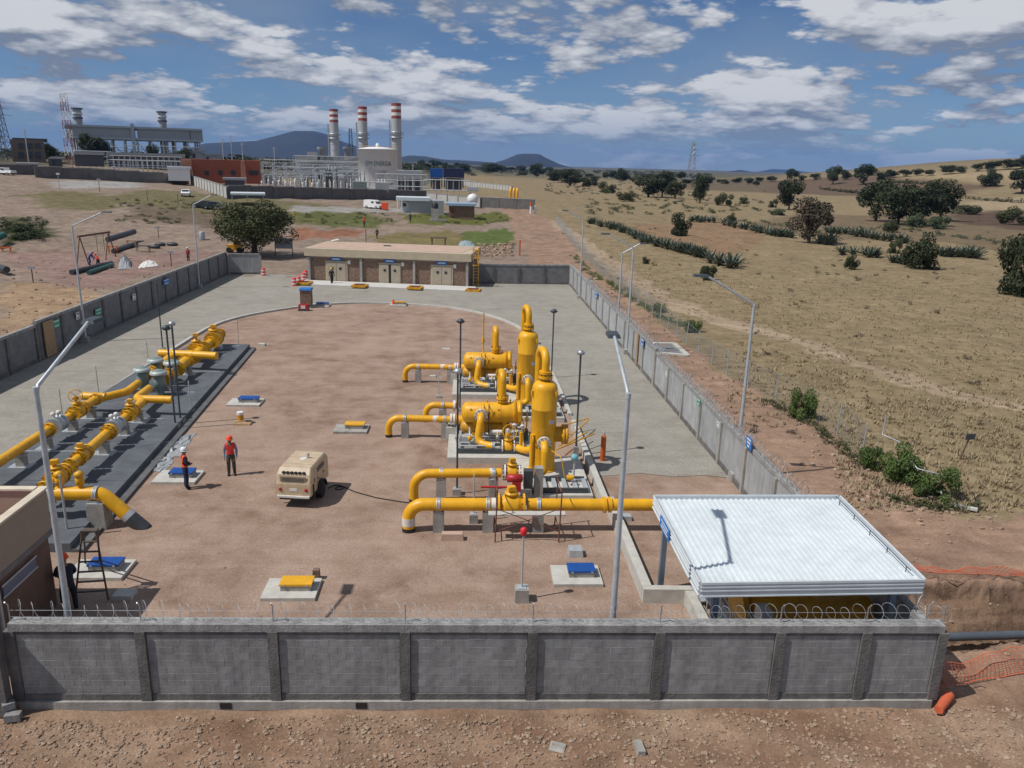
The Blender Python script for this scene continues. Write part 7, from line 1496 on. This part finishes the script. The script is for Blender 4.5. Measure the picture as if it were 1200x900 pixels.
rack(418, 462, 214, 240, 'low pipe rack in front of the tank', 9, 2); rack(496, 552, 212, 234, 'low pipe rack under the blue containers', 9, 2); rack(375, 424, 196, 300, 'tall pipe rack left of the tank', 8, 4); rack(130, 215, 184, 300, 'long pipe rack before the condenser legs', 14, 3); rack(88, 130, 178, 305, 'pipe rack at the left of the condenser legs', 7, 3)
rack(150, 235, 172, 395, 'tall steel frame in front of the condenser', 12, 4); rack(100, 150, 172, 395, 'tall steel frame at the left front of the condenser', 8, 4); rack(310, 420, 189, 290, 'long high pipe bridge behind the substation', 15, 3); rack(345, 425, 184, 325, 'pipe bridge along the boiler casing', 11, 4); rack(440, 500, 205, 262, 'pipe bridge before the low grey hall', 9, 3); rack(130, 215, 189, 262, 'low bus structure behind the long dark wall', 16, 2)
for i, (x0, x1, yt, D, mm) in enumerate(((60, 76, 184, 300, 'clad_dark'), (224, 240, 176, 380, 'clad_grey'), (240, 262, 180, 380, 'clad_grey'), (310, 330, 205, 270, 'clad_grey'), (365, 380, 203, 275, 'clad_dark'), (402, 416, 200, 285, 'clad_grey'), (548, 560, 222, 225, 'clad_grey'), (20, 45, 191, 250, 'clad_dark'))):
    t = fthing('plant_cabin', x0, x1, 215, D, ('dark cabin right of the brownish block', 'grey cabin at the right foot of the condenser', 'long grey shed between condenser and orange building', 'grey cabin at the left of the substation', 'dark cabin in the middle of the substation', 'grey cabin left of the tank', 'grey cabin beside the domed tank', 'long dark shed below the brownish block')[i], 'cabin'); fbox('wall', x0, x1, yt+2, 215 if i != 7 else 198, D, 6, mm, t); fbox('roof', x0-0.7, x1+0.7, yt, yt+2, D-0.5, 7, 'clad_grey', t, 0)
    fbox('door', x0+2, x0+5, yt+4, yt+9, D-0.3, 0.3, 'glass', t, 0)
t = fthing('plant_shed', 110, 150, 192, 296, 'white framed shed under the condenser', 'shed'); fbox('wall', 88, 122, 181, 191, 296, 8, 'clad_dark', t); fbox('roof', 87, 123, 178, 181, 295, 9, 'clad_grey', t, 0)
for i, (x, y, h, w) in enumerate(((110, 178, 20, 30), (122, 178, 16, 18), (180, 180, 14, 14), (218, 183, 11, 22), (60, 186, 8, 14))):
    p = far(x, y+12, 360); p.z = terrain(p.x, p.y); plant('tree', p, (h+12)*360/FPX*0.9, w*360/FPX, ('broad dark tree under the left of the condenser', 'second dark tree under the condenser', 'small dark tree under the middle of the condenser', 'round dark tree under the right end of the condenser', 'small tree left of the red and white mast')[i], 'leaf_dark', i, None, False)
t = fthing('plant_hall', 125, 215, 192, 330, 'long low dark hall under the condenser', 'building'); fbox('wall', 126, 216, 181, 193, 330, 10, 'clad_dark', t); fbox('roof', 125, 217, 179.5, 181, 329, 12, 'clad_grey', t, 0)
# yellow risers, white domed tank, marker posts at the right end of the plant
for i, x in enumerate((598, 602, 606)):
    q = far(x, 231, 222); zb = terrain(q.x, q.y); zt_ = far(x, 221.5, 222).z; P = fillet([Vector((q.x, q.y, zb)), Vector((q.x, q.y, zt_)), Vector((q.x+0.1, q.y+2, zt_)), Vector((q.x+0.1, q.y+2, zb))], 0.9, 6); o = MB().tube(P, 0.33, 8).build('yellow_riser', Y_); tag(o, ('leftmost', 'middle', 'rightmost')[i]+' of the far yellow gooseneck risers in the plant', 'pipe', 'far yellow risers')
q = far(554, 230, 215); o = MB().ball((q.x, q.y, terrain(q.x, q.y)+2.2), 1.5, 14, 10).build('domed_tank', 'white_paint'); tag(o, 'small white domed tank behind the pale plant wall', 'tank')
for i, (x, yb, yt) in enumerate(((622, 251, 237), (627, 251, 241))):
    p = T(x, yb); zt_ = HT(yt, p); t = thing('marker_post', p, ('white marker post with an orange top at the end of the plant wall', 'plain white marker post at the end of the plant wall')[i], 'post'); MB().tube([p, Vector((p.x, p.y, zt_*0.66+p.z*0.34))], 0.28, 10).build('shaft', 'white_paint', t); MB().tube([Vector((p.x, p.y, zt_*0.66+p.z*0.34)), Vector((p.x, p.y, zt_))], 0.285, 10).build('top', 'orange_paint' if i == 0 else 'white_paint', t)
# ------------------------------------------------------------------ vehicles beyond the walls
def car(px, py, rz, label, paint, kind='van', name='van'):
    p = T(px, py); t = thing(name, p, label, name.replace('_', ' ')); t.rotation_euler.z = rz; OFF[t.name] = (0, 0, 0)
    prof = {'van': [(-2.3, 0.35), (2.25, 0.35), (2.3, 0.85), (1.55, 1.0), (0.95, 1.75), (0.6, 1.9), (-2.2, 1.9), (-2.3, 1.7)], 'car': [(-2.1, 0.35), (2.1, 0.35), (2.15, 0.75), (1.15, 0.95), (0.55, 1.42), (-0.9, 1.45), (-1.6, 1.0), (-2.15, 0.9)], 'pickup': [(-2.5, 0.5), (2.5, 0.5), (2.5, 1.0), (1.3, 1.1), (0.75, 1.72), (-0.5, 1.75), (-0.6, 1.1), (-2.5, 1.1)]}[kind]
    m = MB(); n_ = len(prof); w = 0.86
    for s in (-1, 1): m.v += [(x, s*(w if z < 1.1 else w*0.86), z) for x, z in prof]
    m.f = [tuple(range(n_)), tuple(range(2*n_-1, n_-1, -1))]+[(i, n_+i, n_+(i+1) % n_, (i+1) % n_) for i in range(n_)]; m.smooth = [False]*len(m.f); m.build('body', paint, t)
    x0, x1, zz = {'van': (0.0, 0.75, 1.45), 'car': (-0.9, 0.5, 1.18), 'pickup': (-0.4, 0.65, 1.38)}[kind]
    for s in (-1, 1): MB().box(((x0+x1)/2, s*0.80, zz), (x1-x0, 0.10, 0.34)).build('side_window', 'glass', t)
    fx = {'van': (1.27, 1.40), 'car': (0.9, 1.2), 'pickup': (1.06, 1.42)}[kind]; MB().box((fx[0]+0.03, 0, fx[1]), (0.10, 1.3, 0.42), M=Matrix.Rotation(radians(-42), 3, 'Y')).build('windscreen', 'glass', t)
    for x in (-1.4, 1.4):
        for s in (-1, 1): wv = MB().lathe((x, s*0.78, 0.34), [(0.2, -0.09), (0.34, -0.08), (0.34, 0.08), (0.2, 0.09)], (0, 1, 0), 14).build('wheel', 'rubber', t); MB().lathe((x, s*0.78, 0.34), [(0.2, -0.1), (0.2, 0.1)], (0, s, 0), 10).build('rim', 'steel', wv)
    for s in (-0.6, 0.6): MB().box((2.22 if kind != 'pickup' else 2.5, s, 0.72), (0.06, 0.3, 0.14)).build('headlight', 'white_band', t)
car(438, 244.5, radians(-35), 'white van on the far road beyond the brown building', 'white_paint', 'van', 'van'); car(218, 230, radians(-75), 'white car with dark glass on the slope left of the pale wall', 'white_paint', 'car', 'car'); car(7, 205, radians(160), 'white pickup at the far left edge', 'white_paint', 'pickup', 'pickup'); car(239, 244, radians(170), 'dark car parked under the carport, left one', 'black_coat', 'car', 'car'); car(251, 245, radians(10), 'dark car parked under the carport, right one', 'dark_steel', 'car', 'car'); car(240.5, 209, radians(200), 'white car parked before the orange building', 'white_paint', 'car', 'car')
# ------------------------------------------------------------------ outside the left wall
mat('rust_brown', (0.13, 0.08, 0.055), 0.8, 0, 0.2); mat('green_pipe', (0.03, 0.12, 0.10), 0.5)
a, b = T(90, 313), T(124, 305); gz = 3.4; g = thing('pipe_gantry', (a+b)/2, 'rusty portal gantry over the pipe work outside the left wall', 'gantry'); fa, fb = a+Vector((0, 3.0, 0)), b+Vector((0, 3.0, 0))
for p, q in ((a, fa), (b, fb)):
    m = (p+q)/2
    for f in (p, q): MB().tube([f, Vector((m.x, m.y, gz))], 0.07, 6).build('leg', 'rust_brown', g)
MB().beam(Vector(((a+fa)/2)[:2]+(gz,)) if False else Vector(((a.x+fa.x)/2-0.2, (a.y+fa.y)/2, gz)), Vector(((b.x+fb.x)/2+0.2, (b.y+fb.y)/2, gz)), 0.16, 0.22).build('top_beam', 'rust_brown', g)
for u in (0.55, 0.8): c = (a+fa)/2; e = (b+fb)/2; q = c.lerp(e, u); MB().tube([(q.x, q.y, gz), (q.x, q.y, 1.2)], 0.03, 5).build('chain', 'dark_steel', g)
def lpipe(p0, p1, r, label, mm, z=0.0, end=None): A_, B_ = T(*p0), T(*p1); A_.z += z+r; B_.z += z+r; o = MB().tube([A_, B_], r, 14).build('line_pipe', mm); return tag(o, label, 'pipe')
lpipe((84, 322), (131, 311), 0.28, 'dark pipe on the ground under the gantry, near one', 'pipe_wrap'); lpipe((104, 322), (132, 312.5), 0.24, 'greenish pipe on the ground beside the near dark one', 'green_pipe')
lpipe((128, 292), (158, 282), 0.40, 'black coated pipe raised on timber trestles', 'pipe_wrap', 0.9); lpipe((133, 297), (160, 288), 0.30, 'black pipe on the ground below the raised one', 'pipe_wrap')
for i, (x, y) in enumerate(((131, 297), (153, 290))):
    p = T(x, y); t = thing('trestle', p, ('orange trestle at the left end of the raised black pipe', 'timber trestle at the right end of the raised black pipe')[i], 'trestle')
    for s in (-0.5, 0.5): MB().box(p+Vector((s, 0.4, 0.45)), (0.14, 0.14, 0.92)).build('leg', 'orange_paint' if i == 0 else 'wood', t)
    MB().box(p+Vector((0, 0.4, 0.90)), (1.4, 0.16, 0.12)).build('cross_bar', 'orange_paint' if i == 0 else 'wood', t)
p = T(168, 295); t = thing('work_bench', p, 'low dark bench beside the pipes outside the left wall', 'bench'); MB().box(p+Vector((0, 0, 0.8)), (1.9, 0.7, 0.10)).build('top', 'pipe_wrap', t)
for sx in (-0.8, 0.8):
    for sy in (-0.25, 0.25): MB().box(p+Vector((sx, sy, 0.38)), (0.1, 0.1, 0.78)).build('leg', 'wood', t)
for i, (x, y, w) in enumerate(((181, 291, 1.8), (188, 288, 1.6), (202, 288, 1.7))):
    p = T(x, y); o = MB().ball(p+Vector((0, 0, 0.22)), 0.5, 10, 6, (w, 0.8, 0.6)).build('spoil_sacks', 'pipe_wrap'); tag(o, ('heap of black sacks right of the bench', 'second heap of black sacks by the bench', 'heap of black sacks farthest from the bench')[i], 'sacks')
def gtarp(px, label, mm, seed, h):
    rr = np.random.default_rng(seed); W = [T(*q) for q in px]; nU, nV = 14, 10; m = MB()
    for j in range(nV+1):
        for i in range(nU+1): u, v = i/nU, j/nV; p = (W[0]*(1-u)+W[1]*u)*(1-v)+(W[3]*(1-u)+W[2]*u)*v; e = max(0, sin(pi*u)*sin(pi*v)); m.v.append((p.x+rr.normal()*0.05, p.y+rr.normal()*0.05, p.z+0.02+h*e*(0.7+0.5*rr.random())+0.05*rr.random()))
    for j in range(nV):
        for i in range(nU): m.f.append((j*(nU+1)+i, j*(nU+1)+i+1, (j+1)*(nU+1)+i+1, (j+1)*(nU+1)+i)); m.smooth.append(False)
    tag(m.build('plastic_sheet', mm), label, 'plastic sheet')
gtarp([(138, 316), (154, 315), (152, 304), (141, 304)], 'pale sheet heaped over something outside the left wall', 'sheet_grey', 1, 0.9); gtarp([(161, 315), (186, 312), (180, 306), (168, 307)], 'crumpled white sheet on the ground outside the left wall', 'white_band', 2, 0.4)
def stub(x, yb, h, label, board=True, mm='rust_brown'):
    p = T(x, yb); t = thing('marker_sign', p, label, 'marker'); MB().tube([p-Vector((0, 0, 0.1)), p+Vector((0, 0, h))], 0.06, 6).build('stake', mm, t)
    if board: MB().box(p+Vector((0, 0, h+0.12)), (0.7, 0.08, 0.3)).build('board', 'white_band' if mm != 'rust_brown' else 'clad_grey', t)
stub(186, 279, 1.5, 'marker stake on the waste ground behind the pipes'); stub(201, 312, 1.6, 'marker stake left of the worker in red'); stub(39, 331, 1.4, 'marker stake with pale board at the left, outside the wall'); stub(117, 225, 2.4, 'dark stake on the far gravel patch'); stub(70, 222, 3, 'pale notice board on the far gravel patch', True, 'steel'); stub(429, 285, 2.2, 'marker stake behind the brown building', False); stub(173, 236, 2, 'thin stake left of the white car', False); stub(209, 240, 2.0, 'dark stake below the white car', False)
# signboard, drum and digger below the tree
p = T(333, 300); t = thing('notice_board', p, 'pale notice board on two posts right of the big tree', 'notice board'); MB().box(p+Vector((0, 0, 1.7)), (2.2, 0.1, 1.4)).build('board', 'clad_grey', t)
for s in (-1.15, 1.15): MB().tube([p+Vector((s, 0, -0.1)), p+Vector((s, 0, 2.4))], 0.06, 6).build('post', 'dark_steel', t)
p = T(237, 281); t = thing('grey_drum', p, 'grey drum standing on the waste ground left of the tree', 'drum'); MB().lathe(p, [(0.45, 0), (0.45, 1.15), (0.4, 1.2)], (0, 0, 1), 14).build('drum_body', 'steel', t); MB().lathe(p+Vector((0, 0, 1.2)), [(0.42, 0), (0.2, 0.08)], (0, 0, 1), 14).build('drum_lid', 'clad_grey', t)
p = T(276, 296); t = thing('site_machine', p, 'small yellow-brown machine parked under the tree', 'machine'); MB().box(p+Vector((0, 0, 0.75)), (1.9, 1.1, 0.7)).build('engine_cover', 'yellow_dirty', t); MB().box(p+Vector((0.3, 0, 1.35)), (0.8, 0.9, 0.6)).build('seat_frame', 'rust_brown', t)
for sx in (-0.7, 0.7):
    for sy in (-0.55, 0.55): MB().lathe(p+Vector((sx, sy-0.1, 0.38)), [(0.38, 0), (0.38, 0.2)], (0, 1, 0), 14).build('wheel', 'rubber', t)
p = T(352, 268); t = thing('fallen_figure', p, 'yellow tarpaulin on the ground right of the tree', 'tarpaulin') if False else None
# green pipe section and drum at the left edge
lpipe((-8, 292), (7, 285), 0.42, 'green-capped pipe on an orange rack at the left edge', 'green_pipe', 0.7); p = T(7, 296); t = thing('trestle', p, 'orange rack under the green-capped pipe at the left edge', 'trestle'); MB().box(p+Vector((0, 0.2, 0.62)), (1.4, 0.2, 0.14)).build('cross_bar', 'orange_paint', t)
for s in (-0.5, 0.5): MB().box(p+Vector((s, 0.2, 0.3)), (0.14, 0.14, 0.6)).build('leg', 'orange_paint', t)
lpipe((-6, 318), (9, 323), 0.35, 'dark pipe end with yellow wrap at the left edge', 'pipe_wrap', 0.3)
# picnic-like timber stand, tank trolley, sheet behind the brown building
p = T(514, 290); t = thing('timber_stand', p, 'dark timber stand behind the brown building', 'stand'); MB().box(p+Vector((0, 0, 1.5)), (2.6, 1.6, 0.12)).build('top', 'rust_brown', t)
for sx in (-1, 1):
    for sy in (-0.6, 0.6): MB().box(p+Vector((sx, sy, 0.72)), (0.14, 0.14, 1.46)).build('leg', 'rust_brown', t)
gtarp([(536, 290), (556, 289), (552, 283), (540, 283)], 'bluish sheet crumpled on the grass behind the brown building', mat('bluish_sheet', (0.30, 0.38, 0.40), 0.5), 4, 0.5)
p = T(609, 300); o = MB().box(p+Vector((0, 0, 1.1)), (0.22, 0.22, 2.4)).build('yellow_bollard', 'orange_paint'); tag(o, 'rust-yellow bollard post beyond the back wall', 'bollard')
p = T(498, 246.5); t = thing('skip', T(451, 246), 'orange barrier beside the white van', 'barrier'); q = T(451, 246); MB().box(q+Vector((0, 0, 0.8)), (1.4, 1.0, 1.5)).build('panel', 'orange_vest', t); MB().box(q+Vector((0, 0, 0.05)), (1.6, 1.2, 0.12)).build('foot', 'dark_steel', t)
# street-lamp like poles on the far side
for i, (x, yb, yt) in enumerate(((35, 200, 152), (272, 186, 158), (285, 190, 167), (262, 188, 162), (322, 190, 172), (484, 205, 192))):
    q = far(x, yb, 300); zb = terrain(q.x, q.y); t = thing('utility_pole', (q.x, q.y, zb), ('tall utility pole before the brownish block', 'tall thin pole behind the orange building', 'second thin pole behind the orange building', 'thin pole left behind the orange building', 'thin pole against the mountain', 'thin lamp pole right of the chimneys')[i], 'pole'); zt_ = far(x, yt, 300).z; MB().tube([(q.x, q.y, zb), (q.x, q.y, zt_)], 0.16, 6).build('shaft', 'stack_grey', t); MB().box((q.x, q.y, zt_-0.5), (1.6, 0.14, 0.14)).build('cross_arm', 'stack_grey', t)
# ------------------------------------------------------------------ wire fence in the field
FP = [T(*q) for q in ((652, 262), (672, 288), (690, 308), (715, 330), (760, 366), (805, 405), (862, 448), (900, 467), (965, 498), (1015, 540), (1040, 562))]
fz = thing('wire_fence', FP[5], 'chain-link fence running along the edge of the dry field', 'fence'); cum = [0]
for i in range(len(FP)-1): cum.append(cum[-1]+(FP[i+1]-FP[i]).length)
def fpt(s):
    for i in range(len(FP)-1):
        if s <= cum[i+1]: return FP[i].lerp(FP[i+1], (s-cum[i])/(cum[i+1]-cum[i]))
    return FP[-1]
s = 0.0; np_ = 0; net = MB(); last = None
while s < cum[-1]:
    p = fpt(s); p.z = terrain(p.x, p.y); lean = Vector((random.uniform(-.05, .05), random.uniform(-.05, .05), 1.75+random.uniform(-0.05, 0.05))); MB().tube([p, p+lean], 0.032, 5).build('post', 'galv', fz)
    if last:
        for k in range(5): net.tube([last[0]+last[1]*(0.08+0.22*k), p+lean*(0.08+0.22*k)], 0.009, 3, False)
        for k in range(7): f = k/7; net.tube([last[0].lerp(p, f), (last[0]+last[1]).lerp(p+lean, min(1, f+0.3))], 0.006, 3, False); net.tube([(last[0]+last[1]).lerp(p+lean, f), last[0].lerp(p, min(1, f+0.3))], 0.006, 3, False)
    last = (p, lean); s += 3.0
tag(net.build('chain_link_net', 'steel', fz), kind='stuff')
# broken fence rails lying over the thicket
Q = [T(1031, 530)+Vector((0, 0, 1.9)), T(1031, 530)+Vector((0, 0, 0.9)), T(1049, 545)+Vector((0, 0, 1.15)), T(1057, 560)+Vector((0, 0, 1.1)), T(1071, 572)+Vector((0, 0, 0.9)), T(1106, 572)+Vector((0, 0, 0.55))]
o = MB().tube(Q, 0.035, 6).build('bent_rail', 'galv'); tag(o, 'bent galvanised fence rail lying over the green thicket', 'rail')
o = MB().tube([T(1092, 572)+Vector((0, 0, 0.6)), T(1106, 588)+Vector((0, 0, 0.1))], 0.04, 6).build('leaning_rail', 'galv'); tag(o, 'short leaning fence rail at the right of the thicket', 'rail')
o = MB().beam(T(1114, 593)+Vector((0, 0, 0.08)), T(1145, 600)+Vector((0, 0, 0.1)), 0.2, 0.1).build('fallen_post', 'concrete_pale'); tag(o, 'pale concrete post fallen on the earth right of the thicket', 'post')
p = T(1125, 538); t = thing('field_sign', p, 'small dark sign on a leaning stake in the dry grass', 'sign'); MB().tube([p, p+Vector((0.25, 0, 1.1))], 0.04, 6).build('stake', 'rust_brown', t); MB().box(p+Vector((0.27, -0.05, 1.15)), (0.52, 0.05, 0.28), radians(10)).build('board', 'clad_dark', t)
# ------------------------------------------------------------------ trench pipe and orange safety net
pa = G(1092, 747, -1.15); pb_ = G(1290, 741, -1.15); o = MB().tube([Vector((12.6, pa.y-0.15, -1.12)), pa, pb_], 0.14, 14).build('trench_pipe', mat('trench_pipe_blue', (0.085, 0.10, 0.125), 0.45)); tag(o, 'dark blue-grey pipe lying in the open trench', 'pipe')
def net_strip(P, hs, label, seed, lean=0.3):
    rr = random.Random(seed); m = MB(); tp = []; cuml = 0
    L_ = [Vector(p) for p in P]; pts = []
    for i in range(len(L_)-1):
        n_ = max(2, int((L_[i+1]-L_[i]).length/0.12))
        for k in range(n_): pts.append((L_[i].lerp(L_[i+1], k/n_), hs[i]+(hs[i+1]-hs[i])*k/n_))
    for j, (p, h) in enumerate(pts):
        p.z = terrain(p.x, p.y)+0.02; b = lean+0.1*sin(j*0.21)+0.05*sin(j*0.7); tp.append([p+Vector((0.05*sin(j*.5)*f, -b*f, h*f*(1-0.25*b)+0.05*abs(sin(j*0.33+f*3)))) for f in (0, 0.14, 0.28, 0.42, 0.56, 0.7, 0.85, 1.0)])
    for a_, b_ in zip(tp, tp[1:]):
        for k in range(8): m.beam(a_[k], b_[k], 0.008 if 0 < k < 7 else 0.028, 0.005)
    for a_ in tp:
        for k in range(7): m.beam(a_[k], a_[k+1], 0.010, 0.005, (1, 0, 0))
    o = m.build('safety_net', mat('net_orange', (0.58, 0.12, 0.05), 0.8)); o['kind'] = 'stuff' if False else 'thing'; del o['kind']; return tag(o, label, 'safety net')
net_strip([G(1052, 668), G(1095, 672), G(1150, 674), G(1215, 678), G(1330, 684)], [0.55, 0.5, 0.55, 0.5, 0.5], 'orange plastic safety net slumped along the far edge of the trench', 1, 0.5)
net_strip([G(1090, 812), G(1110, 806), G(1140, 800), G(1175, 795), G(1215, 790), G(1300, 784)], [0.55, 0.45, 0.4, 0.45, 0.4, 0.4], 'orange plastic safety net slumped beside the corner of the front wall', 2, -0.35)
o = MB().tube([G(1100, 832, 0.12), G(1112, 815, 0.14)], 0.12, 10, rad=[0.11, 0.14]).build('net_roll', 'net_orange'); tag(o, 'rolled bundle of orange net at the corner of the front wall', 'net roll')
# ------------------------------------------------------------------ stones
def rock_mesh(seed):
    r = np.random.default_rng(seed); m = MB(); m.ball((0, 0, 0), 1.0, 5, 3); return np.array([np.array(v)*r.uniform(0.65, 1.15) for v in m.v]), m.f
RK = [rock_mesh(i) for i in range(6)]
def rocks(name, spots, label, mm, smin, smax, seed):
    r = np.random.default_rng(seed); V_, F_ = [], []
    sx = np.array([q[0] for q in spots]); sy = np.array([q[1] for q in spots]); zs = terrain_np(sx, sy)+relief_np(sx, sy)+((sx > -28) & (sx < 12.2) & (sy > 17.3) & (sy < 90))*0.036
    for i_, (x, y) in enumerate(spots):
        v, f = RK[r.integers(0, 6)]; s = smin+(smax-smin)*r.random()**5.5; a = r.uniform(0, 6.3); ca, sa = cos(a), sin(a); q = v*np.array([1, r.uniform(0.6, 1), r.uniform(0.45, 0.8)])*s; z = zs[i_]; o_ = len(V_)
        V_.extend(zip((q[:, 0]*ca-q[:, 1]*sa+x).tolist(), (q[:, 0]*sa+q[:, 1]*ca+y).tolist(), (q[:, 2]+z+s*0.15).tolist())); F_.extend([tuple(i+o_ for i in t_) for t_ in f])
    me = bpy.data.meshes.new(name); me.from_pydata(V_, [], F_); o = bpy.data.objects.new(name, me); COL.objects.link(o); me.materials.append(MATS[mm]); return tag(o, label, 'stones', None, 'stuff')
mat('pebble', (0.23, 0.15, 0.10), 0.95, 0, 0, 2.3, col2=(0.45, 0.34, 0.25), world_co=True, bump=0.3)
r = np.random.default_rng(3); S = []
while len(S) < 24000:
    x, y = r.uniform(-13, 14), 12.8+3.55*r.random()**0.8; d_ = sin(x*1.1+1)*sin(y*1.7+x*.6)+0.6*sin(x*2.7+y*2)
    if r.random() < 0.5+0.16*d_: S.append((x, y))
rocks('foreground_rubble', S, 'loose stones and clods on the earth before the front wall', 'pebble', 0.006, 0.085, 1)
S = [(x, y) for x, y in zip(r.uniform(12.4, 20, 900), r.uniform(15, 26, 900))]
rocks('trench_rubble', S, 'stones and clods around the trench', 'pebble', 0.012, 0.10, 2)
S = []
for _ in range(1700):
    i = r.integers(3, len(FENCE_W)-2); p = FENCE_W[i].lerp(FENCE_W[i+1], r.random()); S.append((p.x-abs(r.normal())*1.5-0.2, p.y+r.normal()*1.0))
rocks('verge_stones', S, 'stones pushed up along the field edge', 'pebble', 0.02, 0.2, 3)
S = [(q.x, q.y) for q in (T(560+r.random()*42, 286+r.random()*15) for _ in range(340))]; rocks('rubble_heap', S, 'rubble spread behind the right end of the brown building', 'pebble', 0.12, 0.55, 4)
S = [(q.x, q.y) for q in (T(r.random()*200, 300+r.random()*90) for _ in range(900)) if q.x < -28.3]; rocks('bank_stones', S, 'stones on the earth bank outside the left wall', 'pebble', 0.03, 0.25, 5)
S = list(zip(r.uniform(-20, 11, 1500), r.uniform(17.5, 45, 1500))); rocks('yard_pebbles', [q for q in S if not (q[0] < -13.0 and q[1] > 24) and not (-1.3 < q[0] < 5.4 and 28 < q[1]) and q[0] > -11.8], 'small pebbles on the yard earth', 'pebble', 0.01, 0.05, 6)
def loose_block(px, py, rz, dims, label, tilt=0.0, mm='block'):
    p = G(px, py); o = MB().box((0, 0, 0), dims).build('concrete_block', mm, None, (0, 0, 0)); o.location = p+Vector((0, 0, dims[2]/2-0.01)); o.rotation_euler = (tilt, 0, rz); return tag(o, label, 'concrete block')
loose_block(749, 879, radians(95), (0.40, 0.18, 0.14), 'upright concrete block lying on the earth at the bottom right', 0.1, 'concrete')
loose_block(653, 878, radians(-20), (0.36, 0.28, 0.08), 'flat broken concrete block on the earth at the bottom middle', 0.12, 'concrete')
loose_block(16, 843, radians(10), (0.34, 0.18, 0.18), 'grey block lying under another at the left wall corner', 0.0); q = loose_block(12, 838, radians(35), (0.26, 0.18, 0.18), 'grey block resting on top of another at the left wall corner', 0.0); q.location.z += 0.19
# ------------------------------------------------------------------ haze
hm = bpy.data.materials.new('haze_air'); hm.use_nodes = True; N = hm.node_tree.nodes; N.clear(); vp = N.new('ShaderNodeVolumePrincipled'); vp.inputs['Color'].default_value = (0.20, 0.42, 1.0, 1); vp.inputs['Density'].default_value = 0.00005; vp.inputs['Anisotropy'].default_value = 0.0
oo = N.new('ShaderNodeOutputMaterial'); hm.node_tree.links.new(vp.outputs[0], oo.inputs['Volume'])
hzb = MB().box((1500, 5500, 190), (30000, 24000, 420)).build('haze', hm); tag(hzb, 'thin blue haze over the distance', 'haze', None, 'stuff')
